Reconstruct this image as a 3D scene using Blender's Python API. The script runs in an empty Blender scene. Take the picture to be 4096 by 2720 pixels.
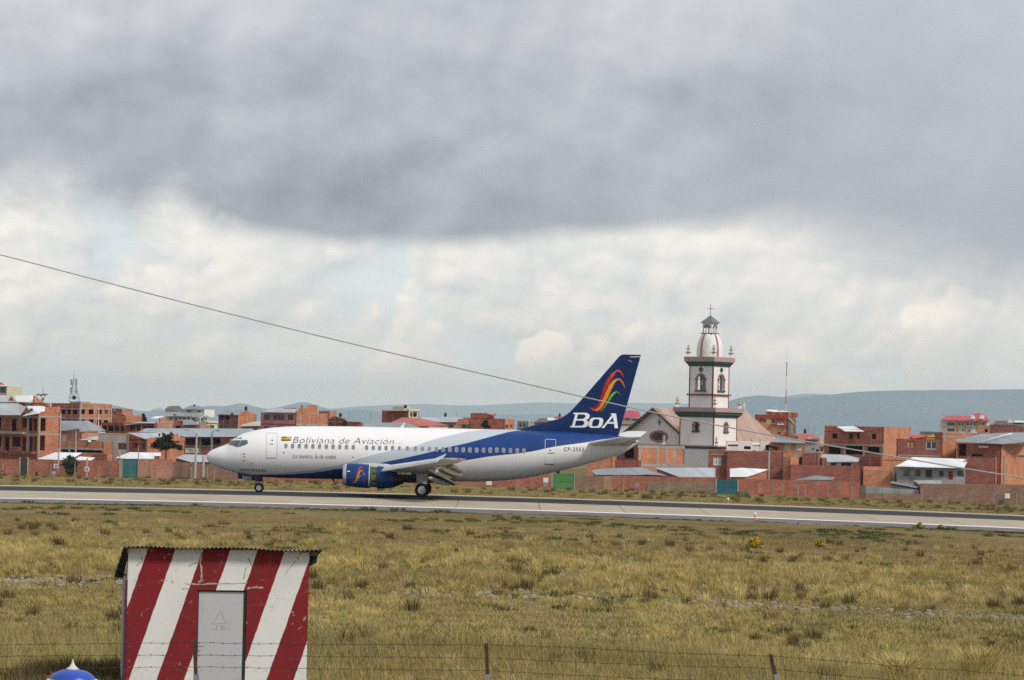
import bpy, bmesh, math, random
import numpy as np
from mathutils import Vector, Matrix
random.seed(7)
rng = np.random.default_rng(11)
S = bpy.context.scene
COL = S.collection

# ------------------------------------------------------------------ camera
F = 11700.0                    # focal length in pixels of the 4096 px wide photograph
H = 4.9                        # eye height above the runway crown
YH = 1733.0                    # horizon row in the middle of the picture
ROLL = math.radians(1.3)
PITCH = math.atan((YH - 1360.0) / F)
cam_d = bpy.data.cameras.new('camera')
cam = bpy.data.objects.new('camera', cam_d)
COL.objects.link(cam)
cam_d.sensor_width = 36.0
cam_d.lens = 36.0 * F / 4096.0
cam_d.clip_start = 0.5
cam_d.clip_end = 90000.0
CAMR = Matrix.Rotation(math.pi / 2 + PITCH, 3, 'X') @ Matrix.Rotation(ROLL, 3, 'Z')
cam.matrix_world = Matrix.Translation((0, 0, H)) @ CAMR.to_4x4()
S.camera = cam

# ------------------------------------------------------------------ view
S.render.engine = 'CYCLES'
S.view_settings.view_transform = 'Standard'
S.view_settings.look = 'None'
S.view_settings.exposure = 0.85
S.view_settings.gamma = 1.0
S.view_settings.use_curve_mapping = False
S.cycles.use_denoising = False
S.cycles.use_adaptive_sampling = False
S.cycles.denoising_input_passes = 'RGB_ALBEDO_NORMAL'
S.cycles.denoising_prefilter = 'ACCURATE'
S.cycles.max_bounces = 6
S.cycles.diffuse_bounces = 3
S.cycles.glossy_bounces = 3
S.cycles.transmission_bounces = 3
S.cycles.volume_bounces = 2
S.cycles.transparent_max_bounces = 8
S.cycles.sample_clamp_indirect = 6.0

# ------------------------------------------------------------------ sun
SUN_EL = math.radians(42)
SUN_AZ = math.radians(128)      # from the view axis (+Y) clockwise: to the right and behind the camera
sd = bpy.data.lights.new('sun', 'SUN')
sd.energy = 1.5
sd.angle = math.radians(11)
sd.color = (1.0, 0.955, 0.88)
sun = bpy.data.objects.new('sun', sd)
COL.objects.link(sun)
sdir = Vector((math.sin(SUN_AZ) * math.cos(SUN_EL), math.cos(SUN_AZ) * math.cos(SUN_EL), math.sin(SUN_EL)))
sun.rotation_euler = sdir.to_track_quat('Z', 'Y').to_euler()
sun.location = sdir * 200


# ------------------------------------------------------------------ node helper
class NT:
    def __init__(s, tree):
        s.t = tree
        s.n = tree.nodes
        s.l = tree.links

    def node(s, typ, **kw):
        n = s.n.new(typ)
        for k, v in kw.items():
            setattr(n, k, v)
        return n

    def put(s, sock, v):
        if isinstance(v, bpy.types.NodeSocket):
            s.l.new(v, sock)
        elif v is not None:
            if sock.type == 'RGBA' and not hasattr(v, '__len__'):
                v = (v, v, v, 1)
            elif sock.type == 'RGBA' and len(v) == 3:
                v = (*v, 1)
            sock.default_value = v

    def m(s, op, a, b=None, c=None, clamp=False):
        n = s.node('ShaderNodeMath', operation=op, use_clamp=clamp)
        for i, v in enumerate((a, b, c)):
            if v is not None:
                s.put(n.inputs[i], v)
        return n.outputs[0]

    def add(s, a, b): return s.m('ADD', a, b)
    def sub(s, a, b): return s.m('SUBTRACT', a, b)
    def mul(s, a, b): return s.m('MULTIPLY', a, b)

    def ss(s, x, e0, e1, o0=0.0, o1=1.0, kind='SMOOTHSTEP'):
        n = s.node('ShaderNodeMapRange', interpolation_type=kind)
        for k, v in (('Value', x), ('From Min', e0), ('From Max', e1), ('To Min', o0), ('To Max', o1)):
            s.put(n.inputs[k], v)
        return n.outputs[0]

    def vec(s, x, y, z):
        n = s.node('ShaderNodeCombineXYZ')
        for i, v in enumerate((x, y, z)):
            s.put(n.inputs[i], v)
        return n.outputs[0]

    def sep(s, v):
        n = s.node('ShaderNodeSeparateXYZ')
        s.put(n.inputs[0], v)
        return n.outputs

    def vm(s, op, a, b):
        n = s.node('ShaderNodeVectorMath', operation=op)
        s.put(n.inputs[0], a)
        s.put(n.inputs[1], b)
        return n.outputs[0]

    def noise(s, v, scale, detail=4.0, rough=0.55, dist=0.0, col=False, lac=2.0):
        n = s.node('ShaderNodeTexNoise')
        if v is not None:
            s.put(n.inputs['Vector'], v)
        s.put(n.inputs['Scale'], scale)
        n.inputs['Detail'].default_value = detail
        n.inputs['Roughness'].default_value = rough
        n.inputs['Lacunarity'].default_value = lac
        s.put(n.inputs['Distortion'], dist)
        return n.outputs['Color' if col else 'Fac']

    def mix(s, f, a, b, mode='MIX'):
        n = s.node('ShaderNodeMix', data_type='RGBA', blend_type=mode)
        s.put(n.inputs['Factor'], f)
        s.put(n.inputs['A'], a)
        s.put(n.inputs['B'], b)
        return [o for o in n.outputs if o.type == 'RGBA'][0]

    def ramp(s, f, pts, interp='LINEAR'):
        n = s.node('ShaderNodeValToRGB')
        n.color_ramp.interpolation = interp
        e = n.color_ramp.elements
        while len(e) < len(pts):
            e.new(0.5)
        for i, (p, c) in enumerate(pts):
            e[i].position = p
            e[i].color = (*c, 1) if hasattr(c, '__len__') else (c, c, c, 1)
        s.put(n.inputs[0], f)
        return n.outputs[0]

    def fcurve(s, x, pts):
        """float curve through points given in 0..1 x 0..1"""
        n = s.node('ShaderNodeFloatCurve')
        c = n.mapping.curves[0]
        n.mapping.use_clip = True
        pts = sorted(pts)
        c.points[0].location = pts[0]
        c.points[1].location = pts[-1]
        for p in pts[1:-1]:
            c.points.new(*p)
        for p in c.points:
            p.handle_type = 'AUTO_CLAMPED'
        n.mapping.update()
        s.put(n.inputs['Value'], x)
        return n.outputs[0]


# ------------------------------------------------------------------ world: hazy blue sky behind a broken cloud cover
W = bpy.data.worlds.new('World')
S.world = W
W.use_nodes = True
W.node_tree.nodes.clear()
w = NT(W.node_tree)
SKY_STRENGTH = 0.1
d = w.node('ShaderNodeTexCoord').outputs['Generated']
dx, dy, dz = w.sep(d)
az = w.m('ARCTAN2', dx, dy)
el = w.m('ARCSINE', dz)
sky = w.node('ShaderNodeTexSky', sky_type='NISHITA', sun_disc=False)
sky.sun_elevation = SUN_EL
sky.sun_rotation = SUN_AZ
sky.altitude = 4000.0
sky.air_density = 1.0
sky.dust_density = 1.5


def PX(u, v):
    """pixel of the photograph -> azimuth, elevation"""
    return (u - 2048) / F, (YH + (u - 2048) * math.tan(ROLL) - v) / F


K = 1.0 / SKY_STRENGTH
GS = 0.67          # cloud brightness (the picture is exposed up by 0.85 stops)
DECK0 = 0.395


def k(c, g=1.0):
    return tuple(x * K * g for x in c)


# lower edge of the cloud deck along the horizon
edge_px = [(-400, 800), (0, 800), (250, 785), (500, 815), (650, 770), (800, 880), (950, 940), (1250, 952), (1600, 968), (1900, 955),
           (2300, 925), (2700, 905), (3050, 905), (3300, 960), (3650, 1060), (4096, 1130), (4500, 1100)]
A0, A1, E1 = -0.22, 0.22, 0.12
pts = []
for u, v in edge_px:
    a_, e_ = PX(u, v)
    pts.append(((a_ - A0) / (A1 - A0), e_ / E1))
azn = w.ss(az, A0, A1, 0, 1, 'LINEAR')
eb = w.mul(w.fcurve(azn, pts), E1)

# domain: direction, elevation stretched so that clouds lie flat
v1 = w.vec(dx, dy, w.mul(dz, 1.35))
v3 = w.vec(dx, dy, w.mul(dz, 5.5))
warp = w.vm('SUBTRACT', w.noise(v1, 34.0, 3.0, 0.6, col=True), (0.5, 0.5, 0.5))
v1w = w.vm('ADD', v1, w.vm('MULTIPLY', warp, (0.016, 0.016, 0.016)))

# cumulus bank under the deck: billows (rounded cells) over broad masses, lit from the upper left
def cells(vv, sc):
    n = w.node('ShaderNodeTexVoronoi', feature='F1')
    w.put(n.inputs['Vector'], vv)
    n.inputs['Scale'].default_value = sc
    return w.sub(0.45, n.outputs['Distance'])


def billow(vv):
    return w.add(w.noise(vv, 14.0, 8.0, 0.54), w.add(w.mul(cells(vv, 30.0), 0.19), w.mul(cells(vv, 80.0), 0.07)))


c0 = billow(v1w)
c1 = billow(w.vm('ADD', v1w, (-0.0028, 0.0, 0.0046)))
rel = w.mul(w.sub(c0, c1), 3.4)
big = w.noise(v1, 8.0, 2.0, 0.5)
bias = w.mul(w.sub(w.ss(el, 0.004, 0.048), 0.42), 0.24)
dens = w.add(w.add(c0, w.mul(w.sub(big, 0.5), 0.46)), bias)
cmask = w.ss(dens, 0.40, 0.54)
lit = w.m('ADD', w.add(w.ss(el, 0.020, 0.062, 0.30, 0.44), rel), w.mul(w.sub(dens, 0.52), 1.25), clamp=True)
ccol = w.ramp(lit, [(0.0, k((0.53, 0.575, 0.62), GS)), (0.30, k((0.64, 0.68, 0.705), GS)), (0.60, k((0.77, 0.785, 0.775), GS)), (1.0, k((0.96, 0.95, 0.89), GS))])
# thin high veil with streaks of blue low on the horizon
streak = w.noise(v3, 11.0, 6.0, 0.6)
veil = w.mix(w.ss(streak, 0.34, 0.60), k((0.56, 0.68, 0.78), GS), k((0.69, 0.765, 0.805), GS))
blue = w.mix(0.92, sky.outputs[0], veil)
haze_low = w.mix(w.ss(el, 0.0, 0.030), k((0.62, 0.79, 0.95), GS), blue)
low = w.mix(w.mul(cmask, w.ss(el, 0.004, 0.036, 0.25, 1.0)), haze_low, ccol)

# crisp cumulus heads standing in front of the bank: bright upper left rims, grey feet
vp = w.vm('ADD', w.vec(dx, dy, w.mul(dz, 1.15)), w.vm('MULTIPLY', warp, (0.007, 0.007, 0.007)))


def heads(vv):
    return w.add(w.noise(w.vm('ADD', vv, (3.1, 0.0, 1.7)), 19.0, 3.0, 0.45), w.add(w.mul(cells(vv, 62.0), 0.16), w.mul(cells(vv, 150.0), 0.05)))


p0 = heads(vp)
p1 = heads(w.vm('ADD', vp, (-0.0022, 0.0, 0.0034)))
p2 = w.noise(w.vm('ADD', vp, (3.1, 0.0, 1.7 + 0.012)), 19.0, 1.0, 0.4)
belt = w.mul(w.ss(el, 0.006, 0.026), w.ss(el, 0.052, 0.078, 1.0, 0.0))
puff = w.mul(w.ss(p0, 0.475, 0.53), belt)
plit = w.m('ADD', w.add(0.40, w.mul(w.sub(p0, p1), 3.6)), w.mul(w.sub(w.noise(w.vm('ADD', vp, (3.1, 0.0, 1.7)), 19.0, 1.0, 0.4), p2), 2.6), clamp=True)
pcol = w.ramp(plit, [(0.0, k((0.56, 0.60, 0.635), GS)), (0.5, k((0.74, 0.755, 0.755), GS)), (1.0, k((1.0, 0.975, 0.90), GS))])
low = w.mix(w.mul(puff, w.ss(el, 0.010, 0.04, 0.45, 0.85)), low, pcol)

# dark deck
dv = w.vec(dx, dy, w.mul(dz, 1.25))
dwarp = w.vm('SUBTRACT', w.noise(dv, 9.0, 3.0, 0.5, col=True), (0.5, 0.5, 0.5))
dv = w.vm('ADD', dv, w.vm('MULTIPLY', dwarp, (0.022, 0.022, 0.022)))
dk = w.noise(dv, 9.0, 9.0, 0.47)
dk2 = w.noise(w.vm('ADD', dv, (-0.004, 0.0, 0.009)), 9.0, 9.0, 0.47)
dkbig = w.noise(w.vec(dx, dy, w.mul(dz, 2.0)), 4.6, 2.0, 0.45)
above = w.sub(el, eb)
calm = w.ss(w.add(az, w.mul(above, -0.6)), 0.01, 0.11, 1.0, 0.35)
lum = w.add(w.add(DECK0, w.mul(w.mul(w.sub(dk, 0.5), 0.27), calm)), w.mul(w.sub(dkbig, 0.5), 0.26))
lum = w.add(lum, w.mul(w.mul(w.sub(dk, dk2), 1.35), calm))
lum = w.add(lum, w.ss(above, 0.0, 0.085, -0.035, 0.055))
lum = w.m('MAXIMUM', lum, 0.2)
deck = w.mix(1.0, w.ramp(w.ss(lum, 0.25, 0.75, 0, 1, 'LINEAR'), [(0, (0.92, 0.995, 1.11)), (0.6, (0.955, 1.0, 1.06)), (1, (0.985, 1.0, 1.02))]), w.mul(lum, K * GS), 'MULTIPLY')
soft = w.add(w.ss(az, 0.055, 0.13, 0.004, 0.022), w.ss(az, -0.135, -0.085, 0.012, 0.0))
jag = w.mul(w.sub(w.noise(v1w, 19.0, 6.0, 0.55), 0.47), w.ss(az, -0.125, -0.07, 0.06, 0.008))
h = w.add(above, jag)
dmask = w.ss(h, w.mul(soft, -1.0), soft)
final = w.mix(dmask, low, deck)
bg = w.node('ShaderNodeBackground')
w.put(bg.inputs[0], final)
bg.inputs[1].default_value = SKY_STRENGTH
w.l.new(bg.outputs[0], w.node('ShaderNodeOutputWorld').inputs[0])

# ------------------------------------------------------------------ photograph -> place
def ray(u, v):
    dd = CAMR @ Vector(((u - 2048) / F, (1360 - v) / F, -1.0))
    return dd


def P(u, v, Y):
    dd = ray(u, v)
    return Vector((dd.x * Y / dd.y, Y, H + dd.z * Y / dd.y))


GP = [(-60, 2.6), (10, 1.6), (20, 1.2), (30, 0.8), (50, 0.12), (100, 0.0), (150, -0.2), (191.5, -0.42), (200, -0.29), (220, 0.0), (240, -0.29), (246.5, -0.42),
      (300, -1.3), (425, -3.05), (520, -3.4), (2000, -4.0), (80000, -6.0)]
GPx = [a for a, b in GP]
GPy = [b for a, b in GP]


def gz(x, y):
    """height of the ground"""
    y1 = min(max(y, 40.0), 600.0)
    xc = max(min(x, 0.21 * y1), -0.21 * y1)
    return float(np.interp(y, GPx, GPy)) - 0.0067 * xc - 0.0386 * xc * xc / y1


ZM = {1: (0, 1480, 520 / 1699), 2: (500, 1560, 520 / 2038), 3: (1000, 1560, 520 / 2361), 4: (1500, 1600, 600 / 2361), 5: (2500, 1180, 620 / 1870),
      6: (2400, 1560, 600 / 2045), 7: (2960, 1600, 600 / 2240), 8: (3500, 1600, 596 / 2032), 0: (0, 0, 1.0),
      11: (780, 1660, 620 / 2361), 12: (1350, 1680, 620 / 2361), 13: (1950, 1380, 700 / 1770), 14: (2250, 1400, 350 / 1524),
      15: (1350, 1780, 370 / 2361), 16: (1560, 1800, 400 / 2361), 17: (420, 2130, 900 / 2361), 18: (1700, 1860, 800 / 2361), 19: (2600, 1880, 800 / 2361)}


def q(z, x, y):
    a, b, c = ZM[z]
    return a + x * c, b + y * c


def PZ(z, x, y, Y):
    return P(*q(z, x, y), Y)


# ------------------------------------------------------------------ objects
def tag(o, label=None, cat=None, group=None, kind=None):
    if label: o['label'] = label
    if cat: o['category'] = cat
    if group: o['group'] = group
    if kind: o['kind'] = kind
    return o


def empty(name, loc, rz=0.0):
    o = bpy.data.objects.new(name, None)
    o.empty_display_size = 0.3
    COL.objects.link(o)
    o.location = loc
    o.rotation_euler = (0, 0, rz)
    return o


def thing(name, label, cat, loc, group=None, rz=0.0):
    return tag(empty(name, loc, rz), label, cat, group)


def root_loc(o):
    p = Vector((0, 0, 0))
    while o is not None:
        p += o.location
        o = o.parent
    return p


class MB:
    def __init__(s):
        s.v = []
        s.f = []
        s.mi = []
        s.cm = 0

    def face(s, pts):
        n = len(s.v)
        s.v.extend([tuple(p) for p in pts])
        s.f.append(tuple(range(n, n + len(pts))))
        s.mi.append(s.cm)

    def grid(s, rows, close=False, flip=False):
        """rows: list of equally long point lists"""
        n0 = len(s.v)
        m = len(rows[0])
        for r in rows:
            s.v.extend([tuple(p) for p in r])
        for i in range(len(rows) - 1):
            for j in range(m if close else m - 1):
                a = n0 + i * m + j
                b = n0 + i * m + (j + 1) % m
                c = n0 + (i + 1) * m + (j + 1) % m
                e = n0 + (i + 1) * m + j
                s.f.append((a, e, c, b) if flip else (a, b, c, e))
                s.mi.append(s.cm)
        return n0

    def box(s, x0, x1, y0, y1, z0, z1):
        s.hexa([(x0, y0, z0), (x1, y0, z0), (x1, y1, z0), (x0, y1, z0)], [(x0, y0, z1), (x1, y0, z1), (x1, y1, z1), (x0, y1, z1)])

    def hexa(s, b, t):
        n = len(s.v)
        s.v.extend([tuple(p) for p in b])
        s.v.extend([tuple(p) for p in t])
        m = len(b)
        s.f.append(tuple(n + i for i in reversed(range(m))))
        s.f.append(tuple(n + m + i for i in range(m)))
        s.mi += [s.cm, s.cm]
        for i in range(m):
            j = (i + 1) % m
            s.f.append((n + i, n + j, n + m + j, n + m + i))
            s.mi.append(s.cm)

    def slab(s, pts, th):
        """polygon given thickness th along its normal (downwards)"""
        pts = [Vector(p) for p in pts]
        nrm = Vector((0, 0, 0))
        for i in range(len(pts)):
            a, b = pts[i], pts[(i + 1) % len(pts)]
            nrm += a.cross(b)
        nrm.normalize()
        s.hexa([p - nrm * th for p in pts], pts)

    def tube(s, pts, r, n=6, cap=True):
        pts = [Vector(p) for p in pts]
        rs = r if hasattr(r, '__len__') else [r] * len(pts)
        rows = []
        ref = None
        for i, p in enumerate(pts):
            t = (pts[min(i + 1, len(pts) - 1)] - pts[max(i - 1, 0)]).normalized()
            if ref is None:
                ref = Vector((0, 0, 1)) if abs(t.z) < 0.9 else Vector((0, 1, 0))
            a = t.cross(ref).normalized()
            b = t.cross(a).normalized()
            ref = b.cross(t) * -1 if False else ref
            rows.append([p + (a * math.cos(2 * math.pi * j / n) + b * math.sin(2 * math.pi * j / n)) * rs[i] for j in range(n)])
        n0 = s.grid(rows, close=True, flip=True)
        if cap:
            s.f.append(tuple(n0 + j for j in range(n)))
            s.f.append(tuple(n0 + (len(rows) - 1) * n + j for j in reversed(range(n))))
            s.mi += [s.cm, s.cm]

    def lathe(s, prof, c=(0, 0, 0), n=16, axis='Z', sy=1.0):
        """prof: (radius, height) pairs"""
        rows = []
        for r, h_ in prof:
            row = []
            for j in range(n):
                a = 2 * math.pi * j / n
                if axis == 'Z':
                    row.append((c[0] + r * math.cos(a), c[1] + r * math.sin(a) * sy, c[2] + h_))
                elif axis == 'X':
                    row.append((c[0] + h_, c[1] + r * math.cos(a), c[2] + r * math.sin(a)))
                else:
                    row.append((c[0] + r * math.cos(a), c[1] + h_, c[2] + r * math.sin(a)))
            rows.append(row)
        n0 = s.grid(rows, close=True)
        if prof[0][0] > 1e-4:
            s.f.append(tuple(n0 + j for j in reversed(range(n))))
            s.mi.append(s.cm)
        if prof[-1][0] > 1e-4:
            s.f.append(tuple(n0 + (len(rows) - 1) * n + j for j in range(n)))
            s.mi.append(s.cm)

    def build(s, name, mat, parent=None, world=True, smooth=False, loc=None, fixn=True):
        """world=True: vertices are in world space, shifted to the parent's base (parents carry no rotation)"""
        me = bpy.data.meshes.new(name)
        off = Vector((0, 0, 0))
        if world and parent is not None:
            off = root_loc(parent)
        elif world and loc is not None:
            off = Vector(loc)
        if off.length:
            vv = [(p[0] - off.x, p[1] - off.y, p[2] - off.z) for p in s.v]
        else:
            vv = s.v
        me.from_pydata(vv, [], s.f)
        mats = mat if isinstance(mat, (list, tuple)) else [mat]
        for m_ in mats:
            me.materials.append(m_)
        if len(mats) > 1:
            me.polygons.foreach_set('material_index', s.mi)
        if fixn:
            bm = bmesh.new()
            bm.from_mesh(me)
            if smooth:
                bmesh.ops.remove_doubles(bm, verts=bm.verts, dist=1e-5)
            bmesh.ops.recalc_face_normals(bm, faces=bm.faces)
            bm.to_mesh(me)
            bm.free()
        if smooth:
            me.polygons.foreach_set('use_smooth', [True] * len(me.polygons))
            if hasattr(me, 'set_sharp_from_angle'):
                me.set_sharp_from_angle(angle=math.radians(38))
        me.update()
        o = bpy.data.objects.new(name, me)
        COL.objects.link(o)
        if parent is not None:
            o.parent = parent
        elif loc is not None:
            o.location = loc
        return o


# ------------------------------------------------------------------ materials
MATS = {}


def newmat(name):
    m_ = bpy.data.materials.new(name)
    m_.use_nodes = True
    m_.node_tree.nodes.clear()
    t = NT(m_.node_tree)
    bs = t.node('ShaderNodeBsdfPrincipled')
    out = t.node('ShaderNodeOutputMaterial')
    t.l.new(bs.outputs[0], out.inputs[0])
    MATS[name] = m_
    return m_, t, bs


def bump(t, bs, hgt, strength=0.3, dist=0.02):
    b = t.node('ShaderNodeBump')
    b.inputs['Strength'].default_value = strength
    b.inputs['Distance'].default_value = dist
    t.put(b.inputs['Height'], hgt)
    t.l.new(b.outputs[0], bs.inputs['Normal'])


def plain(name, col, rough=0.7, var=0.18, scale=1.2, metal=0.0, spec=0.3, dirt=None, sc2=None):
    """one colour with blotches of wear"""
    m_, t, bs = newmat(name)
    co = t.node('ShaderNodeTexCoord').outputs['Object']
    n1 = t.noise(co, scale, 6.0, 0.6)
    f = t.ss(n1, 0.3, 0.7, 1 - var, 1 + var, 'LINEAR')
    c = t.mix(1.0, col, t.vec(f, f, f), 'MULTIPLY')
    if dirt:
        n2 = t.noise(t.vm('MULTIPLY', co, (1.0, 1.0, 0.35)), (sc2 or scale * 0.6), 7.0, 0.65)
        c = t.mix(t.ss(n2, 0.5, 0.72), c, dirt)
    t.put(bs.inputs['Base Color'], c)
    bs.inputs['Roughness'].default_value = rough
    bs.inputs['Metallic'].default_value = metal
    bs.inputs['Specular IOR Level'].default_value = spec
    return m_


def brickmat(name, col, mortar=(0.36, 0.31, 0.27), var=0.25):
    """hollow clay brick seen from far: courses, odd pale and dark bricks, stains"""
    m_, t, bs = newmat(name)
    tc = t.node('ShaderNodeTexCoord')
    co = tc.outputs['Object']
    x, y, z = t.sep(co)
    uv = t.vec(t.add(t.mul(x, 0.79), t.mul(y, 0.9)), z, 0.0)
    br = t.node('ShaderNodeTexBrick')
    t.put(br.inputs['Vector'], uv)
    t.put(br.inputs['Color1'], tuple(c * (1 + var) for c in col))
    t.put(br.inputs['Color2'], tuple(c * (1 - var) for c in col))
    t.put(br.inputs['Mortar'], mortar)
    br.inputs['Scale'].default_value = 1.0
    br.inputs['Mortar Size'].default_value = 0.012
    br.inputs['Brick Width'].default_value = 0.27
    br.inputs['Row Height'].default_value = 0.18
    n1 = t.noise(co, 0.55, 6.0, 0.65)
    f = t.ss(n1, 0.3, 0.72, 0.74, 1.2, 'LINEAR')
    c = t.mix(1.0, br.outputs[0], t.vec(f, f, f), 'MULTIPLY')
    n2 = t.noise(co, 1.7, 5.0, 0.7)
    c = t.mix(t.ss(n2, 0.58, 0.78, 0.0, 0.45), c, (0.33, 0.18, 0.125))
    t.put(bs.inputs['Base Color'], c)
    bs.inputs['Roughness'].default_value = 0.9
    bs.inputs['Specular IOR Level'].default_value = 0.15
    bump(t, bs, br.outputs['Fac'], 0.25, 0.01)
    return m_


def sheetmat(name, col, rust=(0.22, 0.13, 0.09), amount=0.5, rough=0.45, metal=0.25):
    """corrugated sheet roof: sheet to sheet variation, ribs as relief, run-off stains"""
    m_, t, bs = newmat(name)
    co = t.node('ShaderNodeTexCoord').outputs['Object']
    x, y, z = t.sep(co)
    al = t.add(t.mul(x, 0.9), t.mul(y, 0.25))
    cell = t.m('FLOOR', t.mul(al, 1.1))
    wn = t.node('ShaderNodeTexWhiteNoise', noise_dimensions='1D')
    t.put(wn.inputs['W'], cell)
    f = t.ss(wn.outputs[0], 0, 1, 0.86, 1.12, 'LINEAR')
    c = t.mix(1.0, col, t.vec(f, f, f), 'MULTIPLY')
    n1 = t.noise(t.vm('MULTIPLY', co, (1.0, 0.3, 0.3)), 1.3, 7.0, 0.7)
    c = t.mix(t.ss(n1, 0.52, 0.8, 0.0, amount), c, rust)
    t.put(bs.inputs['Base Color'], c)
    bs.inputs['Roughness'].default_value = rough
    bs.inputs['Metallic'].default_value = metal
    wv = t.m('SINE', t.mul(al, 2 * math.pi / 0.15))
    bump(t, bs, wv, 0.35, 0.02)
    return m_


BR = {  # red and orange pairs on one house put shade and sun into the colour
    'a': brickmat('brick_red', (0.38, 0.098, 0.050)),
    'b': brickmat('brick_orange', (0.50, 0.165, 0.072)),
    'c': brickmat('brick_dark', (0.29, 0.068, 0.040)),
    'd': brickmat('brick_brown', (0.25, 0.125, 0.075), var=0.2),
    'e': brickmat('brick_pink', (0.50, 0.20, 0.125), var=0.15),
    'f': brickmat('brick_pale_orange', (0.58, 0.215, 0.095), var=0.2),
    'g': brickmat('adobe_olive', (0.24, 0.15, 0.085), var=0.15),
}
M_conc = plain('raw_concrete', (0.36, 0.33, 0.29), 0.9, 0.2, 1.5, dirt=(0.22, 0.2, 0.17))
M_greyplaster = plain('grey_plaster', (0.38, 0.36, 0.34), 0.9, 0.15, 0.8, dirt=(0.28, 0.25, 0.22))
M_white = plain('white_plaster', (0.80, 0.79, 0.765), 0.85, 0.05, 0.6, dirt=(0.66, 0.63, 0.58))
M_cream = plain('cream_plaster', (0.62, 0.58, 0.42), 0.85, 0.1, 0.8)
M_mint = plain('mint_plaster', (0.55, 0.62, 0.42), 0.85, 0.1, 0.8)
M_pinkp = plain('pink_plaster', (0.52, 0.24, 0.23), 0.85, 0.1, 0.6, dirt=(0.42, 0.2, 0.17))
M_pinktrim = plain('mauve_trim', (0.36, 0.19, 0.18), 0.85, 0.12, 1.0)
M_maroon = plain('maroon_trim', (0.22, 0.085, 0.075), 0.8, 0.12, 1.0)
M_greentrim = plain('green_trim', (0.05, 0.11, 0.08), 0.8, 0.2, 1.0)
M_ledge = plain('pink_grey_ledge', (0.42, 0.30, 0.28), 0.85, 0.12, 1.2)
M_yellow = plain('yellow_plaster', (0.62, 0.40, 0.07), 0.8, 0.1, 1.0)
M_redp = plain('red_plaster', (0.38, 0.05, 0.045), 0.8, 0.1, 1.0)
M_teal = plain('teal_paint', (0.045, 0.17, 0.18), 0.55, 0.2, 1.0, dirt=(0.05, 0.11, 0.11))
M_teal2 = plain('deep_teal_paint', (0.02, 0.12, 0.155), 0.55, 0.2, 1.0)
M_green = plain('green_paint', (0.075, 0.24, 0.07), 0.6, 0.12, 1.0)
M_darkdoor = plain('dark_door_paint', (0.05, 0.05, 0.05), 0.6, 0.2, 1.0)
M_wood = plain('weathered_wood', (0.16, 0.11, 0.075), 0.9, 0.3, 2.0)
M_pole = plain('pole_concrete', (0.42, 0.39, 0.35), 0.9, 0.15, 1.0)
M_steel = plain('grey_steel', (0.32, 0.33, 0.34), 0.5, 0.15, 2.0, metal=0.5)
M_dark = plain('dark_plastic', (0.022, 0.022, 0.024), 0.5, 0.2, 2.0)
M_curtain = plain('pale_curtain', (0.58, 0.57, 0.54), 0.9, 0.2, 3.0)
M_signw = plain('white_sign', (0.72, 0.72, 0.70), 0.6, 0.06, 2.0)
R_zinc = sheetmat('roof_zinc', (0.52, 0.55, 0.58), amount=0.3)
R_white = sheetmat('roof_bright_zinc', (0.84, 0.86, 0.88), amount=0.1, rough=0.5, metal=0.0)
R_grey = sheetmat('roof_grey_sheet', (0.30, 0.33, 0.36), amount=0.45)
R_teal = sheetmat('roof_greenish_sheet', (0.36, 0.43, 0.46), rust=(0.2, 0.27, 0.27), amount=0.6)
R_red = sheetmat('roof_red_sheet', (0.50, 0.085, 0.065), rust=(0.4, 0.09, 0.07), amount=0.3, metal=0.0)
R_crim = sheetmat('roof_crimson_sheet', (0.50, 0.045, 0.075), rust=(0.45, 0.07, 0.08), amount=0.3, metal=0.0)
R_brown = sheetmat('roof_brown_sheet', (0.115, 0.095, 0.085), amount=0.4, metal=0.0)
R_pinkold = sheetmat('roof_faded_pink', (0.44, 0.30, 0.24), rust=(0.33, 0.16, 0.13), amount=0.8, metal=0.0, rough=0.8)
R_beige = sheetmat('roof_beige_sheet', (0.56, 0.50, 0.38), amount=0.2, metal=0.0)


def glassmat(name, col, rough=0.12):
    m_, t, bs = newmat(name)
    co = t.node('ShaderNodeTexCoord').outputs['Object']
    n1 = t.noise(co, 1.4, 3.0)
    t.put(bs.inputs['Base Color'], t.mix(n1, col, tuple(c * 2.2 for c in col)))
    bs.inputs['Roughness'].default_value = rough
    bs.inputs['Specular IOR Level'].default_value = 0.5
    return m_


M_glass = glassmat('window_glass', (0.022, 0.025, 0.028))
M_glassbrown = glassmat('brown_window_glass', (0.06, 0.035, 0.022))

# ================================================================== the ground
def ground_material():
    m_, t, bs = newmat('dry_grassland')
    co = t.node('ShaderNodeTexCoord').outputs['Object']
    big = t.noise(co, 0.035, 5.0, 0.6)
    mid = t.noise(co, 0.28, 5.0, 0.62)
    fine = t.noise(t.vm('MULTIPLY', co, (1.0, 0.6, 1.0)), 3.2, 6.0, 0.75)
    c = t.ramp(mid, [(0.3, (0.15, 0.115, 0.05)), (0.5, (0.23, 0.165, 0.078)), (0.7, (0.31, 0.225, 0.125))])
    c = t.mix(t.ss(big, 0.45, 0.62, 0.0, 0.6), c, (0.095, 0.088, 0.03))
    f = t.ss(fine, 0.25, 0.75, 0.55, 1.4, 'LINEAR')
    c = t.mix(1.0, c, t.vec(f, f, f), 'MULTIPLY')
    t.put(bs.inputs['Base Color'], c)
    bs.inputs['Roughness'].default_value = 0.95
    bs.inputs['Specular IOR Level'].default_value = 0.1
    bump(t, bs, fine, 0.6, 0.1)
    return m_


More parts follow.
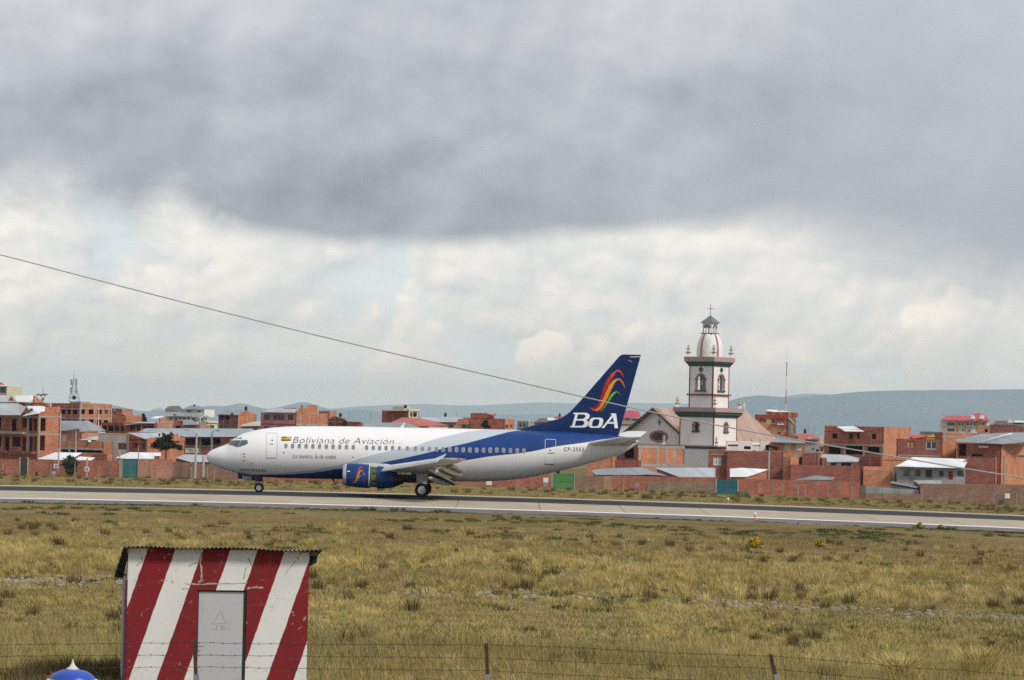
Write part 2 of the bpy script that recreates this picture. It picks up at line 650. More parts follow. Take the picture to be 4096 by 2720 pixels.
M_ground = ground_material()
ys = sorted(set([-60, -20, 0, 10, 20, 25, 30, 35, 40, 45, 50] + list(range(55, 192, 6)) + [191.5, 191.9, 195, 200, 210, 220, 230, 240, 246.1, 246.5] + list(range(250, 440, 8)) +
                [460, 500, 520, 600, 700, 900, 1300, 2000, 4000, 8000, 20000, 46000]))
xs = sorted(set([s_ * x for s_ in (-1, 1) for x in list(range(0, 100, 4)) + [110, 130, 160, 200, 260, 350, 600, 1200, 2500, 6000, 14000, 26000]]))
g = MB()
rows = []
for y in ys:
    row = []
    for x in xs:
        z = gz(x, y)
        if 191.7 < y < 246.3:
            z -= 0.12
        elif y < 430:
            z += (math.sin(x * 0.31 + y * 0.17) + math.sin(x * 0.13 - y * 0.23)) * 0.035
        row.append((x, y, z))
    rows.append(row)
g.grid(rows)
tag(g.build('ground', M_ground, smooth=True), kind='structure', label='dry airfield grassland reaching past the runway to the town')

# ================================================================== runway
def concrete_material():
    m_, t, bs = newmat('runway_concrete')
    co = t.node('ShaderNodeTexCoord').outputs['Object']
    n1 = t.noise(co, 0.25, 6.0, 0.6)
    n2 = t.noise(t.vm('MULTIPLY', co, (0.08, 1.0, 1.0)), 1.1, 6.0, 0.65)
    fine = t.noise(co, 6.0, 4.0, 0.7)
    rnd = t.node('ShaderNodeObjectInfo').outputs['Random']
    f = t.mul(t.mul(t.ss(n1, 0.3, 0.7, 0.88, 1.1, 'LINEAR'), t.ss(n2, 0.3, 0.7, 0.9, 1.06, 'LINEAR')), t.mul(t.ss(fine, 0.3, 0.7, 0.93, 1.07, 'LINEAR'), t.ss(rnd, 0, 1, 0.96, 1.04, 'LINEAR')))
    t.put(bs.inputs['Base Color'], t.mix(1.0, (0.44, 0.375, 0.285), t.vec(f, f, f), 'MULTIPLY'))
    bs.inputs['Roughness'].default_value = 0.9
    bs.inputs['Specular IOR Level'].default_value = 0.2
    return m_


def streaked(name, col, rough=0.85, amt=0.25, scale=0.9, col2=None):
    m_, t, bs = newmat(name)
    co = t.node('ShaderNodeTexCoord').outputs['Object']
    n1 = t.noise(t.vm('MULTIPLY', co, (0.05, 1.0, 1.0)), scale, 7.0, 0.7)
    n2 = t.noise(co, 1.6, 6.0, 0.7)
    f = t.mul(t.ss(n1, 0.3, 0.7, 1 - amt, 1 + amt, 'LINEAR'), t.ss(n2, 0.3, 0.7, 1 - amt * 0.6, 1 + amt * 0.6, 'LINEAR'))
    c = t.mix(1.0, col, t.vec(f, f, f), 'MULTIPLY')
    if col2:
        c = t.mix(t.ss(n2, 0.56, 0.7), c, col2)
    t.put(bs.inputs['Base Color'], c)
    bs.inputs['Roughness'].default_value = rough
    bs.inputs['Specular IOR Level'].default_value = 0.25
    return m_


M_conc_run = concrete_material()
M_keel = streaked('rubbered_asphalt', (0.032, 0.032, 0.034), 0.8, 0.25)
M_joint = plain('joint_filler', (0.15, 0.125, 0.10), 0.95, 0.2)
M_line = streaked('runway_paint', (0.85, 0.85, 0.84), 0.7, 0.05)
M_should = streaked('shoulder_asphalt', (0.175, 0.155, 0.15), 0.95, 0.2, 1.4, (0.12, 0.1, 0.075))


def strip(y0, y1, x0, x1, dz, step=4.0, ny=2):
    """sheet that follows the crowned runway"""
    b = MB()
    nx = max(1, int((x1 - x0) / step))
    b.grid([[(x0 + (x1 - x0) * i / nx, y0 + (y1 - y0) * j / ny, gz(x0 + (x1 - x0) * i / nx, y0 + (y1 - y0) * j / ny) + dz) for i in range(nx + 1)] for j in range(ny + 1)])
    return b


runway = tag(strip(198.6, 246.3, -900, 900, -0.055, 10, 24).build('runway', M_joint), kind='structure', label='pale concrete runway with a dark rubbered middle')
SL = 5.82
x00 = P(2162, 2040, 200).x
# slabs that can be told apart lie in view, the rest of each lane goes on as one sheet
nsl = 16
for (y0, y1) in ((200.0, 213.0), (227.0, 246.0)):
    for i in range(-nsl, nsl):
        xa, xb = x00 + i * SL, x00 + (i + 1) * SL
        b = MB()
        gp = 0.022
        p = [(xa + gp, y0), (xb - gp, y0), (xb - gp, y1 - 0.0), (xa + gp, y1)]
        b.hexa([(x, y, gz(x, y) - 0.15) for x, y in p], [(x, y, gz(x, y) + 0.0 + 0.004 * ((i * 7) % 3)) for x, y in p])
        b.build('concrete_slab', M_conc_run, runway, world=False)
    for xa, xb in ((-900, x00 - nsl * SL), (x00 + nsl * SL, 900)):
        strip(y0, y1, xa, xb, 0.0, 8).build('concrete_lane', M_conc_run, runway, world=False)
strip(213.0, 227.0, -900, 900, 0.008, 4, 6).build('rubbered_middle_lane', M_keel, runway, world=False)
strip(198.75, 199.97, -900, 900, 0.006, 4, 1).build('edge_line', M_line, runway, world=False)
sh = MB()
xsn = np.arange(-900, 901, 1.5)
edge = [191.9 + 0.75 * math.sin(x * 0.33) * math.sin(x * 0.11 + 1) + random.uniform(-0.35, 0.35) for x in xsn]
sh.grid([[(x, e_, gz(x, e_) + 0.03) for x, e_ in zip(xsn, edge)], [(x, 195.5, gz(x, 195.5) + 0.004) for x in xsn], [(x, 198.9, gz(x, 198.9) + 0.004) for x in xsn]])
tag(sh.build('runway_shoulder', M_should), kind='structure', label='grey crumbling asphalt shoulder along the near runway edge')


def edge_marker(u, v, Y, label):
    c = P(u, v, Y)
    z0 = gz(c.x, Y)
    t_ = thing('runway_edge_light', label, 'light', (c.x, Y, z0), 'runway edge lights')
    b = MB(); b.lathe([(0.13, 0), (0.13, 0.04), (0.045, 0.07), (0.04, 0.28)], (0, 0, 0), 10)
    b.build('stem', plain_once('orange_paint', (0.65, 0.2, 0.05)), t_, world=False)
    b = MB(); b.lathe([(0.04, 0.28), (0.10, 0.30), (0.11, 0.41), (0.07, 0.47), (0.0, 0.49)], (0, 0, 0), 12)
    b.build('lens', M_signw, t_, world=False, smooth=True)


def plain_once(name, col, **kw):
    return MATS.get(name) or plain(name, col, **kw)


edge_marker(*q(19, 1238, 580), 196.6, 'white lens runway light on an orange stem on the near shoulder')
edge_marker(*q(19, 921, 372), 247.6, 'white lens runway light at the far runway edge before the teal gates')
c = P(*q(19, 1750, 640), 191.0)
b = MB(); b.lathe([(0.07, 0.0), (0.07, 0.08), (0.06, 0.13), (0.0, 0.16)], (c.x, 191.0, gz(c.x, 191.0) + 0.02), 10)
tag(b.build('taxiway_light', plain_once('violet_glass', (0.08, 0.015, 0.75), rough=0.2), None, loc=(c.x, 191.0, gz(c.x, 191.0)), smooth=True), 'small violet light globe at the grass edge of the shoulder', 'light')
# small dark wedge-shaped marker on the far verge, under the nose
c = P(*q(11, 1462, 1035), 290)
z0 = gz(c.x, 290)
b = MB()
b.hexa([(c.x - 0.36, 289.8, z0 - 0.05), (c.x + 0.36, 289.8, z0 - 0.05), (c.x + 0.36, 290.4, z0 - 0.05), (c.x - 0.36, 290.4, z0 - 0.05)],
       [(c.x - 0.05, 289.95, z0 + 0.43), (c.x + 0.06, 289.95, z0 + 0.45), (c.x + 0.06, 290.1, z0 + 0.45), (c.x - 0.05, 290.1, z0 + 0.43)])
tag(b.build('verge_marker', plain_once('grey_marker_paint', (0.12, 0.12, 0.13)), None, loc=(c.x, 290, z0)), 'small dark wedge-shaped marker standing on the far grass verge', 'marker')

# ================================================================== hills
def hillmat():
    m_, t, bs = newmat('bare_hillside')
    co = t.node('ShaderNodeTexCoord').outputs['Object']
    n1 = t.noise(co, 0.0006, 8.0, 0.65)
    t.put(bs.inputs['Base Color'], t.ramp(n1, [(0.35, (0.045, 0.05, 0.045)), (0.65, (0.105, 0.10, 0.085))]))
    bs.inputs['Roughness'].default_value = 1.0
    bs.inputs['Specular IOR Level'].default_value = 0.0
    return m_


M_hill = hillmat()


def ridge(name, label, pxs, Y, depth, jag=1.2):
    us = np.arange(pxs[0][0], pxs[-1][0] + 1, 12.0)
    vs = np.interp(us, [p[0] for p in pxs], [p[1] for p in pxs])
    ker = np.ones(5) / 5
    vs = np.convolve(np.pad(vs, 2, mode='edge'), ker, mode='valid')
    r2 = np.random.default_rng(int(Y))
    vs = vs + np.convolve(r2.normal(0, jag, len(us) + 4), ker, mode='valid')
    b = MB()
    prof = [(-1.0, 0.0), (-0.6, 0.3), (-0.3, 0.66), (-0.1, 0.93), (0.0, 1.0), (0.15, 0.9), (0.5, 0.45), (1.0, 0.0)]
    rows = []
    for t_, hh in prof:
        row = []
        for u_, v_ in zip(us, vs):
            p = P(u_, v_, Y)
            zb = -40.0
            e_ = min(1.0, (u_ - us[0]) / 200.0, (us[-1] - u_) / 200.0)
            e_ = math.sin(max(e_, 0.0) * math.pi / 2) if jag else 1.0
            wob = 1 + 0.12 * math.sin(u_ * 0.021 + t_ * 5) * (1 - hh)
            row.append((p.x, Y + t_ * depth * wob, zb + (p.z - zb) * hh * e_))
        rows.append(row)
    b.grid(rows)
    tag(b.build(name, M_hill, smooth=True), kind='structure', label=label)


ridge('hills', 'low blue hills behind the left half of the town',
      [(-900, 1650), (-300, 1625), (100, 1640), (390, 1610), (451, 1619), (520, 1636), (559, 1646), (690, 1640), (815, 1627), (867, 1621), (902, 1627), (963, 1609), (1006, 1622), (1067, 1637), (1128, 1627), (1214, 1604), (1266, 1622),
       (1336, 1641), (1420, 1640), (1466, 1637), (1560, 1655), (1800, 1668), (2048, 1657), (2150, 1655), (2300, 1668), (2700, 1690)], 30000, 3500)
ridge('hills', 'small pale peak far behind the low blue hills', [(480, 1660), (560, 1641), (600, 1627), (625, 1619), (650, 1628), (720, 1645), (800, 1665)], 41000, 3000, 0.6)
ridge('hills', 'long pale ridge far behind the aircraft tail',
      [(900, 1650), (1150, 1645), (1301, 1636), (1475, 1623), (1561, 1619), (1691, 1615), (1822, 1622), (1950, 1620), (2048, 1615), (2161, 1609), (2300, 1613), (2508, 1611), (2742, 1614), (3100, 1640)], 42500, 3000, 0.6)
ridge('hills', 'broad blue mountain behind the right side of the town',
      [(2700, 1680), (2860, 1625), (2924, 1601), (2967, 1588), (3045, 1580), (3106, 1587), (3167, 1592), (3306, 1580), (3436, 1567), (3566, 1562), (3783, 1560), (4096, 1557), (4500, 1560), (5200, 1640)], 26000, 4500, 0.5)
ridge('hills', 'pale rounded summit behind the broad blue mountain', [(2950, 1640), (3100, 1592), (3210, 1574), (3330, 1577), (3500, 1600), (3800, 1650)], 40000, 3000, 0.5)

# ================================================================== haze
hz = MB()
hz.box(-28000, 28000, -400, 47000, -60, 700)
M_haze = bpy.data.materials.new('haze')
M_haze.use_nodes = True
M_haze.node_tree.nodes.clear()
t = NT(M_haze.node_tree)
pv = t.node('ShaderNodeVolumePrincipled')
pv.inputs['Color'].default_value = (0.50, 0.74, 1.0, 1)
pv.inputs['Absorption Color'].default_value = (0.62, 0.66, 1, 1)
pv.inputs['Density'].default_value = 0.000048
pv.inputs['Anisotropy'].default_value = 0.0
ho = t.node('ShaderNodeOutputMaterial')
t.l.new(pv.outputs[0], ho.inputs['Volume'])
haze = hz.build('haze', M_haze)
tag(haze, kind='stuff', label='thin blue haze over the plain')

# ================================================================== grass
def grassmat(name, cols, rough=0.85):
    m_, t, bs = newmat(name)
    oi = t.node('ShaderNodeObjectInfo')
    c = t.ramp(oi.outputs['Random'], cols)
    n1 = t.noise(oi.outputs['Location'], 0.09, 3.0, 0.5)
    f = t.ss(n1, 0.3, 0.7, 0.78, 1.2, 'LINEAR')
    c = t.mix(1.0, c, t.vec(f, f, f), 'MULTIPLY')
    t.put(bs.inputs['Base Color'], c)
    bs.inputs['Roughness'].default_value = rough
    bs.inputs['Specular IOR Level'].default_value = 0.15
    bs.inputs['Transmission Weight'].default_value = 0.0
    return m_


G_ichu = grassmat('ichu_grass', [(0.0, (0.47, 0.37, 0.13)), (0.35, (0.57, 0.455, 0.18)), (0.7, (0.36, 0.285, 0.095)), (1.0, (0.62, 0.50, 0.24))])
G_short = grassmat('short_grass', [(0.0, (0.30, 0.25, 0.085)), (0.3, (0.42, 0.33, 0.14)), (0.6, (0.245, 0.23, 0.07)), (0.85, (0.48, 0.38, 0.18)), (1.0, (0.185, 0.20, 0.058))])
G_brown = grassmat('brown_grass', [(0.0, (0.28, 0.195, 0.095)), (0.5, (0.36, 0.255, 0.125)), (1.0, (0.245, 0.21, 0.075))])
G_dark = grassmat('dark_tussock', [(0.0, (0.11, 0.09, 0.035)), (0.5, (0.17, 0.125, 0.05)), (1.0, (0.085, 0.075, 0.035))])
G_herb = grassmat('green_herb', [(0.0, (0.05, 0.085, 0.025)), (0.5, (0.075, 0.105, 0.03)), (1.0, (0.10, 0.115, 0.035))])
G_flower = grassmat('yellow_flowers', [(0.0, (0.62, 0.42, 0.02)), (1.0, (0.75, 0.55, 0.03))])
G_shrubleaf = grassmat('yellow_shrub_leaf', [(0.0, (0.16, 0.16, 0.03)), (1.0, (0.2, 0.18, 0.04))])
STONE = grassmat('field_stone', [(0.0, (0.26, 0.22, 0.18)), (0.5, (0.36, 0.31, 0.26)), (1.0, (0.20, 0.16, 0.13))])

SRC = bpy.data.collections.new('scatter_sources')    # not linked to the scene


def blades(name, mat, n, rad, hgt, spread, wid, seed):
    r = random.Random(seed)
    b = MB()
    for i in range(n):
        a = r.uniform(0, 2 * math.pi)
        rr = rad * math.sqrt(r.random())
        x, y = rr * math.cos(a), rr * math.sin(a)
        a2 = a + r.uniform(-0.7, 0.7)
        h_ = hgt * r.uniform(0.55, 1.1)
        lean = spread * r.uniform(0.2, 1.0) * (0.4 + rr / rad)
        ww = wid * r.uniform(0.6, 1.3)
        fa = r.uniform(0, math.pi)
        px_, py_ = math.cos(fa) * ww / 2, math.sin(fa) * ww / 2
        m1 = (x + math.cos(a2) * lean * 0.35, y + math.sin(a2) * lean * 0.35, h_ * 0.6)
        tp = (x + math.cos(a2) * lean, y + math.sin(a2) * lean, h_)
        b.face([(x - px_, y - py_, -0.03), (x + px_, y + py_, -0.03), (m1[0] + px_ * 0.8, m1[1] + py_ * 0.8, m1[2]), (m1[0] - px_ * 0.8, m1[1] - py_ * 0.8, m1[2])])
        b.face([(m1[0] - px_ * 0.8, m1[1] - py_ * 0.8, m1[2]), (m1[0] + px_ * 0.8, m1[1] + py_ * 0.8, m1[2]), tp])
    return src_obj(b, name, mat)


def src_obj(b, name, mat):
    me = bpy.data.meshes.new(name)
    me.from_pydata(b.v, [], b.f)
    me.materials.append(mat)
    o = bpy.data.objects.new(name, me)
    SRC.objects.link(o)
    return o


def stone_src(name, seed):
    r = random.Random(seed)
    bm = bmesh.new()
    bmesh.ops.create_icosphere(bm, subdivisions=1, radius=0.5)
    for v_ in bm.verts:
        v_.co *= r.uniform(0.7, 1.2)
        v_.co.z *= 0.6
    me = bpy.data.meshes.new(name)
    bm.to_mesh(me)
    bm.free()
    me.materials.append(STONE)
    o = bpy.data.objects.new(name, me)
    SRC.objects.link(o)
    return o


T_ichu = [blades('ichu_source', G_ichu, 80, 0.15, 0.36, 0.20, 0.015, s_) for s_ in (1, 2, 3)]
T_short = [blades('short_source', G_short, 60, 0.42, 0.11, 0.10, 0.012, s_) for s_ in (4, 5, 6)]
T_brown = [blades('brown_source', G_brown, 60, 0.45, 0.11, 0.09, 0.014, s_) for s_ in (7, 8)]
T_dark = [blades('dark_source', G_dark, 90, 0.18, 0.42, 0.22, 0.016, s_) for s_ in (9, 10)]
T_herb = [blades('herb_source', G_herb, 60, 0.3, 0.18, 0.14, 0.03, s_) for s_ in (11, 12)]
T_tall = [blades('tall_source', G_short, 22, 0.35, 0.42, 0.22, 0.007, s_) for s_ in (13, 14)]
T_flow = [blades('flower_source', G_flower, 26, 0.14, 0.16, 0.08, 0.03, s_) for s_ in (15,)]
T_stone = [stone_src('stone_source', s_) for s_ in (16, 17, 18)]


def scatter(name, label, srcs, pos, scl, kind='stuff'):
    """one object whose geometry nodes set the source clumps on its points"""
    n = len(pos)
    me = bpy.data.meshes.new(name)
    me.vertices.add(n)
    me.vertices.foreach_set('co', np.asarray(pos, dtype=np.float32).ravel())
    r = np.random.default_rng(n)
    at = me.attributes.new('rotz', 'FLOAT', 'POINT')
    at.data.foreach_set('value', r.uniform(0, 6.283, n).astype(np.float32))
    at = me.attributes.new('scl', 'FLOAT', 'POINT')
    at.data.foreach_set('value', np.asarray(scl, dtype=np.float32))
    at = me.attributes.new('pick', 'INT', 'POINT')
    at.data.foreach_set('value', r.integers(0, len(srcs), n).astype(np.int32))
    o = bpy.data.objects.new(name, me)
    COL.objects.link(o)
    ng = bpy.data.node_groups.new(name, 'GeometryNodeTree')
    ng.interface.new_socket('Geometry', in_out='INPUT', socket_type='NodeSocketGeometry')
    ng.interface.new_socket('Geometry', in_out='OUTPUT', socket_type='NodeSocketGeometry')
    N, L = ng.nodes, ng.links
    gi, go = N.new('NodeGroupInput'), N.new('NodeGroupOutput')

    def attr(nm, ty):
        a = N.new('GeometryNodeInputNamedAttribute')
        a.data_type = ty
        a.inputs[0].default_value = nm
        return a.outputs[0]
    g2i = N.new('GeometryNodeGeometryToInstance')
    for s_ in srcs:
        oi = N.new('GeometryNodeObjectInfo')
        oi.inputs['Object'].default_value = s_
        oi.inputs['As Instance'].default_value = True
        L.new(oi.outputs['Geometry'], g2i.inputs[0])
    # each source is one instance: join them
    N.remove(g2i)
    jn = N.new('GeometryNodeJoinGeometry')
    for s_ in [x for x in N if x.type == 'OBJECT_INFO']:
        L.new(s_.outputs['Geometry'], jn.inputs[0])
    ip = N.new('GeometryNodeInstanceOnPoints')
    ip.inputs['Pick Instance'].default_value = True
    L.new(gi.outputs[0], ip.inputs['Points'])
    L.new(jn.outputs[0], ip.inputs['Instance'])
    L.new(attr('pick', 'INT'), ip.inputs['Instance Index'])
    cx = N.new('ShaderNodeCombineXYZ')
    L.new(attr('rotz', 'FLOAT'), cx.inputs[2])
    er = N.new('FunctionNodeEulerToRotation')
    L.new(cx.outputs[0], er.inputs[0])
    L.new(er.outputs[0], ip.inputs['Rotation'])
    L.new(attr('scl', 'FLOAT'), ip.inputs['Scale'])
    L.new(ip.outputs[0], go.inputs[0])
    md = o.modifiers.new('scatter', 'NODES')
    md.node_group = ng
    tag(o, label, kind=kind)
    return o


def field(n, y0, y1, margin=1.3, pad=3.0, pw=1.0):
    """random spots in the part of the field the picture shows (and some beside it)"""
    y = np.sqrt(rng.uniform(y0 * y0, y1 * y1, n))
    x = rng.uniform(-1, 1, n) * (y * 0.175 * margin + pad)
    return x, y


def vnoise(x, y, sc, seed):
    """cheap value noise"""
    r = np.random.default_rng(seed)
    tb = r.random((256, 256))
    xx, yy = np.asarray(x) / sc + 500, np.asarray(y) / sc + 500
    xi, yi = np.floor(xx).astype(int), np.floor(yy).astype(int)
    fx, fy = xx - xi, yy - yi
    fx, fy = fx * fx * (3 - 2 * fx), fy * fy * (3 - 2 * fy)
    A = tb[xi % 256, yi % 256]; B = tb[(xi + 1) % 256, yi % 256]; C_ = tb[xi % 256, (yi + 1) % 256]; D = tb[(xi + 1) % 256, (yi + 1) % 256]
    return (A * (1 - fx) + B * fx) * (1 - fy) + (C_ * (1 - fx) + D * fx) * fy


def with_z(x, y, dz=0.0):
    return np.array([(a, b_, gz(a, b_) + dz) for a, b_ in zip(x, y)])


HUT_Y = 50.0


def keep_clear(x, y):
    hx0, hx1 = P(478, 2500, HUT_Y).x, P(1240, 2500, HUT_Y).x
    return ~((x > hx0 - 0.1) & (x < hx1 + 0.15) & (y > HUT_Y - 0.1) & (y < HUT_Y + 3.2))


# near field: mixed short grass
x, y = field(30000, 44, 128)
kp = keep_clear(x, y) & (rng.random(len(x)) < np.interp(y, [80, 92, 128], [1.0, 0.38, 0.3]) * np.clip(0.45 + 0.9 * vnoise(x, y, 3.0, 71), 0, 1))
x, y = x[kp], y[kp]
scatter('short_grass', 'short olive and straw coloured grass of the near field', T_short, with_z(x, y), rng.uniform(0.7, 1.5, len(x)) * (0.8 + 0.5 * vnoise(x, y, 5, 3)))
x, y = field(26000, 105, 192.5)
scatter('brown_grass', 'low brownish grass between field and runway', T_brown + T_short[:1], with_z(x, y), rng.uniform(0.6, 1.25, len(x)) * np.interp(y, [150, 190], [1.0, 0.35]))
# golden bunch grass band
x, y = field(15500, 82, 150)
dn = (0.06 + np.exp(-((y - 105) / 13.0) ** 2)) * np.clip((vnoise(x, y * 0.6, 2.2, 8) + 0.5 * vnoise(x, y, 7.0, 9) - 0.42) * 1.6, 0, 1)
kp = rng.random(len(x)) < dn
kp &= ~((np.abs(y - (86.5 - 0.16 * x)) < 1.6))
x, y = x[kp], y[kp]
scatter('bunch_grass', 'golden tufts of bunch grass in a broad band across the field', T_ichu, with_z(x, y), rng.uniform(0.5, 1.25, len(x)))
x, y = field(2600, 47, 84)
kp = (vnoise(x, y, 6.0, 21) > 0.55) & keep_clear(x, y)
x, y = x[kp], y[kp]
scatter('bunch_grass', 'loose straw tufts in the near field', T_ichu, with_z(x, y), rng.uniform(0.4, 0.95, len(x)))
x, y = field(5200, 38, 66)
kp = keep_clear(x, y)
x, y = x[kp], y[kp]
scatter('tall_grass', 'thin tall grass stalks around the hut and behind the fence', T_tall, with_z(x, y), rng.uniform(0.6, 1.35, len(x)))
# dark tussocks, denser along the rubble line and in the hollow at the left
x, y = field(2000, 58, 150)
kp = (rng.random(len(x)) < 0.22 + 0.5 * np.exp(-((y - 88) / 3.5) ** 2) + 0.35 * np.exp(-((y - 71) / 2.5) ** 2)) & keep_clear(x, y)
x, y = x[kp], y[kp]
scatter('dark_tussocks', 'dark olive tussocks dotted over the field', T_dark, with_z(x, y), rng.uniform(0.35, 1.1, len(x)))
x, y = field(3600, 50, 185)
kp = ((vnoise(x, y, 5.0, 33) > 0.70) | ((np.abs(y - 76) < 2.2) & (x > 4))) & keep_clear(x, y)
x, y = x[kp], y[kp]
scatter('green_herbs', 'low green herbs in patches among the dry grass', T_herb, with_z(x, y), rng.uniform(0.5, 1.2, len(x)))
# dark growth at the foot of the hut, left
hx0 = P(478, 2500, HUT_Y).x
x = hx0 - 0.1 - np.abs(rng.normal(0, 1.1, 260))
y = rng.uniform(49, 55.5, 260)
scatter('dark_tussocks', 'dark rank grass beside the left wall of the striped hut', T_dark, with_z(x, y), rng.uniform(0.6, 1.25, len(x)))
# yellow flowers
spots = [(1560, 2352, 9, 1.2), (1770, 2362, 10, 1.0), (1910, 2366, 12, 1.0), (3075, 2455, 14, 1.6), (3215, 2446, 6, 1.0), (3460, 2186, 9, 3.0), (1480, 2620, 4, 1.5), (1920, 2622, 6, 1.0), (1240, 2490, 5, .5), (1380, 2702, 4, .6), (1660, 2620, 4, 1.0)]
px_, sc_ = [], []
for u, v, n, sp in spots:
    dd = ray(u, v)
    Y = 100.0
    for _ in range(20):
        Y = (gz(dd.x * Y / dd.y, Y) - H) / (dd.z / dd.y)
    for i in range(n):
        xx, yy = dd.x * Y / dd.y + random.uniform(-sp, sp), Y + random.uniform(-1, 1) * (1 + Y / 25)
        px_.append((xx, yy, gz(xx, yy) + 0.12)); sc_.append(random.uniform(0.15, 0.4))
scatter('yellow_flowers', 'small yellow wildflowers in scattered patches of the field', T_flow, px_, sc_)
# rubble line
x = rng.uniform(-19, 19, 2600)
y = 86.5 - 0.16 * x + rng.normal(0, 1.15, 2600)
kp = rng.random(2600) < 0.10 + 1.1 * np.clip((vnoise(x, y * 0.2, 2.2, 5) - 0.42) * 2.5, 0, 1) * np.where(x > 2, 1.0, 0.4)
x, y = x[kp], y[kp]
scatter('stone_rubble', 'line of pale loose stones running across the field', T_stone, with_z(x, y, 0.07), rng.uniform(0.06, 0.24, len(x)))
x, y = field(500, 62, 105)
scatter('stone_rubble', 'few stray stones lying in the grass', T_stone, with_z(x, y, 0.03), rng.uniform(0.05, 0.15, len(x)))
# far verge
x, y = field(22000, 247.5, 428, 1.15)
scatter('verge_grass', 'patchy low grass of the verge behind the runway', T_brown + T_short, with_z(x, y), rng.uniform(0.9, 2.1, len(x)))
x, y = field(2600, 250, 426, 1.15)
kp = (vnoise(x * 0.35, y, 6.0, 44) > 0.52)
x, y = x[kp], y[kp]
scatter('verge_herbs', 'green and dark weeds of the verge behind the runway', T_herb + T_dark[:1], with_z(x, y), rng.uniform(0.7, 1.7, len(x)))
# tufts along the shoulder edge
x = rng.uniform(-46, 46, 700)
y = 191.6 + rng.normal(0, 0.5, 700)
scatter('edge_weeds', 'weeds creeping over the edge of the runway shoulder', T_herb + T_brown, with_z(x, y), rng.uniform(0.25, 0.7, 700) * (1 + 1.6 * (rng.random(700) < 0.06)))


def shrub(u, v, wpx, hpx, label, flower=True, group=None):
    dd = ray(u, v)
    Y = 150.0
    for _ in range(30):
        Y = (gz(dd.x * Y / dd.y, Y) - H) / (dd.z / dd.y)
    c = Vector((dd.x * Y / dd.y, Y, 0)); c.z = gz(c.x, Y)
    rx, hh = wpx / 2 / F * Y, hpx / F * Y
    t_ = thing('flowering_shrub', label, 'shrub', c, group)
    for nm, mt, n, lo in (('foliage', G_shrubleaf, 420, 0.05), ('blossom', G_flower, 620 if flower else 180, 0.35)):
        b = MB()
        for i in range(n):
            a, r_ = random.uniform(0, 6.283), math.sqrt(random.random())
            zz = random.uniform(lo, 1.0)
            k_ = math.sqrt(max(0.05, 1 - (zz * 0.95 - 0.15) ** 2)) * (0.8 + 0.25 * math.sin(3 * a))
            p = Vector((rx * r_ * k_ * math.cos(a), rx * r_ * k_ * math.sin(a), hh * zz))
            s_ = random.uniform(0.03, 0.07)
            q1 = Vector((random.gauss(0, 1), random.gauss(0, 1), random.gauss(0, 1))).normalized() * s_
            q2 = Vector((random.gauss(0, 1), random.gauss(0, 1), random.gauss(0, 1))).normalized() * s_
            b.face([p, p + q1, p + q1 + q2, p + q2])
        b.build(nm, mt, t_, world=False, fixn=False)
    b = MB()
    for i in range(5):
        a = i * 1.3
        b.tube([(0, 0, -0.05), (rx * 0.3 * math.cos(a), rx * 0.3 * math.sin(a), hh * 0.45)], [0.03, 0.012], 5)
    b.build('stem', M_wood, t_, world=False)


shrub(3020, 2199, 74, 46, 'large bright yellow flowering shrub on the field below the runway')
shrub(3280, 2194, 44, 30, 'smaller green yellow flowering shrub right of the large yellow one', False)
shrub(3678, 2114, 24, 22, 'yellow flowering bush growing over the runway shoulder, left one of two', True)
shrub(3762, 2119, 30, 18, 'dull green bush growing over the runway shoulder beside the yellow bush', False)


def tussock(u, v, wpx, hpx, label):
    Y = F * (H - 0.25) / (v - (YH + (u - 2048) * math.tan(ROLL)))
    dd = ray(u, v)
    for _ in range(20):
        Y = (gz(dd.x * Y / dd.y, Y) - H) / (dd.z / dd.y)
    c = Vector((dd.x * Y / dd.y, Y, gz(dd.x * Y / dd.y, Y)))
    wd, hh = wpx / F * Y, hpx / F * Y
    t_ = thing('grass_tussock', label, 'tussock', c, 'big tussocks behind the wire fence')
    for nm, mt, n, rad, h1, spread in (('blades', G_ichu, 420, wd * 0.22, hh, wd * 0.5), ('core', G_dark, 200, wd * 0.16, hh * 0.55, wd * 0.14)):
        b = MB()
        for i in range(n):
            a = random.uniform(0, 6.283); rr = rad * math.sqrt(random.random())
            a2 = a + random.uniform(-0.5, 0.5)
            h_ = h1 * random.uniform(0.5, 1.08); ln = spread * random.uniform(0.1, 1.0)
            ww = random.uniform(0.004, 0.009)
            x_, y_ = rr * math.cos(a), rr * math.sin(a)
            m1 = (x_ + math.cos(a2) * ln * 0.35, y_ + math.sin(a2) * ln * 0.35, h_ * 0.65)
            tp = (x_ + math.cos(a2) * ln, y_ + math.sin(a2) * ln, h_ * random.uniform(0.85, 1.0))
            b.face([(x_ - ww, y_, -0.05), (x_ + ww, y_, -0.05), (m1[0] + ww, m1[1], m1[2]), (m1[0] - ww, m1[1], m1[2])])
            b.face([(m1[0] - ww, m1[1], m1[2]), (m1[0] + ww, m1[1], m1[2]), tp])
        b.build(nm, mt, t_, world=False, fixn=False)


tussock(3600, 2735, 260, 130, 'big straw tussock with dark centre, left one at the lower right corner')
tussock(3915, 2722, 260, 150, 'big straw tussock with dark centre nearest the right picture edge')

# ================================================================== the town
TH = math.radians(38)


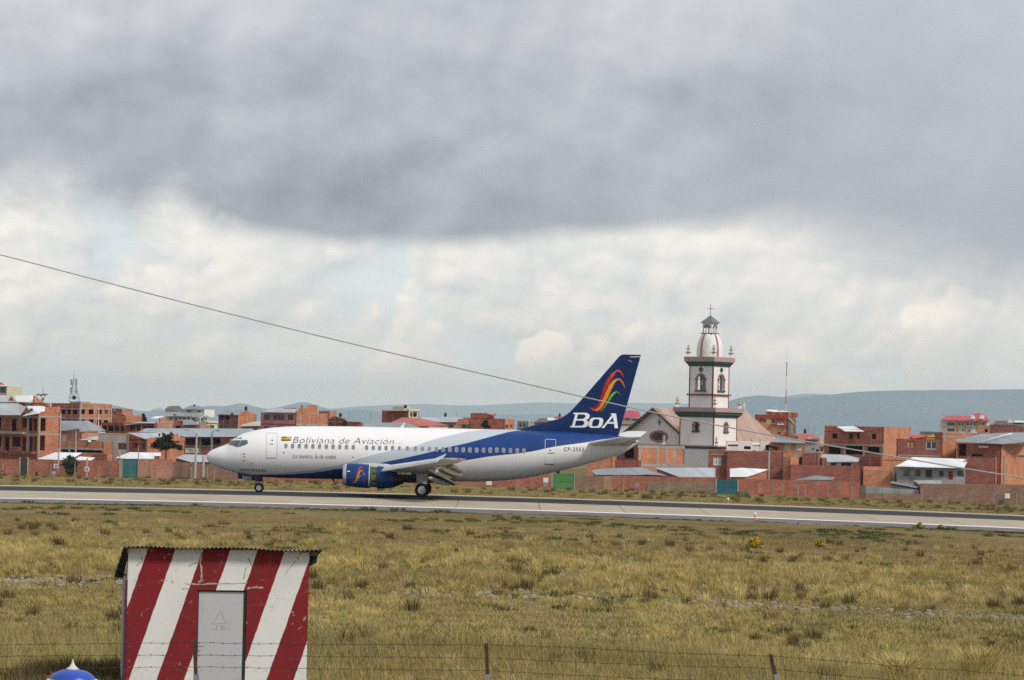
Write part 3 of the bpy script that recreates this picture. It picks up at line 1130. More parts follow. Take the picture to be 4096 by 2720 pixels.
def onplane(u, v, C, d2):
    """point of the vertical plane through C along d2 that the pixel shows: (t along d2, z)"""
    dd = ray(u, v)
    # dd.xy * k = C.xy + t*d2
    det = dd.x * (-d2[1]) - dd.y * (-d2[0])
    k_ = (C.x * (-d2[1]) - C.y * (-d2[0])) / det
    t_ = (dd.x * C.y - dd.y * C.x) / det
    # solve exactly: dd.x*k - d2x*t = Cx ; dd.y*k - d2y*t = Cy
    a, b_, c_, e_ = dd.x, -d2[0], dd.y, -d2[1]
    D = a * e_ - b_ * c_
    k_ = (C.x * e_ - b_ * C.y) / D
    t_ = (a * C.y - c_ * C.x) / D
    return t_, H + dd.z * k_


class House:
    """box with two visible faces that meet in the corner (xc, yt); faces L and R take openings given in picture coordinates"""

    def __init__(s, name, label, zm, Y, xl, xc, xr, yt, mat, cat='house', theta=TH, dl=7.0, dr=7.0, zb=None, matR=None, flat=True, parapet=0.5, group=None, interior=True):
        s.zm = zm
        s.Y = Y
        u, v = q(zm, xc, yt)
        s.C = P(u, v, Y)
        s.zt = s.C.z
        s.zb = gz(s.C.x, Y) - 0.3 if zb is None else H + (P(*q(zm, xc, zb), Y).z - H)
        s.dL = (-math.cos(theta), math.sin(theta))
        s.dR = (math.sin(theta), math.cos(theta))
        s.L = onplane(*q(zm, xl, yt), s.C, s.dL)[0] if xl is not None else dl
        s.R = onplane(*q(zm, xr, yt), s.C, s.dR)[0] if xr is not None else dr
        s.mat = mat
        s.matR = matR or mat  # where it is a lighter brick, sunlight is put into its colour
        s.o = thing(name, label, cat, (s.C.x, s.C.y, s.zb), group)
        s.holes = {'L': [], 'R': []}
        s.flat = flat
        s.parapet = parapet
        s.interior = interior
        s.tops = {'L': s.zt, 'R': s.zt}

    def d(s, f): return s.dL if f == 'L' else s.dR
    def ln(s, f): return s.L if f == 'L' else s.R

    def tz(s, f, x, y):
        return onplane(*q(s.zm, x, y), s.C, s.d(f))

    def pt(s, f, t_, dep, z):
        """point on a face: t along it, dep inwards"""
        d2 = s.d(f)
        n2 = s.dR if f == 'L' else s.dL
        return (s.C.x + d2[0] * t_ + n2[0] * dep, s.C.y + d2[1] * t_ + n2[1] * dep, z)

    def hole(s, f, x0, y0, x1, y1, kind=0, frame=None, pane=None):
        xm, ym = (x0 + x1) / 2, (y0 + y1) / 2
        a = s.tz(f, x0, ym)[0]
        b_ = s.tz(f, x1, ym)[0]
        z1 = s.tz(f, xm, y0)[1]
        z0 = s.tz(f, xm, y1)[1]
        a, b_ = min(a, b_), max(a, b_)
        a = max(a, 0.12)
        b_ = min(b_, s.ln(f) - 0.12)
        z1 = min(z1, s.tops[f] - 0.1)
        if b_ - a < 0.1 or z1 - z0 < 0.1:
            return
        s.holes[f].append((a, b_, z0, z1))
        if kind:
            s.window(f, a, b_, z0, z1, kind, frame, pane)

    def win(s, f, lst, kind='g', frame=None, pane=None):
        for r in lst:
            s.hole(f, *r, kind, frame, pane)

    def window(s, f, a, b_, z0, z1, kind, frame=None, pane=None):
        fm = frame or {'g': M_steel, 'c': M_signw, 'w': M_wood, 'd': M_darkdoor}[kind]
        pm = pane or {'g': M_glass, 'c': M_curtain, 'w': M_glassbrown, 'd': M_darkdoor}[kind]
        b = MB()
        bw = min(0.09, (b_ - a) * 0.12)
        bars = [(a, a + bw, z0, z1), (b_ - bw, b_, z0, z1), (a + bw, b_ - bw, z0, z0 + bw), (a + bw, b_ - bw, z1 - bw, z1)]
        if b_ - a > 1.1:
            m_ = (a + b_) / 2
            bars.append((m_ - bw / 2, m_ + bw / 2, z0 + bw, z1 - bw))
        for (p, r, c0_, c1_) in bars:
            s._box(b, f, p, r, 0.06, 0.13, c0_, c1_)
        w_ = b.build('door' if kind == 'd' else 'window', fm, s.o)
        b = MB()
        s._box(b, f, a + 0.01, b_ - 0.01, 0.135, 0.16, z0 + 0.01, z1 - 0.01)
        b.build('panel' if kind == 'd' else 'pane', pm, w_)

    def _box(s, b, f, t0, t1, d0, d1, z0, z1):
        b.hexa([s.pt(f, t0, d0, z0), s.pt(f, t1, d0, z0), s.pt(f, t1, d1, z0), s.pt(f, t0, d1, z0)],
               [s.pt(f, t0, d0, z1), s.pt(f, t1, d0, z1), s.pt(f, t1, d1, z1), s.pt(f, t0, d1, z1)])

    def box(s, f, x0, y0, x1, y1, d0, d1, name, mat, parent=None):
        """a solid fixed to a face; negative depth stands out"""
        xm, ym = (x0 + x1) / 2, (y0 + y1) / 2
        a, b_ = sorted((s.tz(f, x0, ym)[0], s.tz(f, x1, ym)[0]))
        z1, z0 = s.tz(f, xm, y0)[1], s.tz(f, xm, y1)[1]
        b = MB()
        s._box(b, f, a, b_, d0, d1, z0, z1)
        return b.build(name, mat, parent or s.o)

    def beams(s, f, ylist, h_=0.28, mat=None, name='concrete_beam', out=0.035):
        for y in ylist:
            xm = (s.xr_of(f))
            z = s.tz(f, xm, y)[1]
            b = MB()
            s._box(b, f, 0.005, s.ln(f), -out, 0.02, z - h_ / 2, z + h_ / 2)
            b.build(name, mat or M_conc, s.o)

    def xr_of(s, f):
        """picture x of the middle of a face"""
        p = Vector(s.pt(f, s.ln(f) / 2, 0, s.zt))
        v_ = CAMR.transposed() @ (p - Vector((0, 0, H)))
        u = 2048 + F * v_.x / -v_.z
        a, b_, c_ = ZM[s.zm]
        return (u - a) / c_

    def cols(s, f, xlist, w_=0.3, mat=None, y0=None, y1=None, out=0.022):
        for x in xlist:
            t_ = s.tz(f, x, 0)[0] if False else s.tz(f, x, (y0 or 0) if y0 else s.midy())[0]
            z1 = s.tops[f] if y0 is None else s.tz(f, x, y0)[1]
            z0 = s.zb if y1 is None else s.tz(f, x, y1)[1]
            b = MB()
            s._box(b, f, t_ - w_ / 2, t_ + w_ / 2, -out, 0.02, z0, z1)
            b.build('concrete_column', mat or M_conc, s.o)

    def midy(s):
        return (q(s.zm, 0, 0)[1] * 0 + (1800 - ZM[s.zm][1]) / ZM[s.zm][2])

    def poly(s, f, pts, mat, name='gable', d0=0.0, th=0.25):
        """wall polygon on a face plane, drawn in picture coordinates"""
        tz = [s.tz(f, x, y) for x, y in pts]
        b = MB()
        b.hexa([s.pt(f, t_, d0, z) for t_, z in tz], [s.pt(f, t_, d0 + th, z) for t_, z in tz])
        return b.build(name, mat, s.o)

    def roof(s, pts, mat, name='roof', th=0.07, parent=None):
        """roof sheet: picture points with their distance behind the house corner"""
        b = MB()
        b.slab([PZ(s.zm, x, y, s.Y + dy_) for x, y, dy_ in pts], th)
        return b.build(name, mat, parent or s.o)

    def done(s):
        for f in ('L', 'R'):
            b = MB()
            s._face(b, f)
            b.build('wall', s.mat if f == 'L' else s.matR, s.o)
        b = MB()
        L, R = s.L, s.R
        for f, g_ in (('L', 'R'), ('R', 'L')):
            # far walls
            dep = s.ln(g_)
            s._box(b, f, 0.0 if f == 'L' else 0.25, s.ln(f), dep - 0.2, dep, s.zb, s.zt)
        if s.flat:
            zr = s.zt - s.parapet
            b.hexa([s.pt('L', 0.2, 0.2, zr - 0.2), s.pt('L', L - 0.2, 0.2, zr - 0.2), s.pt('L', L - 0.2, R - 0.2, zr - 0.2), s.pt('L', 0.2, R - 0.2, zr - 0.2)],
                   [s.pt('L', 0.2, 0.2, zr), s.pt('L', L - 0.2, 0.2, zr), s.pt('L', L - 0.2, R - 0.2, zr), s.pt('L', 0.2, R - 0.2, zr)])
        b.build('rear_wall', s.mat, s.o)
        return s

    def _face(s, b, f):
        ts = sorted(set([0.0, s.ln(f)] + [x for h_ in s.holes[f] for x in h_[:2]]))
        zs = sorted(set([s.zb, s.tops[f]] + [x for h_ in s.holes[f] for x in h_[2:]]))
        ts = [t_ for t_ in ts if 0 <= t_ <= s.ln(f)]
        zs = [z for z in zs if s.zb <= z <= s.tops[f]]
        th = 0.2

        def ishole(t_, z):
            return any(h_[0] < t_ < h_[1] and h_[2] < z < h_[3] for h_ in s.holes[f])
        for i in range(len(ts) - 1):
            for j in range(len(zs) - 1):
                t0, t1, z0, z1 = ts[i], ts[i + 1], zs[j], zs[j + 1]
                if ishole((t0 + t1) / 2, (z0 + z1) / 2):
                    continue
                for dep in (0.0, th):
                    b.face([s.pt(f, t0, dep, z0), s.pt(f, t1, dep, z0), s.pt(f, t1, dep, z1), s.pt(f, t0, dep, z1)])
        for (a, b_, z0, z1) in s.holes[f]:
            z0 = max(z0, s.zb)
            b.face([s.pt(f, a, 0, z0), s.pt(f, a, th, z0), s.pt(f, a, th, z1), s.pt(f, a, 0, z1)])
            b.face([s.pt(f, b_, 0, z0), s.pt(f, b_, th, z0), s.pt(f, b_, th, z1), s.pt(f, b_, 0, z1)])
            b.face([s.pt(f, a, 0, z0), s.pt(f, b_, 0, z0), s.pt(f, b_, th, z0), s.pt(f, a, th, z0)])
            b.face([s.pt(f, a, 0, z1), s.pt(f, b_, 0, z1), s.pt(f, b_, th, z1), s.pt(f, a, th, z1)])
        for e_ in ((0.0, s.ln(f))):
            b.face([s.pt(f, e_, 0, s.zb), s.pt(f, e_, th, s.zb), s.pt(f, e_, th, s.tops[f]), s.pt(f, e_, 0, s.tops[f])])
        b.face([s.pt(f, 0, 0, s.tops[f]), s.pt(f, s.ln(f), 0, s.tops[f]), s.pt(f, s.ln(f), th, s.tops[f]), s.pt(f, 0, th, s.tops[f])])


FR = 0.02   # faces the runway squarely


def tank(zm, x, yt, yb, Y, label, wpx=None, parent=None):
    c0_, c1_ = PZ(zm, x, yb, Y), PZ(zm, x, yt, Y)
    h_ = c1_.z - c0_.z
    r = (wpx * ZM[zm][2] / F * Y / 2) if wpx else h_ * 0.36
    t_ = thing('water_tank', label, 'water tank', c0_, 'black water tanks on the roofs')
    b = MB()
    b.lathe([(r * 0.97, 0), (r, h_ * 0.1), (r * 0.97, h_ * 0.4), (r, h_ * 0.45), (r * 0.97, h_ * 0.72), (r * 0.8, h_ * 0.84), (r * 0.3, h_ * 0.93)], (0, 0, 0), 14)
    b.build('body', M_dark, t_, world=False, smooth=True)
    b = MB()
    b.lathe([(r * 0.32, h_ * 0.92), (r * 0.32, h_ * 0.99), (r * 0.05, h_)], (0, 0, 0), 12)
    b.build('lid', M_dark, t_, world=False, smooth=True)


def dish(zm, x, y, Y, rpx, label, tilt=0.5, yaw=0.4):
    c = PZ(zm, x, y, Y)
    r = rpx * ZM[zm][2] / F * Y
    t_ = thing('satellite_dish', label, 'satellite dish', c, 'satellite dishes on the houses')
    b = MB()
    n0 = [(r * math.sqrt(i / 5), 0.22 * r * (i / 5)) for i in range(6)]
    rows = []
    for rr, hh in n0:
        rows.append([Matrix.Rotation(yaw, 3, 'Z') @ (Matrix.Rotation(math.pi / 2 - tilt, 3, 'X') @ Vector((rr * math.cos(a), rr * math.sin(a), hh))) for a in [2 * math.pi * j / 16 for j in range(16)]])
    b.grid(rows, close=True)
    b.build('reflector', M_signw, t_, world=False, smooth=True)
    b = MB()
    b.tube([(0, 0.15 * r, -r * 1.3), (0, 0.1 * r, 0)], r * 0.06, 5)
    b.build('mount', M_steel, t_, world=False)
    b = MB()
    ax = Matrix.Rotation(yaw, 3, 'Z') @ (Matrix.Rotation(math.pi / 2 - tilt, 3, 'X') @ Vector((0, 0, r * 0.9)))
    lo = Matrix.Rotation(yaw, 3, 'Z') @ (Matrix.Rotation(math.pi / 2 - tilt, 3, 'X') @ Vector((0, -r, 0.22 * r)))
    b.tube([lo, ax], r * 0.05, 5)
    b.build('feed_arm', M_steel, t_, world=False)


def pole(zm, xb, yb, xt, yt, Y, label, r0=0.16, r1=0.1, mat=None, arm=None, name='utility_pole', cat='pole', cross=False, lamp=True, group=None):
    pb, ptop = PZ(zm, xb, yb, Y), PZ(zm, xt, yt, Y)
    base = Vector((pb.x, Y, min(pb.z, gz(pb.x, Y) + 0.3)))
    base.z = min(base.z, pb.z)
    t_ = thing(name, label, cat, base, group)
    b = MB()
    b.tube([base - Vector((0, 0, 0.2)), ptop], [r0, r1], 8)
    b.build('shaft', mat or M_pole, t_)
    if arm:
        pa = PZ(zm, arm[0], arm[1], Y - 0.6)
        b = MB()
        b.tube([ptop - Vector((0, 0, 0.15)), (ptop + pa) / 2 + Vector((0, 0, 0.12)), pa], 0.045, 6)
        b.build('arm', M_steel, t_)
        if lamp:
            b = MB()
            dv = (pa - ptop).normalized()
            b.tube([pa - dv * 0.1, pa + dv * 0.15, pa + dv * 0.55], [0.06, 0.13, 0.07], 8)
            b.build('lamp_head', M_steel, t_)
    if cross:
        b = MB()
        b.box(ptop.x - 0.8, ptop.x + 0.8, Y - 0.06, Y + 0.06, ptop.z - 0.5, ptop.z - 0.38)
        b.build('crossarm', M_wood, t_)
    return t_


def leafmat(name, c0_, c1_):
    m_, t, bs = newmat(name)
    gi = t.node('ShaderNodeNewGeometry')
    t.put(bs.inputs['Base Color'], t.mix(gi.outputs['Random Per Island'], c0_, c1_))
    bs.inputs['Roughness'].default_value = 0.7
    bs.inputs['Specular IOR Level'].default_value = 0.2
    return m_


L_dark = leafmat('dark_leaves', (0.022, 0.030, 0.012), (0.055, 0.06, 0.022))
L_green = leafmat('shrub_leaves', (0.025, 0.05, 0.016), (0.06, 0.085, 0.025))
L_con = leafmat('conifer_needles', (0.016, 0.022, 0.012), (0.05, 0.05, 0.026))
L_red = leafmat('reddish_twigs', (0.12, 0.06, 0.05), (0.2, 0.11, 0.09))


def tree(name, label, zm, blobs, base, Y, mat, n, leaf, trunk=None, spread=1.0, cat='tree'):
    """blobs: (x, y, rx, ry) in picture coordinates; leaves fill them, limbs run to each"""
    sc = ZM[zm][2] / F * Y
    pb = PZ(zm, base[0], base[1], Y)
    zb = min(pb.z, gz(pb.x, Y))
    t_ = thing(name, label, cat, (pb.x, Y, zb))
    b = MB()
    top = Vector((pb.x, Y, pb.z))
    r0 = trunk or 0.16
    cs = [PZ(zm, bx, by, Y) for bx, by, _, _ in blobs]
    mean = sum((c for c in cs), Vector((0, 0, 0))) / len(cs)
    fork = Vector((pb.x * 0.6 + mean.x * 0.4, Y, pb.z * 0.55 + mean.z * 0.45))
    b.tube([(pb.x, Y, zb - 0.1), (pb.x + 0.05, Y, (zb + fork.z) / 2), fork], [r0, r0 * 0.8, r0 * 0.55], 7)
    for c_ in cs:
        e_ = c_ + Vector((random.uniform(-.2, .2), random.uniform(-.5, .5), 0.1))
        b.tube([fork - Vector((0, 0, 0.2)), (fork + e_) / 2 + Vector((random.uniform(-.2, .2), random.uniform(-.3, .3), 0.1)), e_], [r0 * 0.5, r0 * 0.3, r0 * 0.1], 5)
    b.build('trunk', M_wood, t_)
    b = MB()
    vol = [rx * ry for _, _, rx, ry in blobs]
    tot = sum(vol)
    for (bx, by, rx, ry), c_ in zip(blobs, cs):
        # sub-clumps so that the crown is uneven
        nn = int(n * rx * ry / tot)
        subs = []
        for i in range(max(6, int(nn / 40))):
            vv = Vector((random.gauss(0, 1), random.gauss(0, 1), random.gauss(0, 1))).normalized() * random.uniform(0.35, 0.95)
            subs.append((Vector((c_.x + vv.x * rx * sc, c_.y + vv.y * rx * sc * spread, c_.z + vv.z * ry * sc)), random.uniform(0.30, 0.55)))
        for i in range(nn):
            sb, sr = random.choice(subs)
            vv = Vector((random.gauss(0, 1), random.gauss(0, 1), random.gauss(0, 1))).normalized() * (random.random() ** 0.5) * sr
            p = sb + Vector((vv.x * rx * sc, vv.y * rx * sc, vv.z * ry * sc))
            l_ = leaf * random.uniform(0.6, 1.3)
            q1 = Vector((random.gauss(0, 1), random.gauss(0, 1), random.gauss(0, 1))).normalized() * l_
            q2 = q1.cross(Vector((random.gauss(0, 1), random.gauss(0, 1), random.gauss(0, 1)))).normalized() * l_ * 0.6
            b.face([p - q1 * 0.5, p + q2 * 0.5, p + q1 * 0.5, p - q2 * 0.5])
    b.build('crown', mat, t_, fixn=False)
    return t_


# ------------------------------------------------------------------ left edge: unfinished three-storey house
h1 = House('brick_apartment', 'unfinished three storey red brick house with silver hip roofs at the left edge', 1, 441, -160, 500, 786, 560, BR['a'], matR=BR['b'], flat=True, parapet=0.1, cat='building')
h1.win('L', [(-60, 620, 15, 765), (150, 635, 215, 800), (290, 635, 350, 750), (368, 628, 424, 800), (436, 628, 488, 800), (-60, 862, 18, 1000), (62, 872, 120, 1050), (160, 872, 268, 1000), (284, 880, 344, 1060), (378, 872, 430, 1060), (444, 872, 488, 1060)], 0)
h1.win('R', [(518, 628, 598, 798), (516, 856, 588, 1050)], 0)
h1.beams('L', [608, 838, 1092], 0.3)
h1.beams('R', [610, 842], 0.22)
h1.cols('L', [356], 0.42)
h1.cols('R', [783], 0.25)
h1.box('L', -160, 800, 345, 832, -0.9, -0.04, 'balcony_slab', M_conc)
h1.box('L', -160, 1060, 480, 1088, -0.9, -0.04, 'balcony_slab', BR['c'])
h1.box('L', 492, 600, 508, 1160, -0.12, 0.25, 'corner_post', plain_once('ochre_post', (0.36, 0.29, 0.17)))
h1.poly('R', [(510, 548), (604, 540), (604, 492), (790, 478), (788, 562), (510, 566)], BR['b'], 'stepped_parapet')
h1.roof([(-160, 440, 9), (236, 440, 8), (340, 490, 3.5), (268, 594, 0.5), (-160, 592, 5)], R_zinc)
h1.roof([(340, 476, 7), (560, 476, 7), (600, 492, 5.5), (588, 540, 3), (500, 572, -0.9), (290, 606, 0.4), (395, 556, 2.5)], R_white)
h1.poly('L', [(270, 598), (338, 496), (396, 560), (330, 602)], M_wood, 'dormer_gable', 1.0)
h1.done()
dish(1, 678, 1000, 445, 46, 'large satellite dish on the sunlit orange side wall of the unfinished house', 0.1, 0.9)

h2 = House('brick_house', 'brick house with two pale gables behind the unfinished house', 1, 486, -160, 440, 660, 425, BR['b'], flat=True, parapet=0.2)
h2.poly('R', [(440, 440), (448, 336), (480, 345), (530, 400), (640, 462), (655, 470), (655, 500), (440, 500)], BR['f'], 'stepped_gable')
h2.roof([(-160, 336, 8), (160, 334, 7), (205, 424, 1.5), (-160, 425, 5)], R_zinc)
h2.roof([(186, 340, 7), (432, 338, 6.5), (446, 412, 0.5), (330, 420, -0.4), (216, 418, 0.5)], R_white)
h2.poly('L', [(95, 425), (165, 345), (215, 420)], BR['e'], 'gable', -0.3)
h2.hole('L', 320, 420, 400, 450, 'c')
h2.done()
h3 = House('attic_house', 'pale pink trimmed attic house rising at the left picture edge', 1, 505, -160, 88, None, 212, M_cream, theta=math.radians(12))
h3.hole('L', -60, 222, 72, 302, 'g')
h3.roof([(-160, 150, 3), (14, 148, 2.5), (86, 206, 0), (130, 210, -0.6), (40, 214, -0.5), (-160, 200, 1)], R_white)
h3.poly('L', [(-60, 212), (12, 152), (84, 212)], M_pinkp, 'gable', -0.05)
h3.beams('L', [315], 0.35, M_pinkp, 'trim_band')
h3.done()

# school-like brick block with phone mast
h4 = House('brick_block', 'long two storey brick block carrying the phone mast on its roof', 1, 562, 672, 1035, 1456, 437, BR['a'], matR=BR['b'], cat='building')
h4.win('L', [(805, 515, 854, 578), (880, 515, 921, 578), (950, 515, 1010, 578), (795, 645, 846, 720), (880, 645, 918, 720), (946, 645, 1006, 720)], 0)
h4.win('R', [(1048, 516, 1110, 578), (1160, 516, 1223, 578), (1274, 516, 1332, 578), (1048, 646, 1110, 722), (1160, 648, 1222, 722), (1270, 650, 1326, 722), (1356, 655, 1412, 722)], 0)
h4.hole('R', 1364, 517, 1416, 580, 'g', plain_once('yellow_frame', (0.5, 0.36, 0.03)))
h4.beams('L', [507, 632], 0.25)
h4.beams('R', [507, 634], 0.25)
h4.cols('R', [1042], 0.3)
h4.box('L', 890, 412, 1035, 436, 0.4, 3.0, 'roof_plinth', M_conc)
h4.done()


def mast():
    Y = 566
    zb, zt, sp = PZ(1, 966, 412, Y), PZ(1, 966, 112, Y), PZ(1, 968, -4, Y)
    half0 = (1040 - 895) / 2 * ZM[1][2] / F * Y
    half1 = 0.26
    t_ = thing('phone_mast', 'tapering lattice phone mast with panel antennas on the brick block roof', 'mast', zb)
    n = 6
    lv = []
    for i in range(n + 1):
        f = i / n
        hw = half0 * (1 - f) ** 1.7 * 0.98 + half1 * (1 - (1 - f) ** 1.7)
        lv.append((hw, zb.z + (zt.z - zb.z) * f))
    b = MB()
    for sx, sy in ((-1, -1), (1, -1), (1, 1), (-1, 1)):
        b.tube([(zb.x + sx * hw, Y + sy * hw, z) for hw, z in lv], 0.05, 5)
    tag(b.build('leg_frame', M_steel, t_), kind='stuff')
    b = MB()
    for i in range(n):
        (h0, z0), (h1_, z1) = lv[i], lv[i + 1]
        for sy in (-1, 1):
            b.tube([(zb.x - h0, Y + sy * h0, z0), (zb.x + h1_, Y + sy * h1_, z1)], 0.013, 4)
            b.tube([(zb.x + h0, Y + sy * h0, z0), (zb.x - h1_, Y + sy * h1_, z1)], 0.02, 4)
            b.tube([(zb.x - h1_, Y + sy * h1_, z1), (zb.x + h1_, Y + sy * h1_, z1)], 0.02, 4)
    tag(b.build('bracing', M_steel, t_), kind='stuff')
    b = MB(); b.tube([zt, sp], 0.04, 5); b.build('spike', M_steel, t_)
    for y0, y1, xs_ in ((122, 196, (932, 998)), (228, 300, (928, 1000))):
        for x in xs_:
            c_ = PZ(1, x, (y0 + y1) / 2, Y)
            hh = (y1 - y0) * ZM[1][2] / F * Y / 2
            b = MB()
            b.box(c_.x - 0.14, c_.x + 0.14, Y - 0.2, Y + 0.0, c_.z - hh, c_.z + hh)
            a_ = b.build('panel_antenna', M_steel, t_)
            b = MB(); b.tube([(c_.x, Y, c_.z + hh * 0.6), (zb.x, Y, c_.z + hh * 0.6)], 0.02, 4); b.tube([(c_.x, Y, c_.z - hh * 0.6), (zb.x, Y, c_.z - hh * 0.6)], 0.02, 4)
            tag(b.build('bracket', M_steel, a_), kind='stuff')
    c_ = PZ(1, 968, 360, Y - 0.5)
    b = MB(); b.lathe([(0.0, -0.1), (0.4, 0.0), (0.42, 0.25), (0.0, 0.25)], (c_.x, Y - 0.6, c_.z), 12, 'Y')
    b.build('drum_antenna', M_dark, t_)


mast()

# bare reddish tree behind
tree('bare_tree', 'bare reddish tree standing behind the gabled brick house', 1, [(505, 320, 45, 30), (560, 315, 40, 30), (605, 325, 32, 26), (565, 385, 38, 26)], (565, 420), 520, L_red, 700, 0.12, 0.08)

h5 = House('brick_rowhouse', 'low brick rowhouse with a dark red colonnade behind the grey plaster house', 1, 530, 1330, 1650, 1830, 690, BR['c'], matR=BR['e'])
h5.win('L', [(1342, 715, 1398, 800), (1412, 718, 1482, 800), (1500, 718, 1556, 800), (1578, 720, 1636, 800)], 0)
h5.done()
h6 = House('brick_house', 'brick house with stepped parapet at the right end of the long brick block', 1, 548, 1462, 1640, 1860, 590, BR['f'], matR=BR['b'])
h6.poly('L', [(1530, 605), (1536, 572), (1600, 565), (1640, 592), (1640, 610)], BR['f'], 'stepped_parapet')
h6.done()
h7 = House('brick_shed', 'small brick rooftop room with tanks right of the brick block', 1, 575, 1465, 1588, None, 505, BR['e'], dr=3)
h7.hole('L', 1470, 512, 1508, 560, 0)
h7.done()

h8 = House('brick_house', 'brick house under a big slate grey sheet roof', 1, 470, 700, 1060, 1380, 815, BR['e'], flat=False)
h8.hole('L', 800, 850, 866, 932, 'c')
h8.hole('R', 1090, 880, 1260, 925, 'g')
h8.roof([(700, 666, 9), (1160, 670, 12), (1386, 796, 6), (1062, 800, -0.8), (1055, 772, 0.2), (700, 812, 3)], R_grey)
h8.roof([(1038, 818, 3.0), (1376, 812, 5), (1376, 862, 3.5), (1282, 870, 3), (1282, 914, 1), (1040, 922, -0.3)], R_zinc, 'lean_to_roof')
h8.done()
h9 = House('brick_terrace', 'brick terrace parapet over a dark covered yard', 1, 449, 790, 1352, None, 940, BR['b'], theta=math.radians(8), dr=5, parapet=0.9)
h9.hole('L', 800, 1040, 1330, 1078, 0)
h9.beams('L', [1032], 0.25)
h9.cols('L', [905, 990], 0.3)
h9.done()
h10 = House('plaster_house', 'raw grey plaster house with two brown windows', 1, 454, 1288, 1672, None, 836, M_greyplaster, theta=math.radians(10), dr=6, parapet=0.2)
h10.win('L', [(1358, 956, 1455, 1040), (1542, 956, 1650, 1040)], 'w')
h10.beams('L', [832], 0.16, plain_once('yellow_edge', (0.5, 0.38, 0.1)), 'roof_edge')
h10.done()
dish(1, 1248, 896, 462, 22, 'tilted satellite dish on the sheet lean-to roof', 0.6, -0.5)
dish(1, 1172, 932, 449, 22, 'satellite dish lying on the brick terrace parapet', 0.9, 0.2)


def lean_to(name, label, zm, Y, pts, mat, wall=None, wmat=None, cat='shed'):
    """low shed behind the boundary wall: sheet roof on a small wall"""
    ps = [PZ(zm, x, y, Y + dy_) for x, y, dy_ in pts]
    cx, cy = sum(p.x for p in ps) / len(ps), sum(p.y for p in ps) / len(ps)
    zb = gz(cx, cy) - 0.2
    t_ = thing(name, label, cat, (cx, cy, zb))
    b = MB(); b.slab(ps, 0.06); b.build('roof', mat, t_)
    zl = min(p.z for p in ps)
    xm0, xm1 = min(p.x for p in ps) + 0.35, max(p.x for p in ps) - 0.35
    y0, y1 = min(p.y for p in ps) + 0.5, max(p.y for p in ps) - 0.2
    b = MB()
    # supporting walls follow the underside of the sheet at its corners
    ins = [Vector((cx + (p.x - cx) * 0.93, cy + (p.y - cy) * 0.9, p.z - 0.12 - 0.05 * abs(p.z - zl))) for p in ps]
    n = len(ins)
    for i in range(n):
        a, c_ = ins[i], ins[(i + 1) % n]
        b.face([(a.x, a.y, zb), (c_.x, c_.y, zb), (c_.x, c_.y, c_.z), (a.x, a.y, a.z)])
    b.build('wall', wmat or BR['a'], t_, fixn=False)
    return t_


lean_to('shed', 'shed with bright sheet roof behind the wall by the round green bush', 1, 433.5, [(490, 1166, 1.5), (722, 1080, 5), (1072, 1086, 6), (962, 1150, 2), (805, 1182, 0)], R_white)
lean_to('shed', 'narrow bright sheet roofed shed right of the round green bush', 1, 433, [(985, 1164, 2), (1045, 1134, 4), (1246, 1150, 5), (1172, 1196, 1), (1052, 1196, 0)], R_white)
lean_to('shed', 'shed with sagging white sheet roof above the left teal gate', 2, 432.5, [(-145, 1068, 2), (75, 980, 5), (562, 990, 5.5), (562, 1036, 3), (462, 1040, 3), (456, 1082, 0.5), (0, 1082, 0.4)], R_white)
hb = House('brick_outbuilding', 'ruined red brick outbuilding behind the wall left of the teal gate', 1, 441, 1200, 1392, 1480, 1100, BR['c'], matR=BR['f'], theta=math.radians(20)); hb.done()
lean_to('shed', 'grey sheet roofed shed in front of the aircraft nose', 2, 434, [(780, 1066, 3), (950, 1012, 6), (1320, 1030, 7), (1420, 1130, 1.5), (1030, 1136, 0)], R_zinc, wmat=BR['d'])

# houses behind the nose
h11 = House('brick_house', 'brick house with blue grey sheet roof behind the dark leafy tree', 2, 452, 48, 345, 945, 770, BR['a'], matR=BR['b'], flat=False)
h11.win('L', [(120, 822, 206, 916), (266, 832, 326, 930)], 'w')
h11.win('R', [(398, 830, 470, 920), (560, 830, 640, 920)], 'w')
h11.cols('L', [338], 0.3)
h11.poly('L', [(48, 800), (50, 684), (330, 772), (345, 800)], BR['a'], 'gable', 0.0)
h11.roof([(42, 676, 6), (765, 676, 14), (870, 748, 10), (700, 742, 7), (322, 776, -0.8), (180, 726, 2.5)], R_zinc)
h11.poly('R', [(350, 770), (350, 752), (520, 740), (760, 745), (765, 690), (836, 690), (838, 745), (944, 745), (944, 800), (350, 800)], BR['b'], 'parapet', -0.02)
h11.done()
h12 = House('long_hall', 'long hall with a pale greenish sheet roof and open dark gallery', 2, 470, 940, 1990, None, 745, BR['c'], theta=math.radians(3), dr=14, flat=False, cat='building')
h12.win('L', [(950, 768, 1140, 868), (1210, 768, 1345, 868), (1390, 760, 1620, 850)], 0)
h12.beams('L', [885], 0.2)
h12.cols('L', [1175, 1365], 0.35)
h12.roof([(208, 664, 6), (336, 606, 14), (1994, 612, 15), (2034, 642, 13), (1705, 738, -1.0), (945, 738, -1.0), (452, 668, 3.5)], R_teal)
h12.poly('L', [(945, 905), (1155, 908), (1155, 990), (945, 986)], M_signw, 'painted_sign', -0.06, 0.05)
h12.done()
b = MB()
for (y0, y1, n) in ((920, 938, 1), (944, 972, 9), (976, 988, 6)):
    for i in range(n):
        a = 1000 + i * 15
        p0, p1 = PZ(2, a, y1, 469.86), PZ(2, a + (8 if n > 1 else 30), y0, 469.86)
        b.face([(p0.x, p0.y, p0.z), (p1.x, p0.y, p0.z), (p1.x, p0.y, p1.z), (p0.x, p0.y, p1.z)])
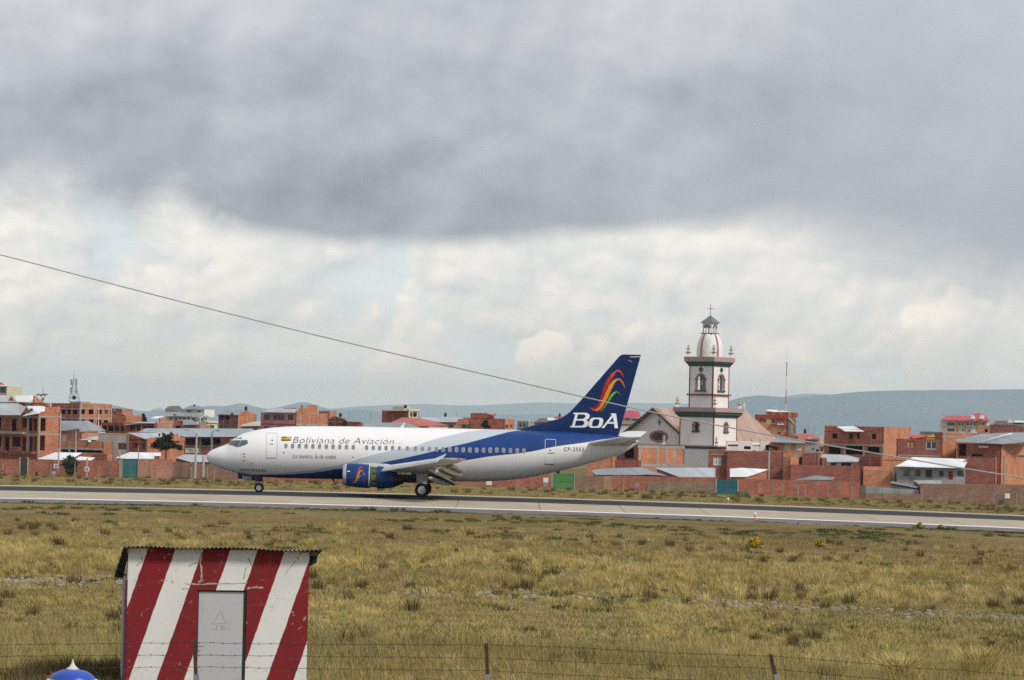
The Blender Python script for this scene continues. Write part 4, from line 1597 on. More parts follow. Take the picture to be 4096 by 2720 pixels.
so = b.build('faded_lettering', plain_once('faded_black', (0.12, 0.12, 0.13)), h12.o, fixn=False)
h13 = House('brick_house', 'brick building with stepped roofline over the right part of the long hall roof', 2, 462, 1500, 1640, 1900, 760, BR['c'], matR=BR['a'], flat=True); h13.done()

h14 = House('gallery_house', 'low brick house with a row of dark openings between white posts', 2, 520, -20, 470, 500, 520, BR['c'], theta=math.radians(8), parapet=0.3)
h14.win('L', [(78, 560, 160, 640), (182, 548, 246, 640), (266, 528, 460, 600)], 0)
h14.roof([(0, 546, -0.5), (210, 512, -0.5), (480, 520, 1), (470, 500, 5), (200, 496, 5), (0, 530, 5)], R_zinc)
h14.done()
h15 = House('brick_house', 'pink orange brick house with concrete frame in front of the green white mansion', 2, 535, 395, 495, 765, 505, BR['c'], matR=BR['e'], parapet=0.3)
h15.poly('R', [(556, 510), (556, 440), (650, 425), (655, 470), (765, 478), (765, 510)], BR['e'], 'parapet', 0.1)
h15.roof([(385, 456, 2), (470, 418, 5), (612, 414, 6), (560, 450, 1)], R_white)
h15.beams('R', [512], 0.25)
h15.done()
h16 = House('brick_house', 'dark brick house with ragged top between pink house and grey gable', 2, 545, 765, 892, 912, 478, BR['c'], theta=math.radians(10)); h16.hole('L', 790, 560, 870, 600, 0); h16.done()
h17 = House('brick_house', 'small grey gabled house below the green white mansion', 2, 560, 900, 1165, None, 545, BR['e'], theta=math.radians(15), dr=6, flat=False)
h17.hole('L', 1110, 548, 1162, 600, 0)
h17.roof([(826, 472, 6), (1040, 470, 6), (1165, 545, -0.4), (1060, 548, -0.6), (900, 552, -0.6)], R_grey)
h17.done()

# green and white mansion
hm = House('mansion', 'white and green mansion with several grey hip roofs and a roof tank', 2, 655, 640, 1170, 1300, 430, M_white, theta=math.radians(20), flat=True, cat='mansion')
hm.win('L', [(690, 428, 730, 468), (780, 430, 812, 468), (845, 432, 875, 468), (905, 434, 950, 468)], 'g')
hm.hole('L', 975, 430, 1160, 490, 0)
hm.win('R', [(1190, 440, 1215, 490), (1262, 440, 1280, 485)], 'g')
hm.cols('L', [745, 825, 890], 0.35, M_mint, 425, 470)
hm.cols('R', [1180, 1240, 1290], 0.35, M_mint, 430, 490)
hm.roof([(600, 412, 1), (650, 352, 8), (860, 348, 9), (1000, 412, -0.6), (640, 416, -0.6)], R_grey)
hm.roof([(860, 350, 8.5), (1180, 372, 5), (1190, 415, -0.8), (1000, 414, -0.8)], R_grey)
hm.roof([(1180, 400, 2), (1240, 372, 5), (1330, 425, 1), (1300, 438, -1)], R_grey)
hm.poly('L', [(760, 415), (790, 372), (870, 412)], M_wood, 'dormer', -0.7)
hm.poly('R', [(1185, 428), (1240, 378), (1290, 425)], M_mint, 'dormer', -0.5)
hm.done()
hm2 = House('mansion_upper_storey', 'upper white green storey of the mansion under its tank roof', 2, 664, 915, 1240, None, 305, M_white, theta=math.radians(12), zb=420, dr=8, cat='mansion')
hm2.win('L', [(970, 318, 1030, 350), (1130, 318, 1195, 350)], 'g')
hm2.cols('L', [925, 950, 1050, 1215], 0.3, M_mint, 306, 370)
hm2.roof([(905, 304, -0.5), (1020, 246, 5), (1160, 248, 5), (1270, 296, -0.5)], R_grey)
hm2.done()
tank(2, 1086, 226, 278, 668, 'black water tank on top of the green white mansion', 42)
hm3 = House('barn', 'house with long dark brown roof left of the mansion top', 2, 690, 640, 905, None, 345, M_wood, theta=math.radians(8), dr=9, flat=False)
hm3.roof([(626, 296, 1), (700, 254, 7), (850, 252, 7), (935, 335, 0), (900, 352, -0.6), (640, 352, -0.6)], R_brown)
hm3.done()
hm4 = House('mint_house', 'low mint green annex with balcony right of the mansion', 2, 630, 1168, 1275, 1450, 495, M_mint, cat='house')
hm4.win('R', [(1310, 550, 1400, 600)], 'w')
hm4.win('L', [(1190, 560, 1250, 600)], 'g')
hm4.beams('R', [498], 0.5, M_cream, 'balcony_rail', 0.3)
hm4.done()
tree('conifer', 'dark conical conifer standing between the brick houses', 2, [(285, 395, 22, 28), (285, 440, 42, 32), (288, 475, 58, 26)], (285, 490), 560, L_con, 2600, 0.26, 0.2)
pole(2, 1026, 600, 1030, 430, 600, 'slim white pole in front of the mansion', 0.09, 0.06, M_signw)

h18 = House('brick_house', 'brick house with blue upper floor and black tank behind the cockpit', 2, 605, 1466, 1765, 2060, 392, BR['c'], matR=BR['b'], parapet=0.1)
h18.win('L', [(1478, 402, 1560, 468), (1572, 402, 1640, 468)], 0)
h18.win('L', [(1690, 412, 1732, 462), (1492, 535, 1590, 605), (1682, 536, 1730, 582)], 'g')
h18.box('L', 1466, 395, 1644, 402, -0.5, 0.0, 'blue_fascia', plain_once('navy_paint', (0.015, 0.03, 0.11)))
h18.box('L', 1478, 430, 1560, 470, 0.3, 0.4, 'blue_panel', plain_once('royal_blue_paint', (0.02, 0.07, 0.42)))
h18.poly('R', [(1765, 395), (1900, 322), (2060, 378), (2060, 400), (1765, 400)], BR['b'], 'gable')
h18.cols('R', [1770, 1905], 0.3)
h18.roof([(1478, 386, 4), (1560, 322, 9), (1890, 320, 5), (1768, 398, -0.6)], R_grey)
h18.poly('L', [(1660, 400), (1695, 352), (1735, 398)], M_wood, 'dormer', -0.4)
h18.done()
tank(2, 1896, 252, 320, 607, 'black water tank on the ridge of the blue trimmed brick house', 44)
h19 = House('beige_roof_house', 'house with a pale beige sheet roof left of the pink house', 3, 555, -160, 195, None, 655, M_greyplaster, theta=math.radians(6), dr=8, flat=False)
h19.roof([(-160, 640, 0), (40, 585, 6), (110, 576, 7), (195, 580, 7), (195, 655, -0.6), (-160, 660, -0.6)], R_beige)
h19.done()

hp = House('pink_house', 'two storey pink house with stepped orange brick side behind the fuselage', 3, 540, 198, 840, 1420, 415, M_pinkp, matR=BR['b'], flat=True, theta=math.radians(30))
hp.win('L', [(255, 446, 356, 542), (424, 448, 630, 546), (690, 450, 792, 548), (255, 656, 356, 730), (470, 660, 572, 730)], 'w')
hp.beams('L', [622], 0.2, M_maroon, 'string_course')
hp.cols('R', [900, 1065, 1215], 0.3)
hp.beams('R', [630], 0.25)
hp.poly('R', [(842, 420), (848, 375), (910, 372), (915, 320), (945, 316), (946, 272), (1224, 270), (1228, 420)], BR['b'], 'stepped_parapet')
hp.poly('R', [(948, 272), (1065, 272), (1040, 335), (948, 340)], M_conc, 'concrete_patch', -0.03, 0.02)
hp.roof([(236, 404, 2), (392, 336, 9), (852, 335, 6), (842, 418, -0.6), (640, 414, 1)], R_zinc)
hp.poly('L', [(200, 415), (204, 384), (268, 380), (270, 344), (392, 340), (392, 322), (610, 318), (620, 340), (240, 405)], BR['b'], 'rear_parapet', 4.0)
hp.done()
hpf = House('far_block', 'distant pinkish apartment block right of the pink house', 3, 800, 1250, 1445, 1570, 378, M_pinkp, matR=BR['e'], cat='building')
hpf.win('L', [(1262, 440, 1290, 480), (1310, 440, 1345, 480), (1370, 440, 1410, 480), (1300, 390, 1330, 415), (1370, 388, 1400, 412)], 'g'); hpf.done()
h20 = House('brick_house', 'dark red brick house with stepped gable and black tank behind the fuselage', 3, 522, 1420, 1690, 1768, 545, BR['c'], flat=True)
h20.poly('L', [(1420, 560), (1422, 530), (1460, 524), (1465, 500), (1520, 480), (1560, 480), (1700, 520), (1700, 560)], BR['c'], 'stepped_gable')
h20.beams('L', [575], 0.15)
h20.done()
tank(3, 1640, 412, 490, 527, 'black water tank above the dark red stepped brick house', 52)
h21 = House('brick_house', 'low house with small grey mono-pitch roof right of the dark red gable', 3, 518, 1765, 2015, 2060, 585, BR['f'], theta=math.radians(15), flat=False)
h21.roof([(1700, 500, 5), (1790, 482, 7), (2025, 560, 2), (2010, 584, -0.6), (1765, 578, -0.6)], R_grey)
h21.done()
hgx = House('grey_hip_house', 'low house under a blue grey hip roof right above the fuselage', 4, 470, -170, 690, None, 440, BR['c'], theta=math.radians(4), dr=12, flat=False)
hgx.roof([(-170, 440, 0), (-70, 362, 10), (470, 360, 11), (716, 437, 2), (690, 442, -0.8)], R_grey)
hgx.done()
h22 = House('brick_house', 'brick house with cream stair tower and black tank behind the red roof', 4, 575, 110, 522, 690, 172, BR['a'], matR=M_cream, parapet=0.2)
h22.roof([(105, 172, -0.5), (118, 166, 3), (440, 166, 3), (525, 174, -0.5)], M_conc, 'roof_slab', 0.15)
h22.win('R', [(555, 195, 590, 265), (600, 190, 660, 265)], 0)
h22.box('R', 520, 105, 615, 170, 1.0, 4.0, 'stair_tower', M_cream)
h22.box('R', 520, 140, 690, 172, -0.2, 0.4, 'canopy', M_cream)
h22.done()
tank(4, 478, 74, 132, 573, 'black water tank on the cream stair tower', 46)
h23 = House('red_roof_house', 'low house with broad red hip roof behind the fuselage', 4, 505, 270, 700, 1150, 412, M_cream, theta=math.radians(10), flat=False)
h23.roof([(262, 352, 3), (430, 280, 9), (632, 284, 9), (560, 372, 1), (690, 412, -0.8), (640, 440, -0.9)], R_red)
h23.roof([(632, 284, 9), (800, 310, 10), (1155, 404, 3), (690, 414, -0.8), (560, 372, 1)], R_red)
h23.roof([(262, 352, 3), (560, 372, 1), (640, 440, -0.9), (240, 420, 0)], R_red, 'front_roof')
h23.done()
h24 = House('long_house', 'long low house with pale sheet roof and dark ridge behind the red roof', 4, 548, 690, 1380, None, 345, M_pinkp, theta=math.radians(4), dr=10, flat=False)
h24.roof([(690, 268, 8), (1390, 276, 9), (1300, 350, -0.6), (990, 350, -0.6), (810, 330, 1)], R_zinc)
h24.box('L', 690, 264, 1385, 274, 8.2, 8.6, 'ridge_cap', M_maroon)
h24.hole('L', 1170, 385, 1235, 430, 'g')
h24.done()
tank(4, 1108, 196, 262, 560, 'black water tank standing above the long pale roof', 40)
h25 = House('brick_house', 'pale orange brick house with one window right of the red hip roof', 4, 512, 1300, 1500, None, 300, BR['f'], theta=math.radians(12), dr=7)
h25.poly('L', [(1400, 305), (1402, 282), (1500, 280), (1500, 305)], BR['f'], 'parapet')
h25.hole('L', 1355, 385, 1442, 447, 'g'); h25.beams('L', [372], 0.15); h25.done()
h26 = House('brick_house', 'large red brick house with pink edged roof and sunlit orange side near the fin root', 4, 508, 1502, 2040, 2192, 296, BR['a'], matR=BR['f'], theta=math.radians(22), parapet=0.2)
h26.poly('L', [(1502, 300), (1504, 204), (1740, 206), (1870, 262), (1872, 300)], BR['a'], 'upper_storey')
h26.roof([(1730, 204, 0.5), (1790, 228, 0.5), (1916, 212, 6), (1890, 252, 5), (1860, 256, 0.5)], R_crim)
h26.win('R', [(2050, 386, 2100, 446), (2124, 386, 2162, 440)], 'g')
h26.done()
tree('tree', 'dark bushy tree in front of the large red brick house', 4, [(1740, 345, 40, 25), (1730, 395, 62, 35), (1760, 425, 60, 25)], (1745, 450), 498, L_dark, 1600, 0.22, 0.15)
h27 = House('house', 'small brick and concrete houses left of the tail dorsal fin', 13, 640, 300, 410, 450, 770, M_greyplaster, matR=M_conc)
h27.win('L', [(320, 790, 345, 830), (360, 790, 385, 830)], 'g'); h27.done()
h28 = House('gable_house', 'dark gabled house just left of the fin leading edge', 13, 660, 470, 610, None, 775, M_conc, theta=math.radians(8), dr=8, flat=False)
h28.roof([(455, 790, 0), (530, 742, 4), (600, 742, 5), (612, 775, 1), (560, 780, -0.5)], R_brown); h28.done()
h29 = House('white_roof_house', 'house with white roof and red dormer left of the fin', 13, 700, 605, 760, None, 765, M_white, theta=math.radians(8), dr=8)
h29.roof([(605, 764, 0), (610, 738, 5), (740, 738, 5), (760, 762, 0)], R_white)
h29.roof([(672, 738, 3), (690, 724, 5), (756, 722, 5), (760, 738, 3)], R_crim, 'dormer_roof')
h29.done()
tank(13, 730, 690, 722, 705, 'small black water tank left of the fin leading edge', 22)
h30 = House('red_roof_house', 'white house with rounded crimson roof between the fin and the church', 6, 650, 240, 545, 620, 385, M_white, matR=M_white, theta=math.radians(15), cat='house')
h30.win('L', [(345, 390, 400, 412), (440, 392, 520, 420)], 'g')
h30.roof([(230, 380, 2), (300, 300, 6), (420, 276, 8), (530, 290, 7), (560, 372, -0.7), (330, 384, -0.7)], R_crim)
h30.beams('L', [478], 0.4, BR['f'], 'brick_band')
h30.done()

# ------------------------------------------------------------------ right of the tail
h31 = House('brick_house', 'orange brick house with pale concrete frame in front of the church gable', 6, 470, 230, 515, 1152, 752, BR['c'], matR=BR['f'], theta=math.radians(52), parapet=0.3)
h31.hole('L', 330, 775, 462, 932, 0)
h31.cols('R', [545, 790, 912, 1018], 0.42, None)
h31.beams('R', [778, 1030], 0.45)
h31.box('R', 505, 742, 1152, 752, -0.12, 0.3, 'wall_cap', M_maroon)
h31.done()
h32 = House('brick_house', 'plain orange brick wall block under the tail cone', 6, 458, -160, 165, None, 915, BR['f'], theta=math.radians(8), dr=5); h32.done()
h32b = House('brick_house', 'red brick lower storey with dark strip roof behind the sheet roofs by the tail', 6, 462, 160, 520, 560, 960, BR['c'], theta=math.radians(14), dr=5); h32b.done()
lean_to('shed', 'long low shed with warped grey sheet roof right of the green gate', 6, 433, [(-120, 1100, 4), (60, 1075, 6), (560, 1058, 7), (915, 1172, 2), (640, 1152, 0), (560, 1162, 0), (-60, 1160, 0)], R_grey, wmat=BR['a'])
lean_to('shed', 'shed with pale grey sheet roof left of the deep teal gate', 6, 433, [(745, 1064, 7), (1562, 1064, 7), (1548, 1192, 0), (1082, 1192, 0)], R_zinc, wmat=BR['a'])
lean_to('shed', 'shed under a sagging white sheet roof behind the deep teal gate', 7, 433, [(-152, 1030, 6), (20, 1018, 7), (424, 1040, 7), (250, 1105, 3), (100, 1152, 0.5), (-150, 1152, 0)], R_white, wmat=BR['b'])
h33 = House('brick_house', 'long dark red brick house with barred window below the church tower', 6, 448, 1478, 2045, 2260, 836, BR['c'], theta=math.radians(6), dr=6, parapet=0.2)
h33.hole('L', 1546, 912, 1652, 1026, 'c'); h33.beams('L', [884], 0.12); h33.done()
h34 = House('brick_house', 'dark red brick house continuing right behind the concrete pole', 7, 447, -190, 645, None, 775, BR['c'], theta=math.radians(4), dr=6); h34.done()
b = None
h35 = House('brick_house', 'orange brick house with two white curtained windows right of the church', 7, 486, 450, 965, None, 640, BR['f'], theta=math.radians(6), dr=7, flat=False)
h35.win('L', [(664, 652, 758, 750), (832, 652, 928, 750)], 'c')
h35.roof([(560, 545, 8), (690, 560, 8), (975, 640, 2), (960, 650, -0.6), (470, 632, -0.6)], R_grey)
h35.done()
h36 = House('gallery', 'low white arcade with dark gaps at the foot of the church roof', 7, 492, -200, 590, None, 625, M_white, theta=math.radians(3), dr=5, cat='building')
h36.win('L', [(-180, 640, -30, 690), (60, 690, 160, 735), (190, 640, 300, 690), (380, 650, 420, 730)], 0)
h36.done()
tree('tree', 'small dark tree by the white arcade right of the church', 7, [(440, 690, 55, 30), (520, 720, 45, 28), (405, 730, 30, 25)], (455, 800), 470, L_dark, 1500, 0.2, 0.12)
pole(7, 428, 1110, 437, 760, 440, 'concrete utility pole before the dark red brick houses', 0.14, 0.12)
h37 = House('brick_outbuilding', 'pale orange brick outbuilding with broken top right of the concrete pole', 7, 442, 640, 750, 925, 850, BR['f'], matR=BR['f'], theta=math.radians(30)); h37.done()
h38 = House('brick_outbuilding', 'dark red brick outbuilding beneath the curtained windows', 7, 444, 930, 1160, 1290, 800, BR['c'], theta=math.radians(10)); h38.done()
h38b = House('shed', 'small concrete roof room right of the curtained windows', 7, 452, 795, 945, None, 805, M_conc, theta=math.radians(10), dr=3); h38b.hole('L', 830, 815, 915, 845, 0); h38b.done()
h39 = House('shelter', 'open shelter with wide pale grey sheet roof and white and dark wall', 7, 446, 1290, 1700, None, 925, M_white, theta=math.radians(4), dr=6, flat=False, cat='shed')
h39.win('L', [(1360, 938, 1435, 990), (1508, 936, 1660, 990)], 0)
h39.roof([(1155, 812, 7), (1600, 828, 8), (1785, 880, 4), (1765, 926, -0.5), (1305, 930, -0.8), (1290, 868, 3), (1172, 868, 4)], R_zinc)
h39.done()
h40 = House('brick_house', 'wide dark red brick building directly behind the right boundary wall', 7, 437, 755, 1808, None, 992, BR['c'], theta=math.radians(2), dr=5, parapet=0.25)
h40.done()
lean_to('shed', 'flat weathered grey roof strip behind the red boundary wall', 7, 432.5, [(825, 1196, 0), (1120, 1130, 3), (1420, 1160, 2.5), (1370, 1198, 0)], R_grey)
h41 = House('brick_block', 'pale orange brick block with steps behind the grey sheet fence', 7, 438, 1812, 1830, 2260, 990, BR['f'], theta=math.radians(70), cat='building')
h41.done()
h41b = House('brick_block', 'taller pale orange brick corner block left of the white roofed house', 7, 446, 1780, 2108, 2420, 845, BR['c'], matR=BR['f'], cat='building'); h41b.done()

# red and yellow decorated building
hc = House('decorated_building', 'red and yellow decorated building with glass tower right of the church', 7, 720, 225, 720, 838, 240, BR['f'], matR=plain_once('dark_green_glass', (0.02, 0.035, 0.035), rough=0.25), cat='building', theta=math.radians(15))
hc.win('L', [(340, 275, 398, 332), (470, 282, 528, 345), (560, 275, 590, 335), (615, 275, 650, 335), (682, 290, 722, 345), (688, 395, 718, 470), (560, 475, 610, 515)], 'g')
hc.cols('L', [410, 440], 0.5, M_yellow, 250, 365)
hc.cols('L', [548, 605, 660], 0.5, M_redp, 250, 360)
hc.cols('L', [300, 325], 0.6, M_redp, 240, 330)
hc.beams('L', [244], 0.8, M_redp, 'cornice', 0.25)
hc.beams('L', [262], 0.3, M_yellow, 'yellow_band', 0.12)
hc.box('L', 470, 352, 545, 376, -0.5, 0, 'balcony', M_redp)
hc.box('L', 560, 356, 660, 372, -0.4, 0, 'balcony', M_signw)
hc.box('L', 680, 350, 735, 382, -0.6, 0, 'balcony', M_redp)
hc.box('L', 680, 480, 735, 510, -0.6, 0, 'balcony', M_redp)
hc.box('L', 738, 290, 752, 520, -0.5, 0, 'pilaster', M_yellow) if False else None
hc.poly('R', [(722, 260), (800, 350), (800, 372), (722, 285)], M_yellow, 'sloping_cornice', -0.25, 0.25)
hc.cols('R', [765, 785], 0.5, M_yellow, 340, 520)
hc.box('R', 786, 190, 846, 255, -0.3, 1.0, 'red_crest', M_redp)
hc.done()
hc2 = House('penthouse', 'yellow penthouse with a white roof on the decorated building', 7, 726, 384, 756, None, 182, M_yellow, theta=math.radians(15), zb=245, dr=6, cat='penthouse')
hc2.win('L', [(412, 188, 472, 215), (530, 192, 580, 225), (640, 195, 668, 222)], 'g')
hc2.cols('L', [690, 715], 0.5, M_redp, 185, 240)
hc2.roof([(380, 156, 0), (420, 146, 4), (560, 150, 5), (760, 180, 0), (500, 178, -0.4)], R_white)
hc2.done()
tank(7, 588, 150, 178, 728, 'black water tank on the yellow penthouse', 40)

h42 = House('red_roof_house', 'grey house with red roof and small pale gable behind the red brick building', 7, 575, 960, 1200, None, 590, M_greyplaster, theta=math.radians(8), dr=9, flat=False)
h42.win('L', [(1070, 720, 1105, 745), (1130, 735, 1185, 775)], 'g')
h42.roof([(780, 512, 8), (1080, 502, 8), (1196, 582, -0.6), (1000, 590, -0.6), (860, 575, 2)], R_red)
h42.poly('L', [(1005, 600), (1040, 540), (1085, 600)], M_cream, 'gable', -0.7)
h42.done()
tank(7, 970, 425, 500, 590, 'black water tank on a stand above the red roof', 40)
h43 = House('brick_house', 'low brick house in front of the red roofed grey house', 7, 540, 620, 860, 970, 535, BR['a'], matR=BR['e'], theta=math.radians(12)); h43.done()
h43b = House('house', 'narrow cream house with red awning left of the unfinished brick house', 7, 560, 1195, 1262, None, 525, M_cream, theta=math.radians(8), dr=5)
h43b.win('L', [(1205, 725, 1258, 775)], 'g'); h43b.box('L', 1200, 685, 1262, 715, -0.5, 0, 'awning', M_redp); h43b.done()

# unfinished two-storey brick house
h44 = House('brick_house', 'unfinished two storey brick house with silver roof and square openings', 7, 520, 1264, 2145, 3990, 395, BR['a'], matR=BR['f'], theta=math.radians(30), flat=True, parapet=0.6)
h44.L = h44.L
h44.R = onplane(*q(8, 488, 372), h44.C, h44.dR)[0]
h44.tops['L'] = h44.tz('L', 1700, 470)[1]
h44.tops['R'] = h44.zt
h44.win('L', [(1378, 500, 1450, 576), (1968, 506, 2030, 580), (1325, 700, 1500, 802), (1575, 675, 1840, 812), (1905, 700, 2082, 800)], 0)
h44.win('L', [(1632, 502, 1680, 576), (1745, 502, 1786, 576)], 0)
h44.poly('L', [(1264, 480), (1266, 394), (1446, 396), (1448, 430), (1560, 430), (1562, 475), (1562, 480)], BR['a'], 'parapet')
h44.poly('L', [(1842, 480), (1846, 432), (1940, 430), (1942, 402), (2145, 400), (2145, 480)], BR['a'], 'parapet')
h44.beams('L', [672], 0.3)
h44.cols('L', [1562, 1848, 2135], 0.3, None, 660, None)
h44.roof([(1446, 400, 8), (1700, 394, 9), (1856, 474, 0), (1566, 470, 1)], R_white)
h44.cols('R', [2165], 0.25)
h44.done()

# ------------------------------------------------------------------ right edge
h45 = House('brick_house', 'dark red brick house with two see-through window openings', 8, 472, 316, 905, None, 540, BR['c'], theta=math.radians(5), dr=6, flat=False)
h45.hole('L', 430, 556, 540, 662, 'c', M_wood, BR['f']); h45.hole('L', 698, 566, 838, 672, 'g', M_signw)
h45.beams('L', [760], 0.25); h45.done()
h46 = House('brick_house', 'brick house with sunlit orange side wall left of the big grey roof', 8, 480, 815, 915, 1385, 440, BR['a'], matR=BR['b'], theta=math.radians(60)); h46.beams('R', [505], 0.25); h46.cols('R', [940], 0.3); h46.done()
h46b = House('brick_house', 'orange brick side building below the brick house by the big grey roof', 8, 466, 880, 912, 1112, 545, BR['f'], theta=math.radians(60)); h46b.done()
h47 = House('brick_workshop', 'brick workshop under a wide grey sheet roof at the right edge', 8, 456, 1120, 1722, 2120, 600, BR['c'], matR=BR['f'], flat=False, cat='building', theta=math.radians(24))
h47.hole('L', 1134, 592, 1240, 760, 0); h47.hole('L', 1315, 735, 1468, 768, 0)
h47.hole('R', 1940, 752, 2100, 788, 'g')
h47.box('L', 1415, 625, 1548, 650, -0.04, 0.02, 'white_stripe', M_signw)
h47.roof([(1088, 546, 6), (1440, 470, 14), (1862, 450, 18), (2150, 446, 24), (2150, 566, 6), (1722, 606, -1.4), (1120, 574, 3)], R_grey)
h47.roof([(1450, 562, 0.5), (1600, 520, 3.5), (1880, 452, 12), (1850, 450, 12), (1560, 530, 3), (1500, 548, 1)], R_white, 'patch_sheet', 0.05)
h47.done()
h48 = House('white_roof_house', 'low grey house with bright white sheet roof at the right', 8, 436, 300, 1245, None, 932, M_greyplaster, theta=math.radians(3), dr=7, flat=False)
h48.win('L', [(388, 950, 475, 1040), (552, 948, 622, 1040), (690, 950, 775, 1050)], 0)
h48.win('L', [(868, 958, 946, 1050), (1115, 958, 1215, 1050)], 'g'); h48.win('L', [(1000, 968, 1062, 1088)], 'd', M_redp, M_redp)
h48.roof([(285, 906, -0.9), (520, 784, 7), (1312, 814, 8), (1248, 866, 4), (1215, 932, -0.9), (700, 920, -1.1)], R_white)
h48.done()
h49 = House('brick_house', 'plain dark red brick block right of the white roofed house', 8, 440, 1250, 1646, 1760, 790, BR['c'], matR=BR['f'], theta=math.radians(10)); h49.done()
h50 = House('brick_house', 'pale orange brick wall block left of the white roofed house', 8, 444, 76, 82, 520, 765, BR['f'], theta=math.radians(70)); h50.done()
h50b = House('brick_house', 'low pale orange brick block behind the grey sheet shacks', 8, 437, -160, 235, None, 962, BR['f'], theta=math.radians(5), dr=4); h50b.done()
lean_to('shack', 'low shack of tilted grey sheets left of the brown boundary wall', 8, 431.5, [(205, 1136, 1), (230, 1112, 2.5), (610, 1190, 1.5), (560, 1202, 0)], R_grey, wmat=M_wood)
lean_to('shack', 'shack with pale blue grey sheet roof beside the brown boundary wall', 8, 431.5, [(520, 1100, 3), (905, 1100, 3), (908, 1172, 0), (640, 1178, 0)], R_zinc, wmat=BR['d'])

hr = House('mansion', 'distant white mansion with long red roof and dormers on the right', 8, 1020, 900, 1568, None, 285, M_white, theta=math.radians(6), dr=14, cat='mansion')
hr.win('L', [(988, 305, 1088, 350), (988, 388, 1085, 430)], 'w')
hr.win('L', [(1140, 305, 1165, 350), (1175, 305, 1200, 350), (1248, 300, 1280, 350), (1298, 300, 1325, 350), (1345, 300, 1370, 350), (1420, 305, 1440, 345), (1460, 305, 1480, 345), (1185, 398, 1210, 430), (1275, 405, 1300, 432)], 'g')
hr.cols('L', [1120, 1225, 1390, 1500], 0.9, M_yellow, 290, 430)
hr.beams('L', [375], 0.5, M_cream, 'string_course', 0.1)
hr.roof([(885, 272, -1.5), (990, 212, 8), (1330, 216, 10), (1330, 285, -1.5)], R_crim)
hr.roof([(1325, 285, -1.5), (1330, 192, 6), (1400, 176, 9), (1450, 180, 9), (1580, 288, -1.5)], R_crim)
for x_, yy in ((1340, 232), (1468, 232)):
    b = MB()
    ps = [PZ(8, x_ - 28, yy + 22, 1016), PZ(8, x_ + 28, yy + 22, 1016), PZ(8, x_ + 22, yy - 8, 1016), PZ(8, x_, yy - 28, 1016), PZ(8, x_ - 22, yy - 8, 1016)]
    b.hexa([(p.x, p.y, p.z) for p in ps], [(p.x, p.y + 4, p.z) for p in ps])
    b.build('dormer', M_white, hr.o)
hr.done()
h51 = House('brick_block', 'brick building with balconies left of the distant white mansion base', 8, 1010, 1400, 1590, None, 350, BR['e'], theta=math.radians(8), dr=8); h51.hole('L', 1495, 395, 1535, 440, 0); h51.done()
h52 = House('ruined_block', 'distant unfinished dark block with posts and a pale gable at the right edge', 8, 960, 1605, 2150, None, 345, BR['c'], theta=math.radians(5), dr=12, flat=False, cat='building')
h52.win('L', [(1625, 362, 1690, 430), (1705, 362, 1740, 430), (1755, 362, 1800, 430), (1820, 362, 1860, 430), (1880, 362, 1930, 430), (1955, 362, 2010, 430), (2030, 362, 2100, 430)], 0)
h52.beams('L', [348], 0.5)
h52.roof([(1615, 330, 0), (1640, 285, 8), (2150, 292, 8), (2150, 338, 0)], plain_once('rusty_roof', (0.2, 0.065, 0.05)))
h52.poly('L', [(1800, 310), (1840, 248), (1895, 308)], M_signw, 'gable', -1.0)
h52.roof([(1900, 305, -0.5), (1905, 284, 4), (2040, 286, 4), (2030, 306, -0.5)], R_white, 'patch_sheet')
h52.done()
h53 = House('clutter_house', 'low house with red and yellow tarpaulin roof behind the see-through windows', 8, 560, 488, 815, None, 500, M_redp, theta=math.radians(4), dr=5, flat=False)
h53.roof([(484, 500, 0), (500, 478, 4), (640, 480, 4), (700, 505, 0), (520, 530, -0.6)], plain_once('orange_red_tarpaulin', (0.55, 0.1, 0.04)))
h53.roof([(700, 535, -0.3), (720, 492, 3), (815, 492, 3), (815, 535, -0.3)], M_yellow, 'yellow_tarpaulin')
h53.done()
h54 = House('cream_house', 'far cream house peeping over the tarpaulin roofs', 8, 640, 612, 815, None, 440, M_cream, theta=math.radians(8), dr=6)
h54.roof([(605, 442, -0.6), (625, 428, 4), (790, 432, 4), (820, 446, -0.6)], R_brown); h54.done()
